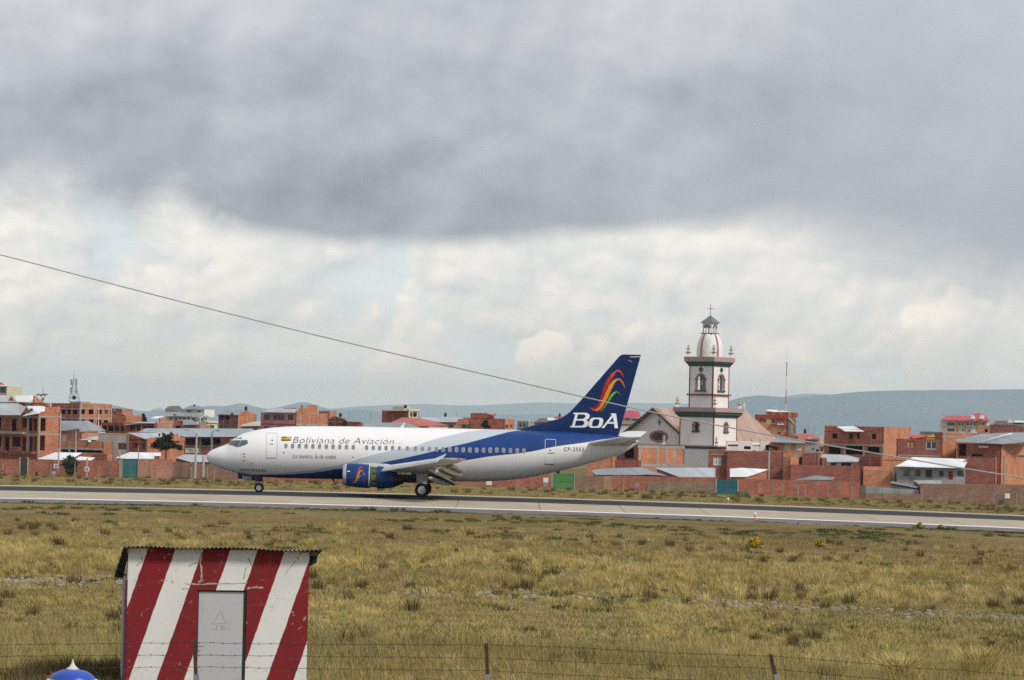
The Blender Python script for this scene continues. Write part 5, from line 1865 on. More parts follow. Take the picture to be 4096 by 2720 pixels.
# ------------------------------------------------------------------ boundary wall along the airfield
def boundary(name, label, u0, u1, vt0, vt1, mat, Y=430.0, posts=True, doors=(), cap=None):
    """wall between two picture columns; vt: row of its top at both ends"""
    p0, p1 = P(u0, vt0, Y), P(u1, vt1, Y)
    zb0, zb1 = gz(p0.x, Y), gz(p1.x, Y)
    t_ = thing(name, label, 'wall', (p0.x, Y, zb0))
    n = max(2, int((p1.x - p0.x) / 2.2))
    b = MB()
    cuts = sorted(set([0.0, 1.0] + [f for du0, du1, *_ in doors for f in ((du0 - u0) / (u1 - u0), (du1 - u0) / (u1 - u0))]))
    for i in range(len(cuts) - 1):
        f0, f1 = cuts[i], cuts[i + 1]
        mid = u0 + (u1 - u0) * (f0 + f1) / 2
        if any(du0 < mid < du1 for du0, du1, *_ in doors):
            continue
        m_ = max(1, int((p1.x - p0.x) * (f1 - f0) / 2.6))
        for j in range(m_):
            a0, a1 = f0 + (f1 - f0) * j / m_, f0 + (f1 - f0) * (j + 1) / m_
            xa, xb = p0.x + (p1.x - p0.x) * a0, p0.x + (p1.x - p0.x) * a1
            za, zb_ = p0.z + (p1.z - p0.z) * a0 + random.uniform(-.05, .05), p0.z + (p1.z - p0.z) * a1
            zc_ = max(za, zb_)
            b.hexa([(xa, Y, gz(xa, Y) - 0.3), (xb, Y, gz(xb, Y) - 0.3), (xb, Y + 0.2, gz(xb, Y) - 0.3), (xa, Y + 0.2, gz(xa, Y) - 0.3)],
                   [(xa, Y, za), (xb, Y, zb_), (xb, Y + 0.2, zb_), (xa, Y + 0.2, za)])
    b.build('wall_panel', mat, t_)
    if posts:
        x = p0.x + 1.5
        while x < p1.x - 0.3:
            f = (x - p0.x) / (p1.x - p0.x)
            uu = u0 + (u1 - u0) * f
            if not any(du0 - 8 < uu < du1 + 8 for du0, du1, *_ in doors):
                b = MB()
                b.box(x - 0.07, x + 0.07, Y - 0.02, Y + 0.1, gz(x, Y) - 0.2, p0.z + (p1.z - p0.z) * f - 0.06)
                b.build('pier', plain_once('weathered_pier', (0.25, 0.2, 0.16)), t_)
            x += random.uniform(2.6, 3.9)
    for du0, du1, dv, dm, leaves in doors:
        a, c_ = P(du0, dv, Y), P(du1, dv, Y)
        for s_, x in ((-1, a.x), (1, c_.x)):
            b = MB()
            b.box(x - 0.17 if s_ < 0 else x - 0.02, x + 0.02 if s_ < 0 else x + 0.17, Y - 0.06, Y + 0.25, gz(x, Y) - 0.2, a.z + 0.12)
            b.build('gate_post', M_conc, t_)
        for l_ in range(leaves):
            xa = a.x + (c_.x - a.x) * l_ / leaves + 0.03
            xb = a.x + (c_.x - a.x) * (l_ + 1) / leaves - 0.03
            b = MB()
            z0 = gz(xa, Y) + 0.03
            b.box(xa, xb, Y + 0.05, Y + 0.1, z0, a.z)
            g_ = b.build('gate_leaf', dm, t_)
            b = MB()
            for zz in (z0 + 0.1, (z0 + a.z) / 2, a.z - 0.15):
                b.box(xa + 0.05, xb - 0.05, Y + 0.02, Y + 0.05, zz, zz + 0.07)
            b.build('rail', dm, g_)
    return t_


boundary('boundary_wall', 'red brick boundary wall with a dark door at the left edge', -60, 476, 1836, 1843, BR['a'], doors=((82, 110, 1833, M_darkdoor, 1),))
boundary('boundary_wall', 'short wall piece holding the teal double gate on the left', 478, 556, 1840, 1842, BR['c'], posts=False, doors=((490, 552, 1838, M_teal, 2),))
boundary('boundary_wall', 'salmon pink brick boundary wall right of the left teal gate', 557, 690, 1834, 1838, BR['e'])
boundary('boundary_wall', 'brown brick boundary wall behind the aircraft nose', 692, 952, 1846, 1866, BR['d'])
boundary('boundary_wall', 'brick boundary wall behind the wings and belly', 954, 2204, 1858, 1895, BR['a'])
boundary('boundary_wall', 'wall piece holding the bright green sheet gate under the tail', 2206, 2300, 1896, 1898, BR['d'], posts=False, doors=((2211, 2296, 1894, M_green, 1),))
boundary('boundary_wall', 'brown brick boundary wall right of the green gate', 2302, 2412, 1902, 1904, BR['d'])
boundary('boundary_wall', 'narrow tan plastered wall piece below the warped roof', 2414, 2450, 1903, 1904, plain_once('tan_plaster', (0.36, 0.22, 0.13)), posts=False)
boundary('boundary_wall', 'red brick boundary wall with a grey meter box', 2452, 2586, 1902, 1905, BR['a'])
boundary('boundary_wall', 'olive brown earth wall with a red brick top left of the deep teal gate', 2588, 2862, 1922, 1928, BR['g'])
boundary('brick_wall', 'strip of red brick wall rising above the olive brown earth wall', 2586, 2862, 1906, 1910, BR['a'], Y=430.9, posts=False)
boundary('boundary_wall', 'wall piece holding the deep teal double gate', 2864, 2958, 1912, 1914, BR['d'], posts=False, doors=((2867, 2950, 1919, M_teal2, 2),))
boundary('boundary_wall', 'long plain red brick boundary wall right of the deep teal gate', 2959, 3440, 1914, 1928, BR['a'])
boundary('boundary_wall', 'short dark wooden wall piece beside the grey sheet fence', 3442, 3462, 1940, 1942, M_wood, posts=False)
boundary('boundary_wall', 'low brick wall below the row of grey sheets', 3463, 3680, 1972, 1976, BR['d'], posts=False)
boundary('sheet_fence', 'patched fence of dark and pale grey sheets behind the low wall', 3463, 3676, 1946, 1960, R_grey, Y=430.7, posts=False)
boundary('boundary_wall', 'long brown brick boundary wall reaching the right picture edge', 3681, 4180, 1934, 1940, BR['d'])

# thin posts of the wire fence that follows the wall
POSTG = 'thin posts of the wire fence along the boundary wall'
post0 = None
POSTS = []
for zm, xs_ in ((1, (40, 660, 972, 1285)), (2, (300, 670, 1032, 1290, 1400)), (18, (1105,)), (6, (325, 930)), (7, (295, 640, 875, 980, 1320, 1680)), (8, (640, 965, 1295, 1625, 1940))):
    for x_ in xs_:
        u = q(zm, x_, 0)[0]
        c = P(u, 1930, 426)
        z0 = gz(c.x, 426)
        if post0 is None:
            b = MB()
            b.hexa([(-0.07, -0.07, -0.1), (0.07, -0.07, -0.1), (0.07, 0.07, -0.1), (-0.07, 0.07, -0.1)], [(-0.05, -0.05, 2.0), (0.05, -0.05, 2.0), (0.05, 0.05, 2.0), (-0.05, 0.05, 2.0)])
            b.hexa([(-0.05, -0.05, 2.0), (0.05, -0.05, 2.0), (0.05, 0.05, 2.0), (-0.05, 0.05, 2.0)], [(-0.05, -0.40, 2.35), (0.05, -0.40, 2.35), (0.05, -0.32, 2.38), (-0.05, -0.32, 2.38)])
            post0 = b.build('fence_post', plain_once('weathered_post', (0.30, 0.27, 0.24)), None, loc=None)
            o = post0
        else:
            o = post0.copy()
            COL.objects.link(o)
        o.location = (c.x, 426, z0)
        o.rotation_euler = (0, random.uniform(-.03, .03), 0)
        tag(o, None, 'post', POSTG)
        POSTS.append(o)
ORD = 'first second third fourth fifth sixth seventh eighth ninth tenth eleventh twelfth thirteenth fourteenth fifteenth sixteenth seventeenth eighteenth nineteenth twentieth twenty-first twenty-second twenty-third twenty-fourth twenty-fifth'.split()
for i, o in enumerate(sorted(POSTS, key=lambda o_: o_.location.x)):
    o['label'] = '%s thin pale fence post from the left before the boundary wall' % ORD[i]

# poles, signs, bushes before the wall
pole(1, 756, 1388, 770, 1020, 429, 'leaning wooden pole with meter box left of the round green bush', 0.13, 0.09)


def box_thing(name, label, cat, zm, x0, y0, x1, y1, Y, dep, mat, marks=None, mm=None, post=None):
    p0, p1 = PZ(zm, x0, y1, Y), PZ(zm, x1, y0, Y)
    zg = gz(p0.x, Y)
    t_ = thing(name, label, cat, ((p0.x + p1.x) / 2, Y, zg if post else p0.z))
    b = MB(); b.box(p0.x, p1.x, Y, Y + dep, p0.z, p1.z); b.build('panel', mat, t_)
    if marks:
        b = MB()
        for (a0, b0, a1, b1) in marks:
            b.box(p0.x + (p1.x - p0.x) * a0, p0.x + (p1.x - p0.x) * a1, Y - 0.02, Y - 0.004, p0.z + (p1.z - p0.z) * b0, p0.z + (p1.z - p0.z) * b1)
        b.build('marking', mm or M_dark, t_)
    if post:
        b = MB(); xm = (p0.x + p1.x) / 2; b.box(xm - 0.12, xm + 0.12, Y + dep + 0.01, Y + dep + 0.2, zg - 0.2, p1.z + post); b.build('post', M_pole, t_)
    return t_


box_thing('meter_box', 'white electricity meter box on the pole beside the round bush, upper one', 'meter box', 1, 702, 1228, 750, 1278, 428.4, 0.25, M_signw, [(0.45, 0.3, 0.85, 0.75)])
box_thing('meter_box', 'white meter box low on the wall left of the round bush, lower one', 'meter box', 1, 682, 1326, 722, 1376, 428.8, 0.3, M_signw, [(0.4, 0.35, 0.7, 0.6)])
box_thing('warning_sign', 'square white sign with dark marks on a concrete post right of the round bush', 'sign', 1, 1105, 1270, 1166, 1326, 427.5, 0.04, M_signw, [(0.2, 0.55, 0.45, 0.75), (0.55, 0.55, 0.8, 0.75), (0.25, 0.25, 0.75, 0.4)], post=1.3)
box_thing('white_board', 'plain white square board on the brown boundary wall at the right edge', 'board', 8, 1772, 1275, 1842, 1340, 429.3, 0.05, M_signw)
box_thing('white_box', 'small white box on a grey stand left of the green gate', 'box', 18, 1396, 150, 1456, 205, 428.5, 0.4, M_signw)
box_thing('grey_cabinet', 'grey cabinet standing under the small white box by the green gate', 'cabinet', 18, 1398, 212, 1452, 262, 428.4, 0.5, M_steel)
box_thing('white_box', 'white block at the wall foot behind the main wheels', 'box', 18, 722, 192, 790, 236, 428.5, 0.4, M_signw)
box_thing('meter_box', 'grey meter box on the red wall right of the tan wall piece', 'meter box', 6, 476, 1268, 538, 1325, 429.2, 0.3, M_steel)
box_thing('meter_box', 'grey green meter box on the salmon pink wall', 'meter box', 2, 418, 1284, 455, 1350, 429.3, 0.3, M_steel)
tree('bush', 'round dense green bush before the left brick wall', 1, [(920, 1150, 48, 40), (880, 1220, 80, 62), (965, 1215, 78, 65), (925, 1290, 95, 62), (925, 1345, 62, 40)], (925, 1388), 427, L_green, 5200, 0.2, 0.12, cat='bush')
tree('bush', 'small dark shrub at the wall foot by the left picture edge', 1, [(42, 1320, 28, 35), (40, 1360, 32, 25)], (42, 1388), 428, L_dark, 500, 0.12, 0.06, cat='bush')
tree('bush', 'small dark shrub at the wall foot right of the dark door', 1, [(472, 1345, 24, 22), (474, 1370, 26, 16)], (472, 1388), 428, L_dark, 400, 0.12, 0.06, cat='bush')
tree('tree', 'dark spreading tree behind the salmon pink wall left of the nose', 2, [(560, 790, 115, 60), (690, 740, 90, 55), (620, 870, 150, 75), (760, 850, 95, 60), (860, 900, 70, 40), (500, 860, 80, 50), (600, 690, 30, 28), (720, 680, 25, 22), (540, 700, 16, 26)], (640, 1000), 442, L_dark, 6500, 0.24, 0.2)
pole(2, 1092, 1388, 1128, 682, 428, 'tall leaning concrete lamp pole left of the aircraft nose', 0.22, 0.13, arm=(985, 624), name='lamp_pole', cat='lamp pole')
pole(2, 1226, 1362, 1228, 1040, 428, 'thick short concrete pole between lamp pole and nose', 0.2, 0.17)
pole(2, 1372, 930, 1366, 655, 452, 'slim street lamp with curved arm above the nose', 0.09, 0.07, M_steel, arm=(1440, 640), name='street_lamp', cat='lamp')
pole(2, 1355, 930, 1352, 680, 456, 'slim steel pole close beside the curved street lamp', 0.06, 0.05, M_steel)
pole(1, 1566, 1388, 1566, 1042, 428.5, 'thin pole left of the left teal gate', 0.1, 0.08)
pole(2, 212, 1362, 212, 870, 428.5, 'dark slim pole at the right side of the left teal gate', 0.08, 0.06, M_steel)
pole(1, 990, 1075, 992, 800, 446, 'slim concrete pole on the brick terrace', 0.12, 0.1)
pole(1, 1292, 730, 1292, 490, 545, 'thin white pole before the brick block windows', 0.09, 0.07, M_signw)
pole(8, 1762, 1110, 1762, 765, 434, 'street lamp with white head before the workshop at the right edge', 0.12, 0.1, M_steel, arm=(1838, 724), name='street_lamp', cat='lamp')
pole(7, 302, 800, 300, 570, 470, 'thin pole before the white arcade right of the church', 0.06, 0.05, M_steel)
pole(6, 1562, 1180, 1564, 1062, 431.2, 'short white topped pole left of the deep teal gate', 0.12, 0.1, M_signw)
# tall thin radio antenna
pb, pt_ = P(3143, 1665, 760), P(3143, 1392, 760)
t_ = thing('radio_antenna', 'tall thin red and white radio antenna behind the decorated building', 'antenna', (pb.x, 760, gz(pb.x, 760)))
zz = gz(pb.x, 760)
n = 9
for i in range(n):
    b = MB()
    b.tube([(pb.x, 760, zz + (pt_.z - zz) * i / n), (pb.x, 760, zz + (pt_.z - zz) * (i + 1) / n)], 0.11 if i < n - 1 else 0.05, 4)
    b.build('mast_section', plain_once('faded_red_paint', (0.42, 0.22, 0.2)) if i % 2 else M_signw, t_)
# rubbish heap at the foot of the deep teal gate
b = MB()
c = P(*q(19, 1095, 262), 428)
zz = gz(c.x, 428)
for i in range(9):
    xx, hh, ww = c.x + random.uniform(-0.7, 0.7), random.uniform(0.2, 0.75), random.uniform(0.2, 0.4)
    b.hexa([(xx - ww, 427.6, zz - 0.1), (xx + ww, 427.6, zz - 0.1), (xx + ww, 428.3, zz - 0.1), (xx - ww, 428.3, zz - 0.1)], [(xx - ww * 0.5, 427.8, zz + hh), (xx + ww * 0.4, 427.8, zz + hh * 0.9), (xx + ww * 0.4, 428.1, zz + hh), (xx - ww * 0.5, 428.1, zz + hh * 0.8)])
tag(b.build('rubble_heap', plain_once('dark_rubble', (0.09, 0.085, 0.08)), None, loc=(c.x, 428, zz)), 'dark rubble heap at the wall foot right of the deep teal gate', 'rubble', kind='stuff')


def tv_antenna(zm, x, yt, yb, Y, label, wpx=18):
    a, c_ = PZ(zm, x, yb, Y), PZ(zm, x, yt, Y)
    t_ = thing('tv_antenna', label, 'antenna', a, 'roof antennas')
    b = MB(); b.tube([a, c_], 0.045, 5); b.build('mast_tube', M_steel, t_)
    hw_ = wpx * ZM[zm][2] / F * Y / 2
    for i, f in enumerate((0.0, 0.16, 0.32)):
        b = MB(); z = c_.z - (c_.z - a.z) * f
        b.tube([(c_.x - hw_ * (1 - f), Y, z), (c_.x + hw_ * (1 - f), Y, z)], 0.03, 4); b.build('rod', M_steel, t_)


tv_antenna(3, 1810, 385, 500, 525, 'tall bare antenna pole behind the fuselage between two tanks', 6)
tv_antenna(3, 2190, 410, 560, 545, 'comb antenna above the red ridge behind the fuselage', 40)
tv_antenna(4, 1280, 205, 270, 556, 'small antenna on the long pale roof right of its tank', 26)
tv_antenna(7, 1110, 420, 520, 585, 'cross shaped antenna behind the red roof right of the tank', 30)
tv_antenna(1, 562, 215, 330, 512, 'thin antenna pole above the bare reddish tree', 4)
tv_antenna(7, 1018, 400, 505, 588, 'thin antenna pole between the stand tank and the cross antenna', 4)

# ================================================================== church with bell tower
ch = House('church_tower', 'white bell tower with green cornices, dome and cross beside the church', 6, 520, 1095, 1522, 1860, 372, M_white, cat='tower', parapet=0.3)
CT = ch.C
AX = Vector(ch.pt('L', ch.L / 2, ch.R / 2, 0))       # tower axis
eL, eR = Vector((ch.dL[0], ch.dL[1], 0)), Vector((ch.dR[0], ch.dR[1], 0))
CHO = ch.o
HW0 = (ch.L + ch.R) / 4


def zpx(zm, y, x=1522 if True else 0):
    """height of a picture row at the tower corner"""
    u, v = q(zm, 1043, y) if zm == 5 else q(zm, x, y)
    return P(u, v, 520).z


def sq(hw, z):
    return [AX + eL * (a * hw) + eR * (c_ * hw) + Vector((0, 0, z)) for a, c_ in ((-1, -1), (-1, 1), (1, 1), (1, -1))]


def prism(hw0, z0, hw1, z1, name, mat, parent=None):
    b = MB()
    b.hexa(sq(hw0, z0), sq(hw1, z1))
    return b.build(name, mat, parent or CHO)


def face_frame(side, hw, tc, z):
    """point on a tower face: side L or R, tc metres from its middle, dep outwards"""
    return None


def arch_opening(b, side, hw, tmid, wid, z0, zspring, dep0, dep1, n=10):
    pass


def fpt(side, hw, t_, dep, z):
    """t_ along the face from its middle (towards the far end), dep inwards"""
    if side == 'L':
        return AX + eR * (-hw + dep) + eL * t_ + Vector((0, 0, z))
    return AX + eL * (-hw + dep) + eR * t_ + Vector((0, 0, z))


def arch_wall(side, hw, z0, z1, tm, wd, zs, zsp, name, mat, parent, th=0.45):
    """square wall with an arched opening"""
    n = 10
    arc = [(tm + wd / 2 * math.cos(math.pi * i / n), zsp + wd / 2 * math.sin(math.pi * i / n)) for i in range(n + 1)]
    b = MB()
    for dep in (0.0, th):
        def fp(t_, z): return fpt(side, hw, t_, dep, z)
        b.face([fp(-hw, z0), fp(hw, z0), fp(hw, zs), fp(-hw, zs)])
        b.face([fp(-hw, zs), fp(tm - wd / 2, zs), fp(tm - wd / 2, zsp), fp(-hw, zsp)])
        b.face([fp(tm + wd / 2, zs), fp(hw, zs), fp(hw, zsp), fp(tm + wd / 2, zsp)])
        ztop = zsp + wd / 2 + 0.05
        for i in range(n):
            (t0, a0), (t1, a1) = arc[i], arc[i + 1]
            b.face([fp(t0, a0), fp(t1, a1), fp(t1, ztop), fp(t0, ztop)])
        b.face([fp(tm + wd / 2, zsp), fp(hw, zsp), fp(hw, ztop), fp(tm + wd / 2, ztop)])
        b.face([fp(-hw, zsp), fp(tm - wd / 2, zsp), fp(tm - wd / 2, ztop), fp(-hw, ztop)])
        b.face([fp(-hw, ztop), fp(hw, ztop), fp(hw, z1), fp(-hw, z1)])
    loop = [(tm - wd / 2, zs), (tm + wd / 2, zs)] + arc
    for i in range(len(loop)):
        (t0, a0), (t1, a1) = loop[i], loop[(i + 1) % len(loop)]
        b.face([fpt(side, hw, t0, 0, a0), fpt(side, hw, t1, 0, a1), fpt(side, hw, t1, th, a1), fpt(side, hw, t0, th, a0)])
    b.build(name, mat, parent)
    # surround
    b = MB()
    wo = wd / 2 + 0.24
    arc2 = [(tm + wo * math.cos(math.pi * i / n), zsp + wo * math.sin(math.pi * i / n)) for i in range(n + 1)]
    inn = [(tm + wd / 2, zs)] + arc + [(tm - wd / 2, zs)]
    out = [(tm + wo, zs)] + arc2 + [(tm - wo, zs)]
    for i in range(len(inn) - 1):
        a, c_, e_, f_ = inn[i], inn[i + 1], out[i + 1], out[i]
        b.hexa([fpt(side, hw, p[0], 0.0, p[1]) for p in (a, c_, e_, f_)], [fpt(side, hw, p[0], -0.09, p[1]) for p in (a, c_, e_, f_)])
    b.build('arch_surround', M_pinktrim, parent)
    b = MB()
    ps = [(tm - wo - 0.1, zs - 0.28), (tm + wo + 0.1, zs - 0.28), (tm + wo + 0.1, zs), (tm - wo - 0.1, zs)]
    b.hexa([fpt(side, hw, t_, 0.0, z) for t_, z in ps], [fpt(side, hw, t_, -0.22, z) for t_, z in ps])
    b.build('sill', M_greentrim, parent)
    b = MB()
    for sx in (-1, 1):
        ps = [(tm + sx * (wo + 0.12), zsp - 0.1), (tm + sx * (wd / 2), zsp - 0.1), (tm + sx * (wd / 2), zsp + 0.12), (tm + sx * (wo + 0.12), zsp + 0.12)]
        b.hexa([fpt(side, hw, t_, 0.0, z) for t_, z in ps], [fpt(side, hw, t_, -0.16, z) for t_, z in ps])
    tag(b.build('capital', M_greentrim, parent), kind='stuff')


def corner_strips(hw, z0, z1):
    for (a, c_) in ((-1, -1), (-1, 1), (1, -1)):
        b = MB()
        cc = AX + eL * (a * hw) + eR * (c_ * hw)
        r = 0.17
        o1, o2 = eL * (a * -1) , eR * (c_ * -1)
        ps = [cc - o1 * 0.05 - o2 * 0.05, cc + o1 * r - o2 * 0.05, cc + o1 * r + o2 * r, cc - o1 * 0.05 + o2 * r]
        b.hexa([p + Vector((0, 0, z0)) for p in ps], [p + Vector((0, 0, z1)) for p in ps])
        b.build('corner_strip', M_maroon, CHO)


def finial(cc, z0, hgt, name='finial', mat=None):
    b = MB()
    s_ = hgt
    w_ = 0.11 * s_
    b.box(cc.x - w_ * 1.3, cc.x + w_ * 1.3, cc.y - w_ * 1.3, cc.y + w_ * 1.3, z0, z0 + 0.34 * s_)
    f = b.build(name, mat or M_white, CHO)
    b = MB()
    b.lathe([(w_ * 2.2, 0.34 * s_), (w_ * 2.2, 0.39 * s_), (w_ * 0.9, 0.42 * s_), (w_ * 0.9, 0.62 * s_), (w_ * 1.6, 0.66 * s_), (w_ * 1.6, 0.70 * s_), (w_ * 0.5, 0.74 * s_), (w_ * 0.5, 0.8 * s_), (w_ * 0.85, 0.88 * s_), (w_ * 0.6, 0.96 * s_), (0, s_)], (cc.x, cc.y, z0), 10)
    b.build('knob', mat or plain_once('finial_cream', (0.55, 0.47, 0.38)), f, smooth=True)
    b = MB()
    b.lathe([(w_ * 2.3, 0.345 * s_), (w_ * 2.3, 0.385 * s_)], (cc.x, cc.y, z0), 10)
    b.build('collar', M_greentrim, f)


# --- lower shaft (House box is replaced by arched walls)
Z_c1b, Z_c1a, Z_c1t = zpx(6, 372), zpx(6, 300), zpx(6, 240)     # lower cornice: green from Z_c1b to Z_c1a, ledge to Z_c1t
zb = ch.zb
hw = HW0
zs, zsp = zpx(6, 560), zpx(6, 480)
tc = 0.0
arch_wall('L', hw, zb, Z_c1b, 0.15, 1.0, zs, zsp, 'shaft_wall', M_white, CHO)
arch_wall('R', hw, zb, Z_c1b, 0.15, 1.0, zs, zsp, 'shaft_wall', M_white, CHO)
prism(hw - 0.47, zb, hw - 0.47, zb + 0.1, 'floor_slab', M_conc)
b = MB()
for side in ('L', 'R'):
    # far sides
    other = 2 * hw
    ps = [(-hw, zb), (hw, zb), (hw, Z_c1b), (-hw, Z_c1b)]
    b.face([fpt(side, hw, t_, other, z) for t_, z in ps])
b.build('rear_wall', M_white, CHO)
corner_strips(hw, zb, Z_c1b)
wl = (1060 - 1095) * -ZM[6][2] / 22.5
prism(hw + 0.15, Z_c1b, hw + 0.55, Z_c1b + (Z_c1a - Z_c1b) * 0.5, 'green_cornice', M_greentrim)
prism(hw + 0.68, Z_c1b + (Z_c1a - Z_c1b) * 0.5 + 0.003, hw + 0.72, Z_c1a, 'green_cornice', M_greentrim)
prism(hw + 0.95, Z_c1a + 0.003, hw + 0.95, Z_c1t, 'ledge', M_ledge)
# --- belfry
hw2 = HW0 * (1250 - 780) / 1.0 * ZM[5][2] / ((1860 - 1095) * ZM[6][2])
Z0, Zband, Zb1, Zb2, Zb3 = Z_c1t, zpx(5, 1200), zpx(5, 856), zpx(5, 800), zpx(5, 742)
zsill, zspr = zpx(5, 1145), zpx(5, 1015)
arch_wall('L', hw2, Z0, Zb1, 0.05, 1.75, zsill, zspr, 'belfry_wall', M_white, CHO, 0.4)
arch_wall('R', hw2, Z0, Zb1, 0.05, 1.75, zsill, zspr, 'belfry_wall', M_white, CHO, 0.4)


def rear_arch(side):
    n = 8
    b = MB()
    wd, tm = 1.75, 0.0
    o_ = 2 * hw2
    arc = [(tm + wd / 2 * math.cos(math.pi * i / n), zspr + wd / 2 * math.sin(math.pi * i / n)) for i in range(n + 1)]
    zt = zspr + wd / 2 + 0.05
    for dep in (o_ - 0.4, o_):
        def fp(t_, z): return fpt(side, hw2, t_, dep, z)
        b.face([fp(-hw2, Z0), fp(hw2, Z0), fp(hw2, zsill), fp(-hw2, zsill)])
        b.face([fp(-hw2, zsill), fp(-wd / 2, zsill), fp(-wd / 2, zt), fp(-hw2, zt)])
        b.face([fp(wd / 2, zsill), fp(hw2, zsill), fp(hw2, zt), fp(wd / 2, zt)])
        for i in range(n):
            b.face([fp(*arc[i]), fp(*arc[i + 1]), fp(arc[i + 1][0], zt), fp(arc[i][0], zt)])
        b.face([fp(-hw2, zt), fp(hw2, zt), fp(hw2, Zb1), fp(-hw2, Zb1)])
    b.build('belfry_wall', M_white, CHO)


rear_arch('L')
rear_arch('R')
prism(hw2 - 0.42, Zb1 - 0.25, hw2 - 0.42, Zb1 - 0.05, 'belfry_ceiling', M_white)
corner_strips(hw2, Z0, Zb1)
prism(hw2 + 0.30, Zband - 0.16, hw2 + 0.36, Zband + 0.12, 'maroon_band', M_maroon)
# round openings with green rim above the arches
for side in ('L', 'R'):
    zc = zpx(5, 897)
    b = MB(); b2 = MB()
    n = 16
    for i in range(n):
        a0, a1 = 2 * math.pi * i / n, 2 * math.pi * (i + 1) / n
        ps = [(0.30 * math.cos(a0), zc + 0.30 * math.sin(a0)), (0.30 * math.cos(a1), zc + 0.30 * math.sin(a1)), (0.46 * math.cos(a1), zc + 0.46 * math.sin(a1)), (0.46 * math.cos(a0), zc + 0.46 * math.sin(a0))]
        b.hexa([fpt(side, hw2, t_ + 0.05, 0.0, z) for t_, z in ps], [fpt(side, hw2, t_ + 0.05, -0.08, z) for t_, z in ps])
    r_ = b.build('oculus_rim', plain_once('sea_green_trim', (0.05, 0.2, 0.17)), CHO)
    b2.face([fpt(side, hw2, 0.05 + 0.31 * math.cos(2 * math.pi * i / n), -0.012, zc + 0.31 * math.sin(2 * math.pi * i / n)) for i in range(n)])
    b2.build('oculus_glass', M_glass, r_, fixn=False)
# bells
for side in ('L', 'R'):
    c_ = fpt(side, hw2, 0.1, 0.6, 0)
    zt = zspr - 0.05
    b = MB()
    b.lathe([(0.34, -0.95), (0.36, -0.9), (0.27, -0.75), (0.20, -0.45), (0.17, -0.25), (0.06, -0.15), (0.0, -0.14)], (c_.x, c_.y, zt), 12)
    bl = b.build('bell', plain_once('pale_bell_metal', (0.45, 0.43, 0.4), rough=0.4, metal=0.6), CHO, smooth=True)
    b = MB()
    p0, p1 = fpt(side, hw2, -0.95, 0.6, zt + 0.05), fpt(side, hw2, 0.95, 0.6, zt + 0.05)
    b.tube([p0, p1], 0.09, 6); b.tube([c_ + Vector((0, 0, zt - 0.2)), c_ + Vector((0, 0, zt + 0.05))], 0.05, 6)
    b.build('bell_beam', M_steel, bl)
# upper cornice, ledge
prism(hw2 + 0.12, Zb1, hw2 + 0.40, Zb1 + (Zb2 - Zb1) * 0.6, 'green_cornice', M_greentrim)
prism(hw2 + 0.52, Zb1 + (Zb2 - Zb1) * 0.6 + 0.003, hw2 + 0.56, Zb2, 'green_cornice', M_greentrim)
prism(hw2 + 0.75, Zb2 + 0.003, hw2 + 0.75, Zb3, 'ledge', M_ledge)
# dome (octagonal ogive)
Zd0, Zd1 = Zb3, zpx(5, 460)
rd = 160 * ZM[5][2] / 22.5
b = MB()
rows = []
prof = [(0.98, 0), (1.0, 0.12), (1.0, 0.28), (0.97, 0.45), (0.91, 0.62), (0.82, 0.78), (0.71, 0.9), (0.58, 1.0)]
for r_, f in prof:
    rows.append([(AX.x + rd * r_ * math.cos(2 * math.pi * j / 24), AX.y + rd * r_ * math.sin(2 * math.pi * j / 24), Zd0 + (Zd1 - Zd0) * f) for j in range(24)])
b.grid(rows, close=True)
b.face(rows[-1])
dome = b.build('dome', M_white, CHO, smooth=True)
acam = math.atan2(-AX.y, -AX.x)
for s_ in (-0.70, 0.66, 2.44, -2.48):
    if True:
        aa = acam + s_
        b = MB()
        tl = Vector((-math.sin(aa), math.cos(aa), 0)) * 0.19
        rows = []
        for r_, f in prof:
            p = Vector((AX.x + (rd * r_ + 0.05) * math.cos(aa), AX.y + (rd * r_ + 0.05) * math.sin(aa), Zd0 + (Zd1 - Zd0) * f))
            pi_ = Vector((AX.x + (rd * r_ - 0.1) * math.cos(aa), AX.y + (rd * r_ - 0.1) * math.sin(aa), p.z))
            rows.append([pi_ - tl, p - tl, p + tl, pi_ + tl])
        b.grid(rows)
        b.build('rib', M_pinktrim, dome)
# lantern
Zl0, Zl1, Zl2 = Zd1, zpx(5, 325), zpx(5, 232)
hl = 95 * ZM[5][2] / 22.5 / 1.404
prism(hl + 0.2, Zl0, hl + 0.2, Zl0 + 0.18, 'lantern_base', M_maroon)
for a, c_ in ((-1, -1), (-1, 1), (1, -1), (1, 1)):
    b = MB()
    cc = AX + eL * (a * (hl - 0.12)) + eR * (c_ * (hl - 0.12))
    b.lathe([(0.13, Zl0 + 0.18), (0.11, Zl1 - 0.9)], (cc.x, cc.y, 0), 8)
    b.build('lantern_column', M_white, CHO)
for side in ('L', 'R'):
    for tt in (-0.3, 0.3):
        b = MB(); c_ = fpt(side, hl, tt * hl, 0.1, 0); b.lathe([(0.07, Zl0 + 0.18), (0.06, Zl1 - 0.9)], (c_.x, c_.y, 0), 6); b.build('lantern_column', M_greyplaster, CHO)
prism(hl, Zl1 - 0.9, hl, Zl1 - 0.003, 'lantern_head', M_white)
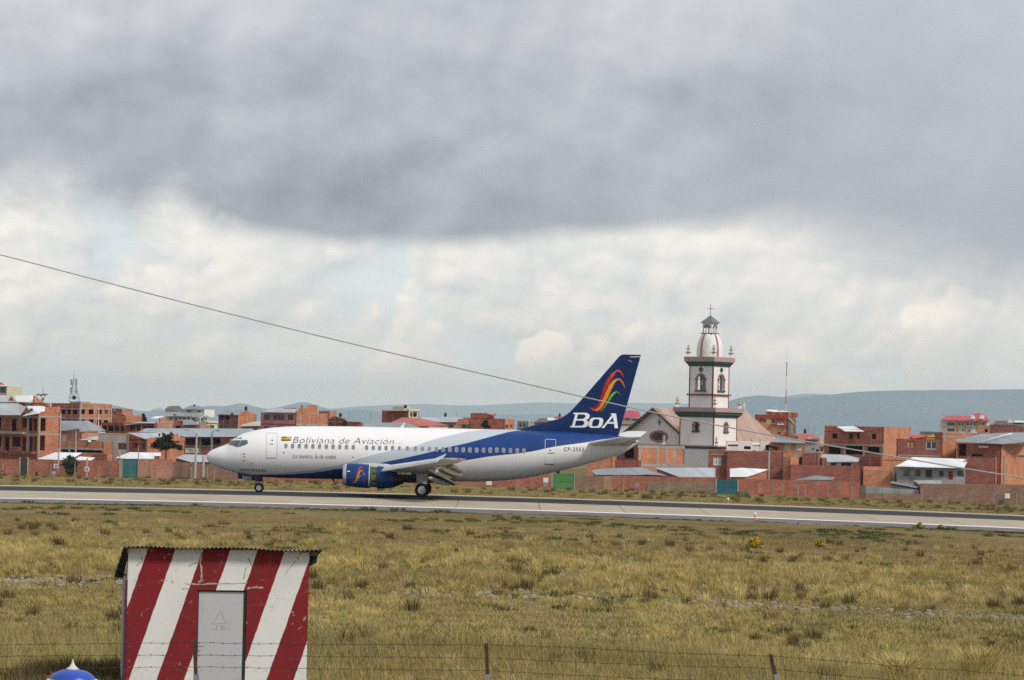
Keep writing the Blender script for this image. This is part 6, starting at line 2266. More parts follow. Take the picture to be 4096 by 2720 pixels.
for side in ('L', 'R'):
    b = MB()
    n = 8
    for i in range(n):
        a0, a1 = math.pi * i / n, math.pi * (i + 1) / n
        r0_, r1_ = hl * 0.5, hl * 0.72
        ps = [(r0_ * math.cos(a0), r0_ * 0.8 * math.sin(a0)), (r0_ * math.cos(a1), r0_ * 0.8 * math.sin(a1)), (r1_ * math.cos(a1), r1_ * 0.8 * math.sin(a1)), (r1_ * math.cos(a0), r1_ * 0.8 * math.sin(a0))]
        b.hexa([fpt(side, hl, t_, 0.0, z + Zl1 - 0.88) for t_, z in ps], [fpt(side, hl, t_, -0.07, z + Zl1 - 0.88) for t_, z in ps])
    b.build('lantern_arch', M_maroon, CHO)
    b = MB()
    r0_ = hl * 0.49
    b.face([fpt(side, hl, r0_ * math.cos(math.pi * i / n), -0.01, r0_ * 0.8 * math.sin(math.pi * i / n) + Zl1 - 0.88) for i in range(n + 1)])
    b.build('lantern_arch_infill', M_greyplaster, CHO, fixn=False)
b = MB()
b.hexa(sq(hl + 0.35, Zl1), sq(0.06, Zl2))
b.build('lantern_roof', plain_once('slate_metal', (0.16, 0.19, 0.22), rough=0.5), CHO)
# cross
zc0, zc1, zca = Zl2, zpx(5, 98), zpx(5, 150)
b = MB()
b.box(AX.x - 0.06, AX.x + 0.06, AX.y - 0.06, AX.y + 0.06, zc0 - 0.1, zc1)
b.box(AX.x - 0.58, AX.x + 0.58, AX.y - 0.055, AX.y + 0.055, zca - 0.06, zca + 0.06)
b.build('cross', plain_once('cross_iron', (0.3, 0.28, 0.24)), CHO)
hf = zpx(5, 592) - zpx(5, 742)
for a, c_ in ((-1, -1), (-1, 1), (1, -1), (1, 1)):
    finial(AX + eL * (a * (hw2 + 0.2)) + eR * (c_ * (hw2 + 0.2)), Zb3, hf)
    finial(AX + eL * (a * (hw + 0.35)) + eR * (c_ * (hw + 0.35)), Z_c1t, hf * 0.9)
# base block with green cornice
Zg = zpx(6, 800)
prism(hw + 1.9, zb, hw + 1.9, Zg - 0.05, 'base_block', M_white)
prism(hw + 2.05, Zg - 0.047, hw + 2.2, zpx(6, 775), 'green_cornice', M_greentrim)
prism(hw + 2.35, zpx(6, 775) + 0.003, hw + 2.35, zpx(6, 757), 'ledge', M_ledge)
for a, c_ in ((-1, -1), (-1, 1), (1, -1)):
    finial(AX + eL * (a * (hw + 2.0)) + eR * (c_ * (hw + 2.0)), zpx(6, 757), hf * 0.75)
# the House class made only the root: no box walls are added

# --- nave
YA = 536.0
apex = PZ(6, 715, 240, YA)
nave = thing('church_nave', 'white church nave with faded pink sheet roof and round window', 'church', (apex.x, apex.y, gz(apex.x, YA) - 0.3))
zg = gz(apex.x, YA) - 0.3


def gp(t_, z, dep=0.0):
    """gable plane: t_ along -dL (to the right), dep along dR"""
    return Vector((apex.x - ch.dL[0] * t_ + ch.dR[0] * dep, apex.y - ch.dL[1] * t_ + ch.dR[1] * dep, z))


def gtz(x, y, dep=0.0):
    o_ = gp(0, 0, dep)
    t_, z = onplane(*q(6, x, y), Vector((o_.x, o_.y, 0)), (-ch.dL[0], -ch.dL[1]))
    return t_, z


slope = 0.72
wL = -gtz(250, 600)[0]
wR = 8.6
zr = apex.z
Ln = 31.0
zeL, zeR = zr - wL * 0.70, zr - wR * slope
over = 1.1
b = MB()
gw = [(-wL + 1.6, zg), (wR - 1.2, zg), (wR - 1.2, zeR + (1.2) * slope - 0.25), (0, zr - 0.35), (-wL + 1.6, zeL + 1.6 * 0.70 - 0.25)]
b.hexa([gp(t_, z, over) for t_, z in gw], [gp(t_, z, over + 0.4) for t_, z in gw])
b.build('gable_wall', M_white, nave)
b = MB()
b.hexa([gp(wR - 1.2, zg, over + 0.4), gp(wR - 1.6, zg, over + 0.4), gp(wR - 1.6, zg, Ln - 1), gp(wR - 1.2, zg, Ln - 1)],
       [gp(wR - 1.2, zeR + 0.6, over + 0.4), gp(wR - 1.6, zeR + 0.6, over + 0.4), gp(wR - 1.6, zeR + 0.6, Ln - 1), gp(wR - 1.2, zeR + 0.6, Ln - 1)])
b.build('side_wall', M_white, nave)
b = MB()
b.hexa([gp(t_, z, Ln - 1.0) for t_, z in gw], [gp(t_, z, Ln - 0.7) for t_, z in gw])
b.build('rear_gable', M_white, nave)
b = MB()
b.slab([gp(0, zr, 0), gp(wR, zeR, 0), gp(wR, zeR, Ln), gp(0, zr, Ln)], 0.12)
rf = b.build('roof', R_pinkold, nave)
b = MB()
b.slab([gp(0, zr, 0), gp(0, zr, Ln), gp(-wL, zeL, Ln), gp(-wL, zeL, 0)], 0.12)
b.build('roof', R_pinkold, nave)
for sx, w_, ze in ((1, wR, zeR), (-1, wL, zeL)):
    b = MB()
    b.hexa([gp(0, zr - 0.45, -0.06), gp(sx * w_, ze - 0.45, -0.06), gp(sx * w_, ze - 0.45, 0.0), gp(0, zr - 0.45, 0.0)],
           [gp(0, zr + 0.03, -0.06), gp(sx * w_, ze + 0.03, -0.06), gp(sx * w_, ze + 0.03, 0.0), gp(0, zr + 0.03, 0.0)])
    b.build('barge_board', plain_once('barge_board_paint', (0.10, 0.10, 0.095)), nave)
    b = MB()
    b.slab([gp(0, zr - 0.16, 0.01), gp(0, zr - 0.16, over - 0.01), gp(sx * w_, ze - 0.16, over - 0.01), gp(sx * w_, ze - 0.16, 0.01)], 0.05)
    b.build('soffit', plain_once('brown_soffit', (0.20, 0.13, 0.09)), nave)
# round window
t0, z0 = gtz(802, 632, over)
rx, rz_ = 120 * ZM[6][2] / 21.8 / math.cos(TH), 82 * ZM[6][2] / 21.8
b = MB()
n = 24
for i in range(n):
    a0, a1 = 2 * math.pi * i / n, 2 * math.pi * (i + 1) / n
    ps = [(0.70 * math.cos(a0), 0.66 * math.sin(a0)), (0.70 * math.cos(a1), 0.66 * math.sin(a1)), (math.cos(a1), math.sin(a1)), (math.cos(a0), math.sin(a0))]
    b.hexa([gp(t0 + rx * c_, z0 + rz_ * s_, over - 0.02) for c_, s_ in ps], [gp(t0 + rx * c_, z0 + rz_ * s_, over - 0.16) for c_, s_ in ps])
rw = b.build('round_window', M_pinktrim, nave)
b = MB()
b.face([gp(t0 + rx * 0.71 * math.cos(2 * math.pi * i / n), z0 + rz_ * 0.67 * math.sin(2 * math.pi * i / n), over - 0.03) for i in range(n)])
b.build('pane', M_glass, rw, fixn=False)
b = MB()
for a in (0, math.pi / 3, 2 * math.pi / 3):
    p0 = gp(t0 + rx * 0.69 * math.cos(a), z0 + rz_ * 0.65 * math.sin(a), over - 0.06)
    p1 = gp(t0 - rx * 0.69 * math.cos(a), z0 - rz_ * 0.65 * math.sin(a), over - 0.06)
    b.tube([p0, p1], 0.03, 4)
tag(b.build('glazing_bars', M_dark, rw), kind='stuff')
# green cross on the gable
t1, z1 = gtz(810, 440, over)
b = MB()
for (a, c_, e_, f_) in ((-0.09, 0.09, -0.62, 0.62), (-0.42, -0.095, -0.09, 0.09), (0.095, 0.42, -0.09, 0.09)):
    ps = [(t1 + a * 1.3, z1 + e_), (t1 + c_ * 1.3, z1 + e_), (t1 + c_ * 1.3, z1 + f_), (t1 + a * 1.3, z1 + f_)]
    b.hexa([gp(t_, z, over) for t_, z in ps], [gp(t_, z, over - 0.06) for t_, z in ps])
b.build('green_cross', plain_once('sea_green_trim', (0.05, 0.2, 0.17)), nave)
# small white cross at the far end of the ridge
e_ = gp(0, zr, Ln - 0.6)
b = MB()
b.box(e_.x - 0.09, e_.x + 0.09, e_.y - 0.09, e_.y + 0.09, e_.z - 0.1, e_.z + 1.7)
b.box(e_.x - 0.42, e_.x + 0.42, e_.y - 0.08, e_.y + 0.08, e_.z + 0.95, e_.z + 1.15)
b.box(e_.x - 0.25, e_.x + 0.25, e_.y - 0.2, e_.y + 0.2, e_.z - 0.05, e_.z + 0.25)
b.build('ridge_cross', M_signw, nave)

# ================================================================== airliner
YP = 220.0
NOSE = P(824.6, 1826.8, YP)
GM = gz(NOSE.x + 16.3, YP)
NZ = NOSE.z - GM                       # height of the nose tip above the ground at the main gear
YAW = -0.008
plane = thing('airliner', 'white and dark blue twin-engine jet airliner rolling on the runway', 'airplane', (NOSE.x, YP, GM), rz=YAW)
CY, SY = math.cos(YAW), math.sin(YAW)
CAM_L = Vector((CY * (0 - NOSE.x) + SY * (0 - YP), -SY * (0 - NOSE.x) + CY * (0 - YP), H - GM))


def lray(u, v):
    dd = ray(u, v)
    return Vector((CY * dd.x + SY * dd.y, -SY * dd.x + CY * dd.y, dd.z))


def at_y(u, v, yl):
    """picture point -> (s, z) on the aircraft's vertical plane yl"""
    dd = lray(u, v)
    k_ = (yl - CAM_L.y) / dd.y
    return CAM_L.x + dd.x * k_, CAM_L.z + dd.z * k_


def pchip(xs_, ys_):
    xs_, ys_ = np.array(xs_, float), np.array(ys_, float)
    hh = np.diff(xs_); dl = np.diff(ys_) / hh
    m_ = np.zeros(len(xs_))
    for i in range(1, len(xs_) - 1):
        if dl[i - 1] * dl[i] > 0:
            w1, w2 = 2 * hh[i] + hh[i - 1], hh[i] + 2 * hh[i - 1]
            m_[i] = (w1 + w2) / (w1 / dl[i - 1] + w2 / dl[i])
    m_[0], m_[-1] = dl[0], dl[-1]

    def f(x):
        x = min(max(x, xs_[0]), xs_[-1])
        i = min(max(int(np.searchsorted(xs_, x)) - 1, 0), len(hh) - 1)
        t_ = (x - xs_[i]) / hh[i]
        return float((1 + 2 * t_) * (1 - t_) ** 2 * ys_[i] + t_ * (1 - t_) ** 2 * hh[i] * m_[i] + t_ * t_ * (3 - 2 * t_) * ys_[i + 1] + t_ * t_ * (t_ - 1) * hh[i] * m_[i + 1])
    return f


SS = [0, .03, .14, .35, .63, 1.12, 1.61, 1.9, 2.29, 2.78, 3.57, 4.55, 6.03, 8, 10.8, 20, 23.3, 26, 28, 30, 31.1, 31.9, 32.4]
TT = [0, .12, .275, .46, .607, .817, 1.03, 1.28, 1.585, 1.82, 2.05, 2.25, 2.40, 2.48, 2.52, 2.54, 2.55, 2.53, 2.47, 2.36, 2.27, 2.15, 2.02]
BB = [0, -.12, -.29, -.5, -.64, -.83, -.99, -1.07, -1.17, -1.25, -1.36, -1.44, -1.47, -1.475, -1.46, -1.42, -1.17, -.62, -.09, .5, .85, 1.35, 1.75]
WW = [0, .12, .28, .46, .63, .9, 1.1, 1.2, 1.33, 1.46, 1.62, 1.75, 1.85, 1.88, 1.88, 1.88, 1.86, 1.65, 1.3, .85, .55, .32, .15]
fT, fB, fW = pchip(SS, TT), pchip(SS, BB), pchip(SS, WW)


def sec(s_):
    t_, b_, w_ = fT(s_) + NZ, fB(s_) + NZ, fW(s_)
    return (t_ + b_) / 2, (t_ - b_) / 2, w_


def hit_body(u, v, off=0.0):
    yl = -1.6
    for _ in range(12):
        s_, z = at_y(u, v, yl)
        zc_, hh, w_ = sec(s_)
        r_ = 1 - ((z - zc_) / max(hh, 1e-3)) ** 2
        yl = -w_ * math.sqrt(max(r_, 0.02))
    zc_, hh, w_ = sec(s_)
    # outward normal in the section
    ny, nz = yl / max(w_, .05) ** 2, (z - zc_) / max(hh, .05) ** 2
    ln = math.hypot(ny, nz) or 1
    return Vector((s_, yl + off * ny / ln, z + off * nz / ln))


# livery borders in body coordinates
def border(pts_):
    out = []
    for u, v in pts_:
        p = hit_body(u, v)
        out.append((p.x, p.z - NZ))
    return out


GREY_TOP = border([q(11, 1000, 908), q(11, 1300, 890), q(11, 1500, 870), q(11, 1900, 820), q(11, 2361, 716), (1442, 1833.6), (1581, 1799.5), (1647, 1788), (1718.5, 1762.6), (1830, 1734.7), (1880, 1725)])
BLUE_TOP = border([q(11, 900, 915), q(11, 1200, 912), q(11, 1500, 903), q(11, 1900, 866), q(11, 2361, 815), (1373.5, 1874), (1539.6, 1847.7), (1720, 1808.5), (1782, 1791), (1855.7, 1775), (1932, 1755), (2008, 1734.7), (2045, 1726)])
BLUE_BOT = border([(1480, 1912), (1600, 1885), (1750, 1858), (1898.8, 1835.6), (1950, 1827), (2108, 1809), (2226.9, 1785.4), (2345.5, 1769.6), (2420, 1757)])
S0, S1, ZZ0, ZZ1 = 0.0, 34.0, -2.5, 4.0


def curve_of(pts_, lo, hi):
    """extend to both ends and normalise"""
    p = sorted(pts_)
    p = [(S0, lo)] + [(a, b_) for a, b_ in p] + [(S1, hi)]
    return [((a - S0) / (S1 - S0), (b_ - ZZ0) / (ZZ1 - ZZ0)) for a, b_ in p]


def livery():
    m_, t, bs = newmat('airliner_livery')
    co = t.node('ShaderNodeTexCoord').outputs['Object']
    x, y, z = t.sep(co)
    zr = t.sub(z, NZ)
    xn = t.ss(x, S0, S1, 0, 1, 'LINEAR')

    def bz(pts_, lo, hi):
        return t.add(t.mul(t.fcurve(xn, curve_of(pts_, lo, hi)), ZZ1 - ZZ0), ZZ0)
    gt = bz(GREY_TOP, -1.5, 3.6)
    bt = bz(BLUE_TOP, -1.5, 3.6)
    bb = bz([(8.0, -2.2)] + BLUE_BOT, -2.4, 2.4)
    n1 = t.noise(co, 0.8, 6.0, 0.6)
    st = t.noise(t.vm('MULTIPLY', co, (2.5, 1.0, 0.35)), 1.5, 6.0, 0.65)
    dirt = t.ss(st, 0.55, 0.8, 0.0, 0.22)
    wh = t.mix(dirt, (0.86, 0.86, 0.855), (0.62, 0.61, 0.58))
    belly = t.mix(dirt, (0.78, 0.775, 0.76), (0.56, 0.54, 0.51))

    def below(curve): return t.ss(t.sub(curve, zr), -0.012, 0.012, 0, 1, 'LINEAR')
    c = t.mix(below(gt), wh, (0.52, 0.575, 0.64))
    c = t.mix(below(bt), c, t.mix(t.ss(n1, 0.3, 0.7), (0.007, 0.042, 0.185), (0.009, 0.049, 0.21)))
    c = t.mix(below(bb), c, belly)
    # panel joints
    px_ = t.m('FRACT', t.mul(t.add(x, 0.35), 1 / 2.05))
    jl = t.ss(t.m('ABSOLUTE', t.sub(px_, 0.5)), 0.0, 0.0045, 1.0, 0.0, 'LINEAR')
    jz = t.ss(t.m('ABSOLUTE', t.sub(zr, -0.28)), 0.0, 0.008, 1.0, 0.0, 'LINEAR')
    jj = t.m('MAXIMUM', jl, jz)
    c = t.mix(t.mul(jj, 0.16), c, (0.12, 0.12, 0.13))
    t.put(bs.inputs['Base Color'], c)
    t.put(bs.inputs['Roughness'], t.ss(n1, 0.3, 0.7, 0.24, 0.36, 'LINEAR'))
    bs.inputs['Specular IOR Level'].default_value = 0.42
    bump(t, bs, t.noise(co, 2.5, 3.0), 0.03, 0.02)
    return m_


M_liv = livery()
M_blue = plain('airliner_blue', (0.004, 0.022, 0.095), 0.35, 0.1, 1.2, spec=0.25)
M_blue2 = plain('nacelle_blue', (0.007, 0.04, 0.175), 0.38, 0.12, 2.0, spec=0.3)
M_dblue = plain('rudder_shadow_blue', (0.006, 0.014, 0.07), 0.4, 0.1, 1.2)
M_alu = plain('bare_aluminium', (0.62, 0.63, 0.64), 0.35, 0.1, 3.0, metal=0.7)
M_wing = plain('wing_grey', (0.42, 0.43, 0.43), 0.45, 0.12, 1.0, spec=0.4, dirt=(0.3, 0.29, 0.27))
M_wingw = plain('slat_light_grey', (0.72, 0.73, 0.74), 0.35, 0.06, 1.0)
M_fair = plain('flap_fairing_grey', (0.58, 0.57, 0.54), 0.5, 0.1, 2.0)
M_flap = plain('flap_underside', (0.30, 0.27, 0.22), 0.6, 0.2, 2.0)
M_casc = plain('reverser_cascade_green', (0.075, 0.12, 0.045), 0.7, 0.35, 5.0)
M_exh = plain('scorched_metal', (0.05, 0.045, 0.04), 0.5, 0.3, 3.0, metal=0.6)
M_tyre = plain('tyre_rubber', (0.016, 0.016, 0.017), 0.85, 0.2, 6.0)
M_hub = plain('wheel_hub', (0.6, 0.6, 0.58), 0.5, 0.2, 8.0, metal=0.3)
M_strut = plain('gear_strut', (0.45, 0.46, 0.47), 0.45, 0.15, 6.0, metal=0.3)
M_navy = plain('lettering_navy', (0.045, 0.075, 0.17), 0.4, 0.08, 4.0)
M_ink = plain('lettering_grey', (0.055, 0.06, 0.075), 0.45, 0.08, 4.0)
M_whitel = plain('lettering_white', (0.80, 0.80, 0.80), 0.4, 0.04, 4.0)
M_pw = plain('cabin_window_grey', (0.24, 0.25, 0.26), 0.3, 0.25, 3.0, spec=0.5)
M_pwf = plain('cabin_window_rim', (0.50, 0.51, 0.52), 0.4, 0.1, 3.0)
M_door_line = plain('door_outline_grey', (0.36, 0.38, 0.41), 0.5, 0.1, 3.0)
M_door_white = plain('door_outline_white', (0.75, 0.77, 0.80), 0.5, 0.05, 3.0)
M_cock = glassmat('cockpit_glass', (0.06, 0.072, 0.078), 0.08)
M_beacon = plain('red_beacon', (0.6, 0.02, 0.03), 0.3, 0.1)
M_red = plain('blade_antenna_red', (0.45, 0.04, 0.03), 0.4, 0.1)

# fuselage skin
b = MB()
st_ = sorted(set([0.004, .015, .03, .06, .1, .14, .22, .35, .5, .63, .85, 1.12, 1.35, 1.61, 1.75, 1.9, 2.1, 2.29, 2.5, 2.78, 3.1, 3.57, 4.0, 4.55, 5.2, 6.03, 7, 8, 9, 10.8] + [float(x) for x in np.arange(12, 32.0, 0.8)] + [31.1, 31.6, 31.9, 32.2, 32.4]))
rows = []
NS = 56
for s_ in st_:
    zc_, hh, w_ = sec(s_)
    rows.append([(s_, w_ * math.cos(2 * math.pi * j / NS), zc_ + hh * math.sin(2 * math.pi * j / NS)) for j in range(NS)])
b.grid(rows, close=True)
b.face(rows[0]); b.face(rows[-1])
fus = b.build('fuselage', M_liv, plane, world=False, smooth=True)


# ------------------------------------------------------------------ paint and lettering laid on curved skin
def decal(name, polys, mat, hit, off, parent, step=7.0, kind=None, label=None):
    """polys: polygons in picture coordinates, cut into strips and laid on the skin"""
    bm = bmesh.new()
    for pl in polys:
        vs_ = [bm.verts.new((u, v, 0)) for u, v in pl]
        try:
            bm.faces.new(vs_)
        except ValueError:
            pass
    return decal_bm(name, bm, mat, hit, off, parent, step, kind, label)


def decal_bm(name, bm, mat, hit, off, parent, step=7.0, kind=None, label=None):
    bmesh.ops.triangulate(bm, faces=bm.faces[:])
    us = [v.co.x for v in bm.verts]; vs_ = [v.co.y for v in bm.verts]
    for lo, hi, ax in ((min(vs_), max(vs_), 1), (min(us), max(us), 0)):
        n = int((hi - lo) / (step if ax == 1 else step * 2.5))
        for i in range(1, n + 1):
            c_ = lo + (hi - lo) * i / (n + 1)
            bmesh.ops.bisect_plane(bm, geom=bm.verts[:] + bm.edges[:] + bm.faces[:], dist=1e-4, plane_co=(c_, c_, 0), plane_no=(1, 0, 0) if ax == 0 else (0, 1, 0))
    for v in bm.verts:
        v.co = hit(v.co.x, v.co.y, off)
    me = bpy.data.meshes.new(name)
    bmesh.ops.triangulate(bm, faces=bm.faces[:])
    bm.to_mesh(me); bm.free()
    for m_ in (mat if isinstance(mat, (list, tuple)) else [mat]):
        me.materials.append(m_)
    o = bpy.data.objects.new(name, me)
    COL.objects.link(o)
    o.parent = parent
    if kind: o['kind'] = kind
    if label: o['label'] = label
    return o


def text_bm(txt, u0, v0, u1, v1, hpx, shear=0.0, bold=0.0, spacing=1.0):
    """lettering whose base line runs from (u0,v0) to (u1,v1), capital height hpx"""
    cu = bpy.data.curves.new('lettering', 'FONT')
    cu.body = txt
    cu.size = 1.0
    cu.shear = shear
    cu.offset = bold
    cu.space_character = spacing
    cu.resolution_u = 3
    o = bpy.data.objects.new('lettering', cu)
    COL.objects.link(o)
    dg = bpy.context.evaluated_depsgraph_get()
    me = o.evaluated_get(dg).to_mesh()
    bm = bmesh.new()
    bm.from_mesh(me)
    o.evaluated_get(dg).to_mesh_clear()
    bpy.data.objects.remove(o)
    bpy.data.curves.remove(cu)
    xs_ = [v.co.x for v in bm.verts]
    x0, x1 = min(xs_), max(xs_)
    cap = 0.69
    for v in bm.verts:
        f = (v.co.x - x0) / (x1 - x0)
        hh = v.co.y / cap * hpx
        v.co = Vector((u0 + (u1 - u0) * f + hh * 0.0, v0 + (v1 - v0) * f - hh, 0))
    return bm


def rrect(cx, cy, w_, h_, r, slope=0.0225, n=4):
    pts_ = []
    for qx, qy, a0 in ((1, -1, -math.pi / 2), (1, 1, 0), (-1, 1, math.pi / 2), (-1, -1, math.pi)):
        for i in range(n + 1):
            a = a0 + math.pi / 2 * i / n
            dx_, dy_ = qx * (w_ / 2 - r) + r * math.cos(a), qy * (h_ / 2 - r) + r * math.sin(a)
            pts_.append((cx + dx_ - dy_ * slope, cy + dy_ + dx_ * slope))
    return pts_


def ring(outer, inner):
    n = len(outer)
    return [[outer[i], outer[(i + 1) % n], inner[(i + 1) % n], inner[i]] for i in range(n)]


# cabin windows
wins = []
for z_, xs_, yy0, yy1 in ((11, (1385, 1487, 1590, 1693, 1796, 1898, 2001, 2103, 2206, 2308), 470, 488),):
    for i, x_ in enumerate(xs_):
        wins.append(q(z_, x_, yy0 + (yy1 - yy0) * i / 9.0))
wins.append(q(12, 242, 414))
for x_, y_ in ((445, 421), (546, 423), (643, 425), (740, 427), (838, 428), (943, 430), (1066, 434), (1187, 436), (1294, 438), (1400, 440), (1507, 444), (1609, 447), (1711, 450), (1813, 452), (1916, 455), (2018, 457), (2121, 459), (2224, 461), (2326, 463)):
    wins.append(q(12, x_, y_))
for x_, y_ in ((28, 1062), (94, 1063), (163, 1066), (232, 1068), (301, 1070), (369, 1072)):
    wins.append(q(13, x_, y_))
for i, (u, v) in enumerate(wins):
    big = i not in (16,)
    w_, h_ = (13.6, 19.5) if big else (12.4, 17.5)
    fr = decal('cabin_window', ring(rrect(u, v, w_, h_, 4.8), rrect(u, v, w_ - 2.6, h_ - 2.6, 3.8)), M_pwf, hit_body, 0.010, fus, 9)
    decal('window_pane', [rrect(u, v, w_ - 2.2, h_ - 2.2, 3.8)], M_pw, hit_body, 0.006, fr, 6)

# cockpit glazing
def Z11(pts_): return [q(11, x, y) for x, y in pts_]


for pl in ([(502, 442), (562, 392), (606, 390), (568, 448), (560, 452)], [(572, 452), (612, 391), (692, 391), (652, 484), (634, 481)], [(664, 484), (706, 391), (776, 388), (799, 394), (799, 432), (782, 446)]):
    decal('cockpit_pane', [Z11(pl)], M_cock, hit_body, 0.012, fus, 4)
for pl in ([(618, 362), (634, 346), (656, 343), (646, 360)], [(664, 362), (676, 346), (716, 345), (706, 362)]):
    decal('eyebrow_window', [Z11(pl)], M_dark, hit_body, 0.014, fus, 4)
decal('cockpit_frame', [Z11([(488, 448), (560, 385), (780, 378), (806, 390), (806, 438), (784, 452), (662, 492), (630, 490)])], plain_once('cockpit_frame_grey', (0.30, 0.32, 0.335)), hit_body, 0.006, fus, 4)


def fus_door(name, zm, x0, y0, x1, y1, r, lw, mat, label=None, sill=None):
    (u0, v0), (u1, v1) = q(zm, x0, y0), q(zm, x1, y1)
    cx, cy, w_, h_ = (u0 + u1) / 2, (v0 + v1) / 2, u1 - u0, v1 - v0
    d_ = decal(name, ring(rrect(cx, cy, w_, h_, r), rrect(cx, cy, w_ - 2 * lw, h_ - 2 * lw, max(1, r - lw))), mat, hit_body, 0.009, fus, 9, label=label)
    return d_, cx, cy, w_, h_


dd_, cx, cy, w_, h_ = fus_door('passenger_door', 11, 1084, 272, 1254, 656, 5, 1.1, M_door_line)
decal('door_handle', [[q(11, 1124, 441), q(11, 1165, 436), q(11, 1206, 441), q(11, 1165, 448)]], M_ink, hit_body, 0.012, dd_, 9)
decal('door_sill', [[q(11, 1072, 640), q(11, 1085, 648), q(11, 1250, 648), q(11, 1256, 636), q(11, 1244, 660), q(11, 1086, 660)]], M_door_line, hit_body, 0.013, dd_, 9)
decal('door_viewport', [rrect(*q(11, 1176, 386), 6, 6, 2.9)], M_ink, hit_body, 0.012, dd_, 9)
dd_, *_ = fus_door('service_door', 13, 580, 953, 690, 1208, 5, 1.4, M_door_white)
decal('door_handle', [[q(13, 612, 1090), q(13, 674, 1090), q(13, 674, 1096), q(13, 612, 1096)]], M_ink, hit_body, 0.012, dd_, 9)
decal('door_sill', [[q(13, 580, 1200), q(13, 680, 1204), q(13, 680, 1212), q(13, 580, 1208)]], M_ink, hit_body, 0.013, dd_, 9)
decal('door_viewport', [rrect(*q(13, 634, 1064), 6, 6, 2.9)], M_ink, hit_body, 0.012, dd_, 9)
fus_door('overwing_exit', 12, 884, 350, 1000, 560, 9, 1.0, plain_once('exit_outline', (0.62, 0.65, 0.68)))
# probes, vents, stains under the cockpit
for i, (x_, y_) in enumerate(((755, 593), (755, 637), (752, 692), (852, 742), (1355, 572))):
    decal('probe', [rrect(*q(11, x_, y_), 5.4, 4.2, 1.8)], M_ink, hit_body, 0.02, fus, 9)
    if i in (0, 2):
        decal('probe_tube', [[q(11, x_ - 52, y_ + 2), q(11, x_, y_ - 3), q(11, x_, y_ + 3), q(11, x_ - 52, y_ + 4)]], M_ink, hit_body, 0.02, fus, 9)
decal('vent', [rrect(*q(12, 237, 566), 5, 5, 2.4)], M_ink, hit_body, 0.012, fus, 9)
# lettering
(u0, v0), (u1, v1) = q(11, 1490, 426), q(12, 862, 372)
decal_bm('airline_name', text_bm('Boliviana de Aviaci\u00f3n', u0, v0, u1, v1, 25.0, 0.28, -0.013, 1.06), M_navy, hit_body, 0.014, fus, 5)
(u0, v0), (u1, v1) = q(11, 1492, 655), q(11, 2150, 666)
decal_bm('slogan', text_bm('La nuestra, la de todos', u0, v0, u1, v1, 17.5, 0.12, -0.012, 0.96), M_ink, hit_body, 0.014, fus, 5)
(u0, v0), (u1, v1) = q(11, 672, 848), q(11, 1090, 862)
decal_bm('web_address', text_bm('www.boa.bo', u0, v0, u1, v1, 13.0, 0.1, -0.002, 1.05), M_ink, hit_body, 0.014, fus, 4)
(u0, v0), (u1, v1) = q(13, 772, 1072), q(13, 978, 1074)
decal_bm('registration', text_bm('CP-2552', u0, v0, u1, v1, 14.5, 0.0, 0.004, 1.1), M_ink, hit_body, 0.014, fus, 5)
# flag
(fu0, fv0), (fu1, fv1) = q(11, 1318, 330), q(11, 1470, 394)
FW = fu1 - fu0


def fl(a, c_): return (fu0 + FW * a - 2 * c_, fv0 + (fv1 - fv0) * c_ + FW * a * 0.0)


flag = decal('flag', [[fl(0, 0), fl(1, 0), fl(1, .34), fl(0, .34)]], plain_once('flag_red', (0.42, 0.03, 0.05)), hit_body, 0.014, fus, 6, label='red, yellow and green flag emblem')
decal('flag_band', [[fl(0, .34), fl(1, .34), fl(1, .68), fl(0, .68)]], plain_once('flag_yellow', (0.65, 0.5, 0.03)), hit_body, 0.014, flag, 6)
decal('flag_band', [[fl(0, .68), fl(1, .68), fl(1, 1), fl(0, 1)]], plain_once('flag_green', (0.05, 0.22, 0.06)), hit_body, 0.014, flag, 6)
for i, cl in enumerate(((0.55, 0.2, 0.03), (0.6, 0.42, 0.05), (0.65, 0.62, 0.6), (0.45, 0.1, 0.06), (0.2, 0.04, 0.35))):
    a0, a1 = 0.35 + i * 0.13, 0.35 + (i + 1) * 0.13
    decal('flag_stripe', [[fl(a0, 0.0), fl(a1, 0.0), fl(1, 1 - (a1 - .35) / .65), fl(1, 1 - (a0 - .35) / .65)]], plain_once('flag_stripe_%d' % i, cl), hit_body, 0.018, flag, 6)
decal('flag_emblem', [[fl(.05, .95), fl(.15, .7), fl(.22, .5), fl(.3, .7), fl(.42, .62), fl(.55, .68), fl(.8, .95)]], plain_once('flag_dark', (0.05, 0.09, 0.04)), hit_body, 0.02, flag, 6)


# ------------------------------------------------------------------ fin
def airfoil(n=14, tc_=0.12):
    up = []
    for i in range(n + 1):
        x = (1 - math.cos(math.pi * i / n)) / 2
        yt = 5 * tc_ * (0.2969 * math.sqrt(x) - 0.1260 * x - 0.3516 * x * x + 0.2843 * x ** 3 - 0.1036 * x ** 4)
        up.append((x, yt))
    return up


def loft(b, secs):
    """secs: loops of points"""
    b.grid(secs, close=True)
    b.face(secs[0]); b.face(secs[-1])


FIN = [at_y(*q(13, x, y), 0.0) for x, y in ((1350, 95), (1553, 98), (1325, 918), (970, 530), (830, 682), (740, 740), (290, 858))]
(LEt, ZT), (TEt, _), (TEb, ZB), (LEm, ZMm), (LE2, Z2_), (LE3, Z3_), (LE4, Z4_) = FIN
ZT = ZT


def fin_le(z):
    return float(np.interp(z, [Z4_ - 0.6, Z4_, Z3_, Z2_, ZMm, ZT], [LE4 - 2, LE4, LE3, LE2, LEm, LEt]))


def fin_te(z):
    return float(np.interp(z, [ZB, ZT], [TEb, TEt]))


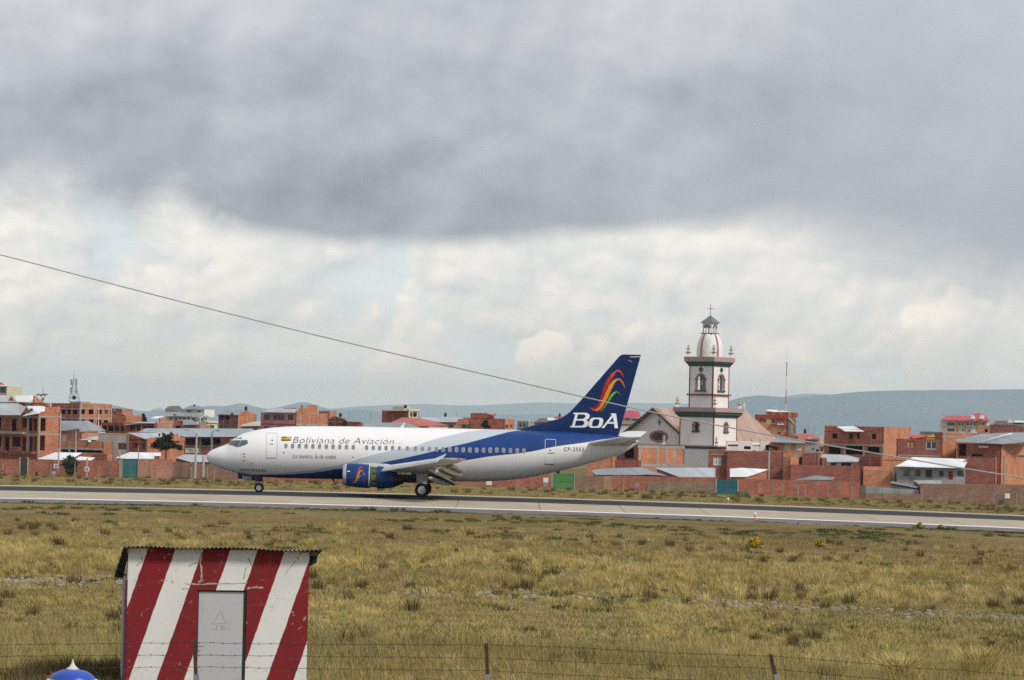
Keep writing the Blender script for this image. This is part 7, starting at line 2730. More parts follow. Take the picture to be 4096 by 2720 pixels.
def fin_half(s_, z):
    le, te = fin_le(z), fin_te(z)
    c_ = te - le
    x = min(max((s_ - le) / c_, 0.0), 1.0)
    tc_ = 0.62 / max(c_, 5.2) if c_ > 5.2 else 0.115
    return c_ * 5 * tc_ * (0.2969 * math.sqrt(x) - 0.1260 * x - 0.3516 * x * x + 0.2843 * x ** 3 - 0.1036 * x ** 4)


b = MB()
secs = []
for z in [Z4_ - 0.25, Z4_, (Z4_ + Z3_) / 2, Z3_, (Z2_ + Z3_) / 2, Z2_, Z2_ + 0.4, (Z2_ + ZMm) / 2, ZMm, ZMm + 1, ZMm + 2, ZT - 0.15, ZT]:
    le, te = fin_le(z), fin_te(max(z, ZB))
    if z < Z4_:
        le = LE4
    sh_ = 0.1 if z == ZT else 0.0
    up = [(le + sh_ + (te - le - sh_) * x, fin_half(le + (te - le) * x, z)) for x in [(1 - math.cos(math.pi * i / 14)) / 2 for i in range(15)]]
    secs.append([(s_, -y_, z) for s_, y_ in up] + [(s_, y_, z) for s_, y_ in reversed(up[1:-1])])
loft(b, secs)
fin = b.build('fin', M_blue, plane, world=False, smooth=True)


def hit_fin(u, v, off=0.0):
    yl = -0.2
    for _ in range(6):
        s_, z = at_y(u, v, yl)
        yl = -fin_half(s_, z)
    return Vector((s_, yl - off, z))


# rudder seam, top seam
def Z13(pts_): return [q(13, x, y) for x, y in pts_]
def Z14(pts_): return [q(14, x, y) for x, y in pts_]


decal('rudder_shade', [Z14([(1180, 160), (1216, 205), (1010, 690), (905, 690), (1000, 510), (1060, 420), (1120, 250)])], M_dblue, hit_fin, 0.006, fin, 14)  # flat darker patch, shade put into the colour of the smooth fin
decal('rudder_top_seam', [Z14([(1172, 115), (1362, 113), (1360, 124), (1170, 124)])], M_whitel, hit_fin, 0.012, fin, 14)
decal('rudder_balance_seam', [Z14([(1150, 172), (1216, 204), (1212, 212), (1146, 180)])], M_door_line, hit_fin, 0.012, fin, 14)
decal('rudder_foot_seam', [Z14([(862, 1488), (972, 1492), (972, 1500), (862, 1498)])], M_whitel, hit_fin, 0.012, fin, 14)

# emblem of three swooping ribbons
RED_O = [(465, 1005), (540, 1008), (598, 962), (648, 870), (698, 700), (760, 545), (848, 412), (950, 343), (1012, 360), (1058, 425), (1070, 472)]
RED_I = [(500, 1030), (560, 1036), (612, 1010), (680, 905), (740, 755), (800, 618), (858, 505), (945, 366), (996, 388), (1038, 438), (1062, 474)]
ORA_O = [(505, 1034), (570, 1038), (636, 990), (690, 890), (752, 745), (815, 612), (880, 530), (955, 493), (1012, 500), (1058, 560), (1092, 658)]
ORA_I = [(540, 1056), (600, 1066), (668, 1030), (728, 940), (790, 825), (848, 690), (905, 580), (960, 520), (1004, 530), (1046, 590), (1080, 650)]
GRE_O = [(600, 1078), (655, 1062), (700, 1010), (750, 935), (795, 855), (835, 785), (885, 738), (940, 713), (985, 738), (1022, 800)]
GRE_I = [(632, 1086), (690, 1068), (738, 1010), (780, 945), (822, 880), (862, 822), (902, 772), (942, 736), (978, 755), (1014, 808)]
RCOL = [(0.42, 0.03, 0.015), (0.28, 0.012, 0.02), (0.30, 0.012, 0.02), (0.33, 0.014, 0.02), (0.40, 0.018, 0.018), (0.50, 0.03, 0.018), (0.66, 0.07, 0.02), (0.72, 0.09, 0.02), (0.55, 0.03, 0.02), (0.4, 0.015, 0.025)]
OCOL = [(0.66, 0.12, 0.02), (0.74, 0.17, 0.01), (0.76, 0.20, 0.01), (0.76, 0.22, 0.01), (0.76, 0.25, 0.01), (0.74, 0.30, 0.01), (0.68, 0.33, 0.01), (0.68, 0.2, 0.01), (0.7, 0.13, 0.02), (0.45, 0.22, 0.02)]
GCOL = [(0.07, 0.06, 0.02), (0.13, 0.12, 0.02), (0.12, 0.2, 0.02), (0.10, 0.30, 0.015), (0.11, 0.42, 0.01), (0.13, 0.5, 0.01), (0.12, 0.45, 0.015), (0.12, 0.2, 0.03), (0.10, 0.10, 0.04)]


def ribbon(name, O, I, cols, hit, parent, mapf, off, step):
    """one ribbon; its printed colour changes along its length"""
    mats = []
    me_ = None
    bm = bmesh.new()
    n = len(O) - 1
    cnt = []
    for i in range(n):
        vs_ = [bm.verts.new((*mapf(p), 0)) for p in (O[i], O[i + 1], I[i + 1], I[i])]
        f = bm.faces.new(vs_)
        f.material_index = i
        key = name + '_%d' % i
        mats.append(plain_once(key, cols[min(i, len(cols) - 1)], rough=0.35, var=0.05))
    return decal_bm(name, bm, mats, hit, off, parent, step)


def m14(p): return q(14, *p)


for nm, O, I, cc_, of in (('red_ribbon', RED_O, RED_I, RCOL, 0.012), ('orange_ribbon', ORA_O, ORA_I, OCOL, 0.016), ('green_ribbon', GRE_O, GRE_I, GCOL, 0.014)):
    ribbon(nm, O, I, cc_, hit_fin, fin, m14, of, 40)

# BoA lettering, drawn letter by letter
B1 = [(190, 1093), (400, 1093), (450, 1105), (475, 1135), (470, 1175), (440, 1205), (400, 1218), (440, 1235), (456, 1265), (448, 1300), (420, 1335), (370, 1350), (132, 1348), (138, 1325), (165, 1320), (225, 1120), (188, 1115)]
B_h1 = [(268, 1122), (375, 1122), (402, 1140), (398, 1170), (372, 1196), (330, 1203), (246, 1203)]
B_h2 = [(238, 1228), (345, 1228), (378, 1248), (378, 1285), (355, 1312), (310, 1320), (210, 1320)]
O1 = [(520, 1180), (660, 1178), (705, 1200), (710, 1245), (688, 1315), (650, 1352), (600, 1356), (490, 1354), (455, 1330), (455, 1285), (478, 1210)]
O_h = [(560, 1205), (625, 1205), (645, 1222), (640, 1265), (622, 1310), (590, 1330), (530, 1330), (512, 1312), (518, 1265), (535, 1220)]
A1 = [(846, 1103), (932, 1106), (968, 1362), (906, 1360), (900, 1285), (782, 1282), (725, 1358), (678, 1356), (690, 1335), (708, 1325), (862, 1130), (842, 1125)]
A_h = [(882, 1165), (894, 1255), (808, 1254)]


def letter(name, outer, holes):
    bm = bmesh.new()
    edges = []
    for lp in [outer] + holes:
        vs_ = [bm.verts.new((*m14(p), 0)) for p in lp]
        for i in range(len(vs_)):
            edges.append(bm.edges.new((vs_[i], vs_[(i + 1) % len(vs_)])))
    bmesh.ops.triangle_fill(bm, use_beauty=True, use_dissolve=False, edges=edges)
    decal_bm(name, bm, M_whitel, hit_fin, 0.013, fin, 30)


letter('letter_b', B1, [B_h1, B_h2])
letter('letter_o', O1, [O_h])
letter('letter_a', A1, [A_h])


# ------------------------------------------------------------------ flying surfaces
def wing_loop(sle, ste, y_, z_, th, inc=0.0, n=12):
    up = airfoil(n, th / (ste - sle))
    c_ = ste - sle
    top = [(sle + c_ * x, y_, z_ + c_ * t_ * 1.15 - inc * c_ * (x - 0.3)) for x, t_ in up]
    bot = [(sle + c_ * x, y_, z_ - c_ * t_ * 0.85 - inc * c_ * (x - 0.3)) for x, t_ in reversed(up[1:-1])]
    return top + bot


def wing_z(y_): return 1.72 + (abs(y_) - 1.9) * 0.1005


WS = [(0.9, 10.4, 18.15, 0.95), (1.9, 10.9, 18.1, 0.9), (3.0, 11.75, 18.05, 0.78), (4.2, 12.85, 18.0, 0.66), (5.3, 13.72, 18.05, 0.56), (8.0, 15.15, 18.7, 0.42), (11.0, 16.72, 19.4, 0.3), (13.7, 18.13, 20.02, 0.21), (14.35, 18.6, 20.2, 0.14)]
for sd_ in (-1, 1):
    b = MB()
    loft(b, [wing_loop(le, te - 0.75 * (1 if 1.9 < yy < 10.6 else 0.35), sd_ * yy, wing_z(yy), th) for yy, le, te, th in WS])
    wg = b.build('wing', M_wing, plane, world=False, smooth=True)
    # slats: drooped leading edge panels
    slats = [(5.75, 9.4), (9.45, 13.6)]
    for ya, yb in slats:
        b = MB()
        secs = []
        for yy in (ya, yb):
            le = float(np.interp(yy, [w_[0] for w_ in WS], [w_[1] for w_ in WS])); z_ = wing_z(yy)
            sc_ = 1.0 - 0.30 * (yy - 5.7) / 8.0
            prof_ = [(0.18, 0.24), (-0.05, 0.19), (-0.25, 0.08), (-0.40, -0.08), (-0.47, -0.24), (-0.43, -0.27), (-0.30, -0.15), (-0.10, 0.02), (0.05, 0.1)]
            secs.append([(le + px_ * sc_, sd_ * yy, z_ + pz_ * sc_) for px_, pz_ in prof_])
        loft(b, secs)
        b.build('slat', M_wingw, wg, world=False, smooth=True)
    # flaps
    for (y0, l0, z0_, e0, g0), (y1, l1, z1_, e1_, g1) in ((((1.95, 17.45, 1.55, 18.75, 0.85)), (4.3, 17.5, 1.8, 18.85, 1.1)), ((5.4, 17.55, 2.0, 18.85, 1.42), (10.5, 18.72, 2.5, 19.6, 2.08))):
        b = MB()
        loft(b, [[(l_, sd_ * yy, z_ + 0.1), ((l_ * 2 + e_) / 3, sd_ * yy, (z_ * 2 + g_) / 3 + 0.16), (e_, sd_ * yy, g_ + 0.02), (e_, sd_ * yy, g_ - 0.02), ((l_ * 2 + e_) / 3, sd_ * yy, (z_ * 2 + g_) / 3 - 0.06), (l_, sd_ * yy, z_ - 0.08)] for yy, l_, z_, e_, g_ in ((y0, l0, z0_, e0, g0), (y1, l1, z1_, e1_, g1))])
        b.build('flap', M_flap, wg, world=False, smooth=True)
    # flap track fairings
    for yy, s0_, z0_, s1_, z1_ in ((6.6, 16.75, 2.28, 18.75, 1.52), (9.3, 17.75, 2.5, 19.45, 1.78), (3.2, 16.6, 1.55, 18.6, 0.95)):
        b = MB()
        pp = [Vector((s0_ + (s1_ - s0_) * f, sd_ * yy, z0_ + (z1_ - z0_) * f - 0.08 * math.sin(math.pi * f))) for f in (0, .15, .4, .7, .88, 1)]
        b.tube(pp, [0.03, 0.13, 0.19, 0.17, 0.1, 0.02], 10)
        b.build('flap_track_fairing', M_fair, wg, world=False, smooth=True)
    # raised spoilers
    for ya, yb in ((6.3, 7.9), (7.95, 9.6)):
        b = MB()
        pa = [(float(np.interp(yy, [w_[0] for w_ in WS], [w_[2] for w_ in WS])) - 1.3, sd_ * yy, wing_z(yy) + 0.17) for yy in (ya, yb)]
        pb_ = [(float(np.interp(yy, [w_[0] for w_ in WS], [w_[2] for w_ in WS])) - 0.78, sd_ * yy, wing_z(yy) + 0.80) for yy in (ya, yb)]
        b.slab([pa[0], pa[1], pb_[1], pb_[0]], 0.05)
        b.build('spoiler', M_wingw, wg, world=False)
    # tip light
    b = MB(); b.lathe([(0.0, 0.0), (0.07, 0.06), (0.07, 0.2), (0.0, 0.28)], (19.2, sd_ * 14.3, wing_z(14.3) + 0.03), 8, 'X')
    b.build('tip_light', M_beacon if sd_ < 0 else M_green, wg, world=False, smooth=True)
    # tailplane
    rt, tp = at_y(*q(13, 1000, 1000), -0.9), at_y(*q(13, 1520, 885), -6.2)
    te_t = at_y(*q(13, 1566, 922), -6.3) if sd_ < 0 else at_y(*q(13, 1612, 868), 6.3)
    b = MB()
    zr_, zt_ = rt[1] + 0.02, te_t[1] - 0.08
    loft(b, [wing_loop(rt[0] - 0.25, 31.9, sd_ * 0.3, zr_ - 0.1, 0.42, -0.03), wing_loop(rt[0] + 0.05, 31.95, sd_ * 0.95, zr_, 0.38, -0.03), wing_loop(te_t[0] - 1.75, te_t[0] - 0.05, sd_ * 5.9, zt_ - 0.06, 0.17, -0.03), wing_loop(te_t[0] - 1.35, te_t[0], sd_ * 6.35, zt_, 0.08, -0.03)])
    tpl = b.build('tailplane', M_wingw, plane, world=False, smooth=True)
    for yy in (2.0, 3.9):
        b = MB()
        f = (yy - 0.95) / 5.0
        p0 = Vector((30.6 + f * 1.3, sd_ * yy, zr_ + (zt_ - zr_) * f - 0.12))
        b.tube([p0, p0 + Vector((0.5, 0, -0.06)), p0 + Vector((1.2, 0, 0.0))], [0.03, 0.09, 0.02], 8)
        b.build('hinge_fairing', M_wing, tpl, world=False, smooth=True)
# wing to body fairing
b = MB()
rows = []
for s_, w_, zt_, zb__ in ((10.9, 1.3, 1.6, 1.25), (11.6, 1.85, 2.0, 1.1), (12.6, 2.02, 2.1, 1.02), (14, 2.08, 2.1, 0.98), (16.8, 2.05, 1.95, 0.98), (17.8, 1.85, 1.75, 1.08), (18.6, 1.4, 1.6, 1.25)):
    rows.append([(s_, w_ * math.cos(a), (zt_ + zb__) / 2 + (zt_ - zb__) / 2 * math.sin(a)) for a in [2 * math.pi * j / 28 for j in range(28)]])
b.grid(rows, close=True); b.face(rows[0]); b.face(rows[-1])
b.build('wing_body_fairing', plain('belly_grey', (0.20, 0.20, 0.21), 0.5, 0.15, 1.0), plane, world=False, smooth=True)

# ------------------------------------------------------------------ engines
YE = 4.83
E_px = [at_y(*q(15, x, 700), -YE)[0] for x in (150, 240, 830, 1035, 1430, 1680)]
EZ_T = at_y(*q(15, 560, 474), -YE)[1]
EZ_B = at_y(*q(15, 560, 1118), -YE)[1]
EC = (EZ_T + EZ_B) / 2
ER = (EZ_T - EZ_B) / 2
e0_, e1_, e2_, e3_, e4_, e5_ = E_px
TILT = 0.055


def nac_r(s_):
    return ER * float(np.interp(s_, [e0_, e0_ + 0.08, e0_ + 0.25, e1_ + 0.2, e0_ + 1.1, e2_, e3_, e3_ + 0.4, e4_], [0.78, 0.86, 0.92, 0.965, 1.0, 0.985, 0.955, 0.93, 0.78]))


def nac_c(s_): return EC - TILT * (s_ - e0_ - 1.2)


def nac_rows(s_list, yc, rf=None, n=36):
    rows = []
    for s_ in s_list:
        r_ = (rf or nac_r)(s_)
        rows.append([(s_, yc + r_ * math.cos(a), nac_c(s_) + r_ * (math.sin(a) if math.sin(a) > -0.75 else -0.75 + (math.sin(a) + 0.75) * 0.62)) for a in [2 * math.pi * j / n for j in range(n)]])
    return rows


def hit_nac(u, v, off=0.0):
    yl = -YE - ER * 0.8
    for _ in range(10):
        s_, z = at_y(u, v, yl)
        r_ = nac_r(s_)
        dz_ = z - nac_c(s_)
        yl = -YE - math.sqrt(max(r_ * r_ - dz_ * dz_, 0.02))
    return Vector((s_, yl - off, z))


for sd_ in (-1, 1):
    yc = sd_ * YE
    b = MB()
    b.grid(nac_rows([e1_ - 0.0, e1_ + 0.2, e0_ + 0.8, e0_ + 1.1, (e0_ + 1.1 + e2_) / 2, e2_ - 0.04], yc), close=True)
    eng = b.build('engine', M_blue2, plane, world=False, smooth=True)
    eng['label'] = 'blue engine with ribbon emblem' if sd_ < 0 else 'far side blue engine'
    b = MB()
    lip = nac_rows([e0_, e0_ + 0.08, e0_ + 0.25, e1_ + 0.001], yc)
    inner = nac_rows([e0_ + 0.5, e0_ + 0.15, e0_ + 0.02], yc, lambda s_: ER * 0.74)
    b.grid(inner + lip, close=True)
    b.build('inlet_lip', M_alu, eng, world=False, smooth=True)
    b = MB()
    rr_ = nac_rows([e0_ + 0.5, e0_ + 0.9], yc, lambda s_: ER * 0.74)
    b.grid(rr_, close=True); b.face(rr_[-1])
    b.build('intake_duct', M_dark, eng, world=False)
    b = MB()
    b.lathe([(0.0, e0_ + 0.35), (0.12, e0_ + 0.45), (0.24, e0_ + 0.8)], (0, yc, nac_c(e0_)), 16, 'X')
    b.build('spinner', M_steel, eng, world=False, smooth=True)
    for j in range(18):
        a = 2 * math.pi * j / 18
        b = MB()
        r0_, r1_ = 0.22, ER * 0.72
        p = [(e0_ + 0.70, r0_, a), (e0_ + 0.80, r0_, a + 0.25), (e0_ + 0.86, r1_, a + 0.12), (e0_ + 0.66, r1_, a)]
        b.face([(s_, yc + r_ * math.cos(t_), nac_c(e0_) + r_ * math.sin(t_)) for s_, r_, t_ in p])
        b.build('fan_blade', M_steel, eng, world=False, fixn=False)
    b = MB()
    b.grid(nac_rows([e2_ - 0.04, e2_ + 0.02], yc), close=True)
    b.build('cowl_seam', M_fair, eng, world=False, smooth=True)
    b = MB()
    b.grid(nac_rows([e2_ - 0.02, e3_ + 0.05], yc, lambda s_: nac_r(s_) - 0.10), close=True)
    cs = b.build('reverser_cascade', M_casc, eng, world=False, smooth=True)
    for a0, a1 in ((0.30, 0.48), (-0.42, -0.22), (0.95, 1.02), (-0.95, -0.88)):
        b = MB()
        rows = []
        for s_ in (e2_ + 0.2, e3_ - 0.06):
            rows.append([(s_, yc + sd_ * (nac_r(s_) - 0.085) * math.cos(a), nac_c(s_) + (nac_r(s_) - 0.085) * math.sin(a)) for a in np.linspace(a0, a1, 4)])
        b.grid(rows)
        b.build('cascade_opening', M_dark, cs, world=False, fixn=False)
    b = MB()
    rr_ = nac_rows([e3_, e3_ + 0.4, (e3_ + e4_) / 2, e4_], yc)
    b.grid(rr_, close=True)
    r2_ = nac_rows([e4_, e3_ + 0.3], yc, lambda s_: nac_r(s_) - 0.05)
    b.grid(r2_, close=True)
    r3_ = nac_rows([e3_, e3_ + 0.02], yc, lambda s_: nac_r(s_) - 0.12)
    b.grid([rr_[0], r3_[0]], close=True)
    b.build('reverser_sleeve', M_blue2, eng, world=False, smooth=True)
    b = MB()
    b.lathe([(ER * 0.70, e3_ + 0.2), (ER * 0.66, e4_), (ER * 0.54, e4_ + 0.28), (ER * 0.5, e4_ + 0.3), (ER * 0.46, e4_ + 0.05)], (0, yc, nac_c(e4_) - 0.03), 24, 'X')
    b.lathe([(ER * 0.3, e4_ + 0.05), (ER * 0.24, e4_ + 0.45), (0.03, e5_)], (0, yc, nac_c(e4_) - 0.03), 16, 'X')
    tag(b.build('exhaust_nozzle', M_exh, eng, world=False, smooth=True), kind='stuff')
    b = MB()
    loft(b, [[(e0_ + 0.95, yc - 0.05, EZ_T - 0.06), (e0_ + 0.95, yc + 0.05, EZ_T - 0.06), (e0_ + 1.0, yc + 0.05, EZ_T), (e0_ + 1.0, yc - 0.05, EZ_T)],
             [(e2_, yc - 0.17, EZ_T - 0.32), (e2_, yc + 0.17, EZ_T - 0.32), (e2_, yc + 0.15, EZ_T + 0.07), (e2_, yc - 0.15, EZ_T + 0.07)],
             [(e4_ - 0.5, yc - 0.2, EZ_T - 0.7), (e4_ - 0.5, yc + 0.2, EZ_T - 0.7), (e4_ - 0.5, yc + 0.2, EZ_T + 0.02), (e4_ - 0.5, yc - 0.2, EZ_T + 0.02)],
             [(e4_ + 1.3, yc - 0.12, wing_z(YE) - 0.35), (e4_ + 1.3, yc + 0.12, wing_z(YE) - 0.35), (e4_ + 1.3, yc + 0.12, wing_z(YE)), (e4_ + 1.3, yc - 0.12, wing_z(YE))]])
    b.build('pylon', M_wingw, eng, world=False, smooth=True)
    if sd_ < 0:
        # ribbon emblem, small copy
        (x0, y0), (x1, y1) = q(15, 360, 985), q(15, 660, 550)

        def m15(p):
            return (x0 + (p[0] - 465) / (1075 - 465) * (x1 - x0) * 1.0, y1 + (p[1] - 343) / (1086 - 343) * (y0 - y1))
        for nm, O, I, cc_, of in (('red_ribbon', RED_O, RED_I, RCOL, 0.012), ('orange_ribbon', ORA_O, ORA_I, OCOL, 0.016), ('green_ribbon', GRE_O, GRE_I, GCOL, 0.014)):
            ribbon(nm, O, I, cc_, hit_nac, eng, m15, of, 12)
        decal('stencil_line', [[q(15, 666, 700), q(15, 678, 700), q(15, 684, 1040), q(15, 668, 1040)]], plain_once('stencil_red', (0.22, 0.02, 0.05)), hit_nac, 0.01, eng, 12)
        decal('stencil_mark', [rrect(*q(15, 676, 742), 7, 6, 2)], plain_once('stencil_pink', (0.45, 0.12, 0.2)), hit_nac, 0.013, eng, 12)
        decal('cowl_strake', [[q(15, 245, 662), q(15, 310, 652), q(15, 325, 672), q(15, 312, 684), q(15, 245, 676)]], M_whitel, hit_nac, 0.03, eng, 12)

# ------------------------------------------------------------------ landing gear
def wheel(parent, s_, y_, z_, r, wd):
    b = MB()
    hw_ = wd / 2
    b.lathe([(r * 0.56, -hw_ * 0.9), (r * 0.80, -hw_), (r * 0.95, -hw_ * 0.8), (r, -hw_ * 0.3), (r, hw_ * 0.3), (r * 0.95, hw_ * 0.8), (r * 0.80, hw_), (r * 0.56, hw_ * 0.9)], (s_, y_, z_), 28, 'Y')
    ty = b.build('wheel', M_tyre, parent, world=False, smooth=True)
    b = MB()
    b.lathe([(r * 0.12, -hw_ * 1.0), (r * 0.2, -hw_ * 0.97), (r * 0.46, -hw_ * 0.9), (r * 0.52, -hw_ * 0.95), (r * 0.57, -hw_ * 0.92), (r * 0.57, hw_ * 0.92), (r * 0.52, hw_ * 0.93), (r * 0.42, hw_ * 0.7), (r * 0.18, hw_ * 0.78), (r * 0.15, hw_ * 0.95)], (s_, y_, z_), 20, 'Y')
    b.build('rim', M_hub, ty, world=False, smooth=True)


XM, RM = at_y(*q(16, 750, 980), -3.0)[0], 0.52
for sd_ in (-1, 1):
    b = MB()
    b.tube([(XM + 0.05, sd_ * 2.75, 1.75), (XM, sd_ * 2.62, RM)], [0.13, 0.1], 12)
    lg = b.build('main_gear_leg', M_strut, plane, world=False, smooth=True)
    b = MB(); b.tube([(XM, sd_ * 2.62 - 0.55, RM), (XM, sd_ * 2.62 + 0.55, RM)], 0.09, 10); b.build('axle', M_strut, lg, world=False)
    b = MB(); b.tube([(XM + 0.12, sd_ * 2.62, 0.7), (XM + 0.38, sd_ * 2.62, 1.0), (XM + 0.12, sd_ * 2.62, 1.35)], 0.045, 6); b.build('torque_link', M_strut, lg, world=False)
    b = MB(); b.box(XM - 0.42, XM + 0.42, sd_ * 3.1 - 0.02, sd_ * 3.1 + 0.02, 0.98, 1.72); b.build('gear_door', M_fair, lg, world=False)
    b = MB(); b.tube([(XM - 0.05, sd_ * 2.6, 1.3), (XM - 0.1, sd_ * 1.6, 1.75)], 0.05, 8); b.build('side_brace', M_strut, lg, world=False)
    for o_ in (-0.42, 0.42):
        wheel(lg, XM, sd_ * 2.62 + o_, RM - 0.01, RM, 0.36)
XN, zn_b = at_y(*q(11, 970, 1178), -0.3)
RN = 0.342
b = MB()
b.tube([(XN - 0.02, 0, 1.5), (XN, 0, zn_b + RN)], [0.09, 0.065], 10)
ng_ = b.build('nose_gear_leg', M_strut, plane, world=False, smooth=True)
b = MB(); b.tube([(XN, -0.28, zn_b + RN), (XN, 0.28, zn_b + RN)], 0.05, 8); b.build('axle', M_strut, ng_, world=False)
b = MB(); b.tube([(XN + 0.08, 0, zn_b + 0.42), (XN + 0.3, 0, zn_b + 0.6), (XN + 0.1, 0, zn_b + 0.85)], 0.035, 6); b.build('torque_link', M_strut, ng_, world=False)
b = MB(); b.lathe([(0.0, 0.0), (0.09, 0.03), (0.09, 0.1), (0, 0.12)], (XN - 0.2, -0.1, 0.98), 10, 'X'); b.build('taxi_lamp', M_signw, ng_, world=False, smooth=True)
for o_ in (-0.2, 0.2):
    wheel(ng_, XN, o_, zn_b + RN, RN, 0.2)
for sd_ in (-1, 1):
    yy = sd_ * 0.42
    pc = [at_y(*q(11, x, y), -0.42) for x, y in ((650, 885), (1016, 925), (1012, 1016), (905, 1002), (652, 965))]
    b = MB()
    b.hexa([(s_, yy - 0.015, z) for s_, z in pc], [(s_, yy + 0.015, z) for s_, z in pc])
    gd = b.build('nose_gear_door', M_blue, plane, world=False)
    if sd_ < 0:
        (u0, v0), (u1, v1) = q(11, 724, 970), q(11, 858, 982)

        def hit_door(u, v, off):
            s_, z = at_y(u, v, -0.42)
            return Vector((s_, -0.435 - off, z))
        decal_bm('fleet_number', text_bm('2552', u0, v0, u1, v1, 11.5, 0.0, 0.012, 1.1), M_whitel, hit_door, 0.006, gd, 30)
        decal('red_stripe', [[q(11, 925, 935), q(11, 945, 937), q(11, 945, 1005), q(11, 925, 1002)]], plain_once('stencil_red', (0.3, 0.02, 0.03)), hit_door, 0.005, gd, 30)
# antennas, beacons
pb_ = [at_y(*q(12, x, y), 0.0) for x, y in ((950, 118), (1018, 38), (1026, 44), (1000, 120))]
b = MB(); b.hexa([(s_, -0.02, z) for s_, z in pb_], [(s_, 0.02, z) for s_, z in pb_]); b.build('dorsal_antenna', M_whitel, plane, world=False)
pb_ = [at_y(*q(11, x, y), 0.0) for x, y in ((2080, 972), (2112, 974), (2150, 1058), (2135, 1056))]
b = MB(); b.hexa([(s_, -0.02, z) for s_, z in pb_], [(s_, 0.02, z) for s_, z in pb_]); b.build('belly_antenna', M_red, plane, world=False)
s_, z = at_y(*q(13, 714, 1286), 0.0)
b = MB(); b.lathe([(0.16, 0.12), (0.15, -0.02), (0.09, -0.1), (0.0, -0.12)], (s_, 0, z), 12); b.build('anti_collision_beacon', M_beacon, plane, world=False, smooth=True)
s_, z = at_y(*q(16, 990, 705), 0.0)
b = MB(); b.lathe([(0.16, 0.14), (0.15, -0.02), (0.09, -0.1), (0.0, -0.12)], (s_, 0, z), 12); b.build('anti_collision_beacon', M_beacon, plane, world=False, smooth=True)

# ================================================================== striped hut
def hut_paint():
    """white limewash with slanted dark red bands, flaking and cracked"""
    m_, t, bs = newmat('striped_limewash')
    co = t.node('ShaderNodeTexCoord').outputs['Object']
    x, y, z = t.sep(co)
    wob = t.mul(t.sub(t.noise(co, 3.0, 5.0, 0.6), 0.5), 0.05)
    # band coordinate: bands lean to the right going up
    s_ = t.add(t.sub(t.add(x, wob), t.mul(z, SLANT)), 0.0)
    ph = t.m('FRACT', t.mul(t.add(s_, PH0), 1.0 / PERIOD))
    red = t.ss(ph, REDF - 0.004, REDF + 0.004, 1.0, 0.0, 'LINEAR')
    edge0 = t.ss(ph, 0.0, 0.006, 0.0, 1.0, 'LINEAR')
    red = t.mul(red, edge0)
    n1 = t.noise(co, 1.1, 6.0, 0.6)
    whitec = t.mix(t.ss(n1, 0.45, 0.75, 0.0, 0.5), (0.74, 0.735, 0.71), (0.60, 0.585, 0.55))
    redc = t.mix(t.ss(t.noise(co, 2.2, 6.0, 0.65), 0.35, 0.7), (0.24, 0.017, 0.022), (0.175, 0.018, 0.022))
    c = t.mix(red, whitec, redc)
    # flakes: bare plaster shows, mostly near the left edge and around the door head
    fl = t.noise(co, 9.0, 8.0, 0.7, 0.4)
    fl2 = t.noise(co, 1.6, 3.0, 0.5)
    flake = t.mul(t.ss(fl, 0.60, 0.64), t.m('MAXIMUM', t.ss(fl2, 0.50, 0.62), t.ss(x, -1.25, -1.55)))
    c = t.mix(flake, c, (0.50, 0.42, 0.31))
    speck = t.ss(t.noise(co, 30.0, 4.0, 0.6), 0.66, 0.70)
    c = t.mix(t.mul(speck, 0.75), c, (0.40, 0.34, 0.27))
    # hairline cracks
    vo = t.node('ShaderNodeTexVoronoi', feature='DISTANCE_TO_EDGE')
    t.put(vo.inputs['Vector'], t.vm('ADD', co, t.vm('MULTIPLY', t.noise(co, 4.0, 4.0, 0.6, col=True), (0.35, 0.35, 0.35))))
    vo.inputs['Scale'].default_value = 1.5
    crack = t.mul(t.ss(vo.outputs['Distance'], 0.0, 0.006, 1.0, 0.0), t.ss(t.noise(co, 1.3, 2.0), 0.5, 0.58))
    c = t.mix(t.mul(crack, 0.7), c, (0.33, 0.27, 0.2))
    t.put(bs.inputs['Base Color'], c)
    bs.inputs['Roughness'].default_value = 0.85
    bs.inputs['Specular IOR Level'].default_value = 0.25
    bump(t, bs, t.add(t.mul(t.noise(co, 12.0, 6.0, 0.6), 0.6), t.add(t.mul(flake, -0.6), t.mul(crack, -0.8))), 0.25, 0.02)
    return m_


HY = HUT_Y


def hx(zx, zy):
    p = PZ(17, zx, zy, HY)
    return p.x, p.z


# wall edges in the picture
xl_t, zt_l = hx(212, 200)
xr_t, zt_r = hx(2146, 180)
xr_b, _ = hx(2103, 1540)
xl_b, _ = hx(165, 1540)
HX0, HX1 = (xl_t + xl_b) / 2, (xr_t + xr_b) / 2
HZ1 = (zt_l + zt_r) / 2 + 0.02
HZ0 = gz((HX0 + HX1) / 2, HY) - 0.15
HD = 2.5
hut = thing('striped_hut', 'small hut painted with slanted dark red and white stripes and a grey door', 'hut', ((HX0 + HX1) / 2, HY, HZ0))
# slant and period of the bands from the picture (local coordinates: x from the hut middle, z from its base)
CX = (HX0 + HX1) / 2


def loc(zx, zy):
    a, c_ = hx(zx, zy)
    return a - CX, c_ - HZ0


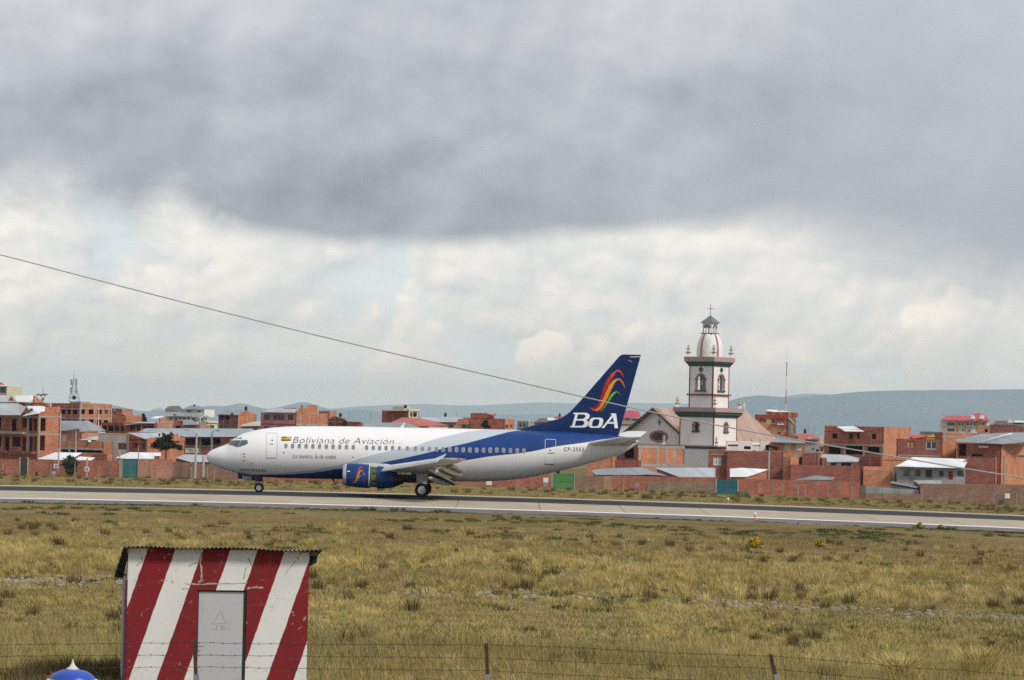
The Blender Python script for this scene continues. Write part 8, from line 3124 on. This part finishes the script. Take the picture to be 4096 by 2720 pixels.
# third band (the full one): left edge passes (405,180) and (245,560)... use top edges
e1 = [loc(410, 170), loc(700, 170), loc(993, 170), loc(1290, 170), loc(1580, 170), loc(1872, 170)]
eb_ = [loc(700, 170), loc(215, 1500)]
SLANT = (eb_[0][0] - eb_[1][0]) / (eb_[0][1] - eb_[1][1])
PERIOD = ((e1[4][0] - e1[0][0]) / 2)
REDF = ((e1[1][0] - e1[0][0]) + (e1[3][0] - e1[2][0]) + (e1[5][0] - e1[4][0])) / 3 / PERIOD
PH0 = -(e1[0][0] - SLANT * e1[0][1]) + 20 * PERIOD
M_hut = hut_paint()
M_bareplaster = plain('bare_plaster', (0.42, 0.36, 0.28), 0.9, 0.2, 3.0)
dx0, dz1 = hx(940, 600)
dx1, _ = hx(1470, 600)
b = MB()
# front wall with door opening (0.22 thick)
for (a0, a1, c0_, c1_) in ((HX0, dx0, HZ0, HZ1), (dx1, HX1, HZ0, HZ1), (dx0, dx1, dz1, HZ1)):
    b.box(a0, a1, HY, HY + 0.22, c0_, c1_)
b.build('front_wall', M_hut, hut)
b = MB()
b.hexa([(HX1 - 0.22, HY + 0.22, HZ0), (HX1, HY + 0.22, HZ0), (HX1, HY + HD, HZ0), (HX1 - 0.22, HY + HD, HZ0)], [(HX1 - 0.22, HY + 0.22, HZ1 - 0.12), (HX1, HY + 0.22, HZ1 - 0.12), (HX1, HY + HD, HZ1 - 0.45), (HX1 - 0.22, HY + HD, HZ1 - 0.45)])
b.build('right_wall', M_hut, hut)
b = MB()
b.box(HX0 + 0.22, HX1 - 0.22, HY + HD - 0.2, HY + HD, HZ0, HZ1 - 0.48)
b.build('rear_wall', M_hut, hut)
# left side: wall clad with narrow painted sheet ribs
b = MB()
b.hexa([(HX0, HY + 0.22, HZ0), (HX0 + 0.22, HY + 0.22, HZ0), (HX0 + 0.22, HY + HD, HZ0), (HX0, HY + HD, HZ0)], [(HX0, HY + 0.22, HZ1 - 0.12), (HX0 + 0.22, HY + 0.22, HZ1 - 0.12), (HX0 + 0.22, HY + HD, HZ1 - 0.45), (HX0, HY + HD, HZ1 - 0.45)])
b.build('left_wall', M_hut, hut)
nrib = 14
M_ribw = plain('ribbed_sheet_paint', (0.55, 0.53, 0.52), 0.6, 0.15, 2.0)
for i in range(nrib):
    y0 = HY + 0.06 + i * (HD - 0.1) / nrib
    b = MB()
    b.tube([(HX0 - 0.004, y0 + 0.08, HZ0), (HX0 - 0.004, y0 + 0.08, HZ1 - 0.55)], 0.05, 8)
    b.build('cladding_rib', M_ribw if i % 3 else plain_once('mauve_rib_paint', (0.25, 0.12, 0.14)), hut)
# small chipped recesses and exposed concrete patches
for (x0, y0, x1, y1) in ((948, 252, 985, 305), (1475, 262, 1500, 292), (2003, 245, 2028, 296), (332, 240, 360, 285)):
    (a0, c1_), (a1, c0_) = hx(x0, y0), hx(x1, y1)
    b = MB()
    b.hexa([(a0, HY - 0.004, c0_ + 0.02), (a1 - 0.01, HY - 0.004, c0_), (a1, HY + 0.02, c1_ - 0.01), (a0 + 0.015, HY + 0.02, c1_)], [(a0 + 0.01, HY - 0.008, c0_ + 0.02), (a1 - 0.02, HY - 0.008, c0_ + 0.01), (a1 - 0.01, HY - 0.008, c1_ - 0.02), (a0 + 0.02, HY - 0.008, c1_ - 0.01)])
    b.build('bare_patch', M_bareplaster, hut)


def crack(pts_, w_=0.012, mat=None):
    b = MB()
    ps = []
    for i in range(len(pts_) - 1):
        (ax_, ay_), (bx_, by_) = pts_[i], pts_[i + 1]
        for j in range(5):
            f = j / 5
            ps.append((ax_ + (bx_ - ax_) * f + random.uniform(-6, 6), ay_ + (by_ - ay_) * f + random.uniform(-5, 5)))
    ps.append(pts_[-1])
    for i in range(len(ps) - 1):
        (a0, c0_), (a1, c1_) = hx(*ps[i]), hx(*ps[i + 1])
        d2 = Vector((a1 - a0, c1_ - c0_)); nn = Vector((-d2.y, d2.x)).normalized() * w_ * random.uniform(0.3, 1.0)
        b.face([(a0 - nn.x, HY - 0.003, c0_ - nn.y), (a1 - nn.x, HY - 0.003, c1_ - nn.y), (a1 + nn.x, HY - 0.003, c1_ + nn.y), (a0 + nn.x, HY - 0.003, c0_ + nn.y)])
    b.build('plaster_crack', mat or M_bareplaster, hut, fixn=False)


M_crackd = plain('dark_crack', (0.12, 0.1, 0.085), 0.95, 0.2)
crack([(985, 200), (972, 310), (982, 420), (978, 500)], 0.018)
crack([(800, 535), (1000, 540), (1240, 538), (1470, 532)], 0.015)
crack([(1470, 590), (1560, 575), (1640, 585)], 0.022)
crack([(960, 310), (890, 325), (850, 355)], 0.008, M_crackd)
crack([(1490, 290), (1525, 360), (1590, 410)], 0.007, M_crackd)
crack([(1460, 370), (1440, 440), (1430, 490)], 0.006, M_crackd)
crack([(2140, 205), (2050, 215), (2030, 240)], 0.008, M_crackd)
crack([(780, 585), (850, 590), (900, 570)], 0.007, M_crackd)
crack([(355, 290), (320, 320), (290, 345)], 0.006, M_crackd)
crack([(1990, 300), (1930, 380), (1880, 440)], 0.005, M_crackd)
crack([(975, 480), (1000, 500), (950, 520)], 0.02)
# door
def door_metal():
    m_, t, bs = newmat('grey_door_paint')
    co = t.node('ShaderNodeTexCoord').outputs['Object']
    st = t.noise(t.vm('MULTIPLY', co, (6.0, 1.0, 0.8)), 2.2, 6.0, 0.65)
    c = t.mix(t.ss(st, 0.55, 0.75, 0.0, 0.55), (0.52, 0.53, 0.54), (0.34, 0.35, 0.37))
    n2 = t.noise(co, 0.9, 4.0)
    c = t.mix(t.ss(n2, 0.45, 0.7, 0.0, 0.35), c, (0.58, 0.585, 0.59))
    t.put(bs.inputs['Base Color'], c)
    bs.inputs['Roughness'].default_value = 0.5
    bs.inputs['Metallic'].default_value = 0.15
    return m_


M_door = door_metal()
b = MB()
b.box(dx0 + 0.03, dx1 - 0.05, HY + 0.05, HY + 0.09, HZ0, dz1 - 0.03)
dr = b.build('door', M_door, hut)
b = MB()
b.box(dx0, dx0 + 0.025, HY + 0.03, HY + 0.2, HZ0, dz1 - 0.022); b.box(dx1 - 0.04, dx1, HY + 0.03, HY + 0.2, HZ0, dz1 - 0.022); b.box(dx0, dx1, HY + 0.03, HY + 0.2, dz1 - 0.02, dz1)
tag(b.build('door_frame', M_darkdoor, hut), kind='stuff')
b = MB()
(a0, c0_), (a1, _) = hx(950, 1188), hx(1010, 1188)
b.tube([(a0, HY + 0.05, c0_), (a0, HY - 0.02, c0_), (a1, HY - 0.02, c0_)], 0.011, 6)
b.build('handle', M_steel, dr)
# faint warning triangle on the door with its two lines of worn lettering
b = MB()
tri = [(1190, 828), (1100, 960), (1245, 955)]
for i in range(3):
    (a0, c0_), (a1, c1_) = hx(*tri[i]), hx(*tri[(i + 1) % 3])
    b.tube([(a0, HY + 0.048, c0_), (a1, HY + 0.048, c1_)], 0.004 if i != 1 else 0.0025, 4)
tag(b.build('worn_triangle', plain_once('worn_brown_ink', (0.43, 0.40, 0.40)), dr), kind='stuff')
b = MB()
for row, n_ in ((985, 7), (1012, 13)):
    for i in range(n_):
        x_ = 1180 - n_ * 8 + i * 17
        (a0, c1_), (a1, c0_) = hx(x_, row - 8), hx(x_ + 9, row + 8)
        if random.random() < 0.75:
            b.face([(a0, HY + 0.046, c0_), (a1, HY + 0.046, c0_), (a1, HY + 0.046, c0_ + (c1_ - c0_) * random.uniform(0.3, 1)), (a0, HY + 0.046, c1_)])
tag(b.build('worn_lettering', plain_once('worn_pink_ink', (0.40, 0.35, 0.36)), dr, fixn=False), kind='stuff')
# corrugated roof with real waves, overhanging
RX0, _ = hx(150, 170)
RX1, _ = hx(2282, 160)
zf = hx(1200, 150)[1]
NW = 46
pitch = (RX1 - RX0) / NW
M_corr = sheetmat('old_roof_sheet', (0.20, 0.175, 0.15), rust=(0.09, 0.07, 0.055), amount=0.7, rough=0.8, metal=0.1)
b = MB()
n = NW * 6
rows = []
for (yy, dz_) in ((HY - 0.22, 0.0), (HY + HD + 0.9, -0.42)):
    for th_ in (0.0,):
        rows.append([(RX0 + (RX1 - RX0) * i / n, yy, zf + dz_ + 0.012 * math.sin(2 * math.pi * i / 6) - 0.006 * abs(i / n - 0.45) * 6 + 0.012 * math.sin(i * 0.05)) for i in range(n + 1)])
b.grid(rows)
rows2 = [[(x, y, z - 0.008) for x, y, z in r] for r in rows]
b.grid(rows2)
b.grid([rows[0], rows2[0]])
roof_o = b.build('corrugated_roof', M_corr, hut, fixn=False)
# timber under the roof and the dark battens of the left eave
for yy in (HY - 0.1, HY + HD / 2, HY + HD + 0.6):
    b = MB()
    dzz = -0.42 * (yy - HY + 0.22) / (HD + 1.12)
    b.box(RX0 + 0.06, HX0 - 0.01, yy, yy + 0.07, zf + dzz - 0.11, zf + dzz - 0.03)
    b.build('purlin_end', M_wood, hut)
    b = MB()
    b.box(HX1 + 0.01, RX1 - 0.08, yy, yy + 0.07, zf + dzz - 0.11, zf + dzz - 0.03)
    b.build('purlin_end', M_wood, hut)
# side louvre box hanging at the upper left: dark boards
lb = [hx(x, y) for x, y in ((140, 200), (208, 200), (165, 530), (70, 520))]
for i in range(4):
    f0, f1 = i / 4, (i + 0.93) / 4
    pa = [(lb[0][0] + (lb[3][0] - lb[0][0]) * f0, lb[0][1] + (lb[3][1] - lb[0][1]) * f0), (lb[1][0] + (lb[2][0] - lb[1][0]) * f0, lb[1][1] + (lb[2][1] - lb[1][1]) * f0),
          (lb[1][0] + (lb[2][0] - lb[1][0]) * f1, lb[1][1] + (lb[2][1] - lb[1][1]) * f1), (lb[0][0] + (lb[3][0] - lb[0][0]) * f1, lb[0][1] + (lb[3][1] - lb[0][1]) * f1)]
    b = MB()
    yo = HY + 0.25 + i * 0.5
    b.hexa([(x, yo, z) for x, z in pa], [(x, yo + 0.45, z) for x, z in pa])
    b.build('eave_board', plain_once('black_board', (0.022, 0.02, 0.018)), hut)
(a0, c0_), (a1, c1_) = hx(2146, 205), hx(2240, 200)
b = MB()
b.hexa([(a0 + 0.005, HY + 0.2, c0_ - 0.24), (a0 + 0.14, HY + 0.2, c0_ - 0.2), (a0 + 0.14, HY + HD, c0_ - 0.4), (a0 + 0.005, HY + HD, c0_ - 0.4)],
       [(a0 + 0.005, HY + 0.2, c0_), (a1, HY + 0.2, c1_ - 0.02), (a1, HY + HD, c1_ - 0.3), (a0 + 0.005, HY + HD, c0_ - 0.3)])
b.build('eave_board', MATS['black_board'], hut)

hut.rotation_euler = (0, 0, math.radians(8.3))
hut.scale.x = 0.978
hut.location.x += 0.045

# ================================================================== wire fence in front
FY = 30.0
fence = thing('wire_fence', 'rusty steel post fence with barbed wire and chain link mesh in the foreground', 'fence', (P(1945, 2600, FY).x, FY, gz(0, FY)))
M_rust = plain('rusty_steel', (0.075, 0.045, 0.035), 0.85, 0.35, 6.0, dirt=(0.13, 0.06, 0.035))
M_wire = plain('rusty_wire', (0.06, 0.042, 0.03), 0.8, 0.3, 5.0)
M_wire2 = plain('grey_wire', (0.12, 0.115, 0.10), 0.7, 0.25, 5.0, metal=0.3)
posts = [((778, 2562), (784, 2720)), ((1945, 2573), (1950, 2720)), ((3083, 2618), (3104, 2720)), ((-400, 2555), (-400, 2720)), ((4250, 2660), (4256, 2720))]
ptops = {}
for (ut, vt), (ub, vb) in posts:
    pt_, pb_ = P(ut, vt, FY), P(ub, vb, FY)
    dr_ = (pb_ - pt_) / (pt_.z - pb_.z)
    z0 = gz(pt_.x, FY) - 0.1
    bot = pt_ + dr_ * (pt_.z - z0)
    b = MB()
    w_ = 0.019
    for (a0, a1, c0_, c1_) in ((-w_, w_, -0.004, 0.004), (-w_, -w_ + 0.008, 0.004, 0.04)):      # angle section
        b.hexa([(bot.x + a0, FY + c0_, z0), (bot.x + a1, FY + c0_, z0), (bot.x + a1, FY + c1_, z0), (bot.x + a0, FY + c1_, z0)],
               [(pt_.x + a0, FY + c0_, pt_.z), (pt_.x + a1, FY + c0_, pt_.z), (pt_.x + a1, FY + c1_, pt_.z), (pt_.x + a0, FY + c1_, pt_.z)])
    po = b.build('post', M_rust, fence)
    zc_ = P(ub, 2698, FY).z
    b = MB()
    b.hexa([(bot.x - 0.032, FY - 0.03, z0), (bot.x + 0.032, FY - 0.03, z0), (bot.x + 0.032, FY + 0.05, z0), (bot.x - 0.032, FY + 0.05, z0)],
           [(pb_.x - 0.026, FY - 0.025, zc_), (pb_.x + 0.026, FY - 0.025, zc_), (pb_.x + 0.026, FY + 0.045, zc_), (pb_.x - 0.026, FY + 0.045, zc_)])
    b.build('sleeve', M_steel, po)
# barbed strands: rows of (u, v)
strands = [[(-500, 2585), (0, 2579), (400, 2575), (778, 2571), (1200, 2577), (1945, 2580), (2300, 2590), (2700, 2613), (3083, 2624), (3400, 2648), (3720, 2677), (3800, 2678), (4096, 2702), (4400, 2715)],
           [(-500, 2632), (0, 2625), (400, 2622), (778, 2620), (1300, 2626), (1945, 2632), (2400, 2652), (2700, 2664), (3000, 2670), (3083, 2674), (3400, 2706), (3700, 2730), (4400, 2770)],
           [(-500, 2680), (0, 2676), (400, 2672), (778, 2667), (1300, 2676), (1945, 2682), (2400, 2706), (2700, 2718), (3083, 2726), (4400, 2810)]]
for st in strands:
    b = MB()
    us = np.arange(st[0][0], st[-1][0], 24)
    vs = np.interp(us, [p[0] for p in st], [p[1] for p in st])
    pts_ = [P(u, v + 1.2 * math.sin(u * 0.05), FY - 0.03) for u, v in zip(us, vs)]
    b.tube(pts_, 0.0022, 4)
    for i in range(2, len(pts_) - 1, 2):
        p = pts_[i]
        for a in (0.7, 2.3):
            dv = Vector((math.cos(a) * 0.016, 0.006, math.sin(a) * 0.016))
            b.tube([p - dv, p + dv], 0.0016, 3, False)
    tag(b.build('barbed_strand', M_wire, fence, fixn=False), kind='stuff')
# chain link: interwoven zigzag wires
z_top = lambda x: P(2048 + x / FY * F, np.interp(2048 + x / FY * F, [-500, 778, 1945, 3083, 4400], [2680, 2679, 2686, 2740, 2790]), FY).z
x0, x1 = P(-450, 2700, FY).x, P(4350, 2700, FY).x
cw = 43.0 / F * FY
b = MB()
nx = int((x1 - x0) / cw)
nrow = 9
for i in range(nx):
    xa = x0 + i * cw
    zt = z_top(xa)
    pl = []
    for r_ in range(nrow * 2):
        pl.append(Vector((xa + (cw / 2 if r_ % 2 else 0), FY + 0.012 + 0.004 * (r_ % 2), zt - r_ * cw * 0.36)))
    b.tube(pl, 0.0017, 3, False)
    pl = []
    for r_ in range(nrow * 2):
        pl.append(Vector((xa + cw - (cw / 2 if r_ % 2 else 0), FY + 0.012 - 0.004 * (r_ % 2), zt - r_ * cw * 0.36)))
    b.tube(pl, 0.0017, 3, False)
tag(b.build('chain_link_mesh', M_wire2, fence, fixn=False), kind='stuff')

# ================================================================== blue domed cap with pale cone, bottom left
LY = 22.0
cc = PZ(0, 290, 2682, LY)
sc = LY / F


def rr(px): return px * sc


lamp = thing('blue_domed_post', 'blue dome with pale rim and white cone tip at the bottom left', 'bollard', (cc.x, LY, gz(cc.x, LY)))
zb_ = P(290, 2720, LY).z
prof = [(rr(2), 2636), (rr(3), 2642), (rr(7), 2655), (rr(12), 2664), (rr(22), 2673), (rr(26), 2675), (rr(25), 2679)]
b = MB()
b.lathe([(r_, P(290, v, LY).z) for r_, v in reversed(prof)], (cc.x, LY, 0), 24)
b.build('cone_tip', plain('pale_cap_paint', (0.60, 0.59, 0.55), 0.45, 0.08, 6.0), lamp, smooth=True)
b = MB(); b.lathe([(rr(1.6), P(290, 2642, LY).z), (rr(1.2), P(290, 2637, LY).z), (rr(0.5), P(290, 2633, LY).z)], (cc.x, LY, 0), 8); b.build('bolt', M_rust, lamp)
prof = [(26, 2678.5), (45, 2681), (62, 2687), (76, 2696), (86, 2706), (92, 2718), (95, 2732), (95, 2760)]
b = MB(); b.lathe([(rr(r_), P(290, v, LY).z) for r_, v in reversed(prof)], (cc.x, LY, 0), 32)
b.build('dome', plain('blue_enamel', (0.02, 0.075, 0.42), 0.35, 0.12, 9.0, spec=0.5), lamp, smooth=True)
b = MB(); b.lathe([(rr(95), P(290, 2765, LY).z), (rr(102), P(290, 2762, LY).z), (rr(102), P(290, 2719, LY).z - 0.0), (rr(97), P(290, 2716, LY).z)], (cc.x, LY, 0), 32)
b.build('rim', plain_once('pale_cap_paint', (0.6, 0.59, 0.55)), lamp, smooth=True)
b = MB(); b.lathe([(rr(70), gz(cc.x, LY) - 0.1), (rr(70), P(290, 2764, LY).z)], (cc.x, LY, 0), 24); b.build('post', MATS['blue_enamel'], lamp, smooth=True)
# rusty twisted wire beside it
b = MB()
for ps in (((196, 2704), (216, 2691)), ((180, 2700), (190, 2708), (198, 2714)), ((180, 2714), (190, 2708)), ((200, 2687), (208, 2693))):
    b.tube([P(u, v, 29.5) for u, v in ps], 0.006, 5)
b.tube([P(190, 2708, 29.5), P(186, 2790, 29.5)], 0.006, 5)
b.tube([P(206, 2697, 29.5), P(192, 2712, 29.5)], 0.006, 5)
tag(b.build('twisted_wire', plain('orange_rust', (0.34, 0.10, 0.035), 0.85, 0.2, 8.0), None, loc=P(190, 2790, 29.5), fixn=False), 'orange rusty twisted wire ends beside the blue dome', 'wire')

# ================================================================== overhead cable
cab = [(-700, 850), (0, 1017), (500, 1150), (868, 1243), (1400, 1374), (1900, 1488), (2333, 1588), (2520, 1630), (2700, 1670), (2960, 1717), (3160, 1757), (3560, 1822), (3800, 1866), (4096, 1912), (4700, 2000)]
us = np.arange(-700, 4700, 60.0)
vs = np.interp(us, [p[0] for p in cab], [p[1] for p in cab])
vs = np.convolve(np.pad(vs, 4, mode='reflect', reflect_type='odd'), np.ones(9) / 9, mode='valid')
b = MB()
b.tube([P(u, v, 34.0 - 6.0 * (u / 4096)) for u, v in zip(us, vs)], 0.0072, 6)
tag(b.build('overhead_cable', plain('cable_sheath', (0.46, 0.455, 0.44), 0.7, 0.1), None, loc=P(2000, 1500, 31), smooth=True), 'single grey cable sagging across the whole picture', 'cable')
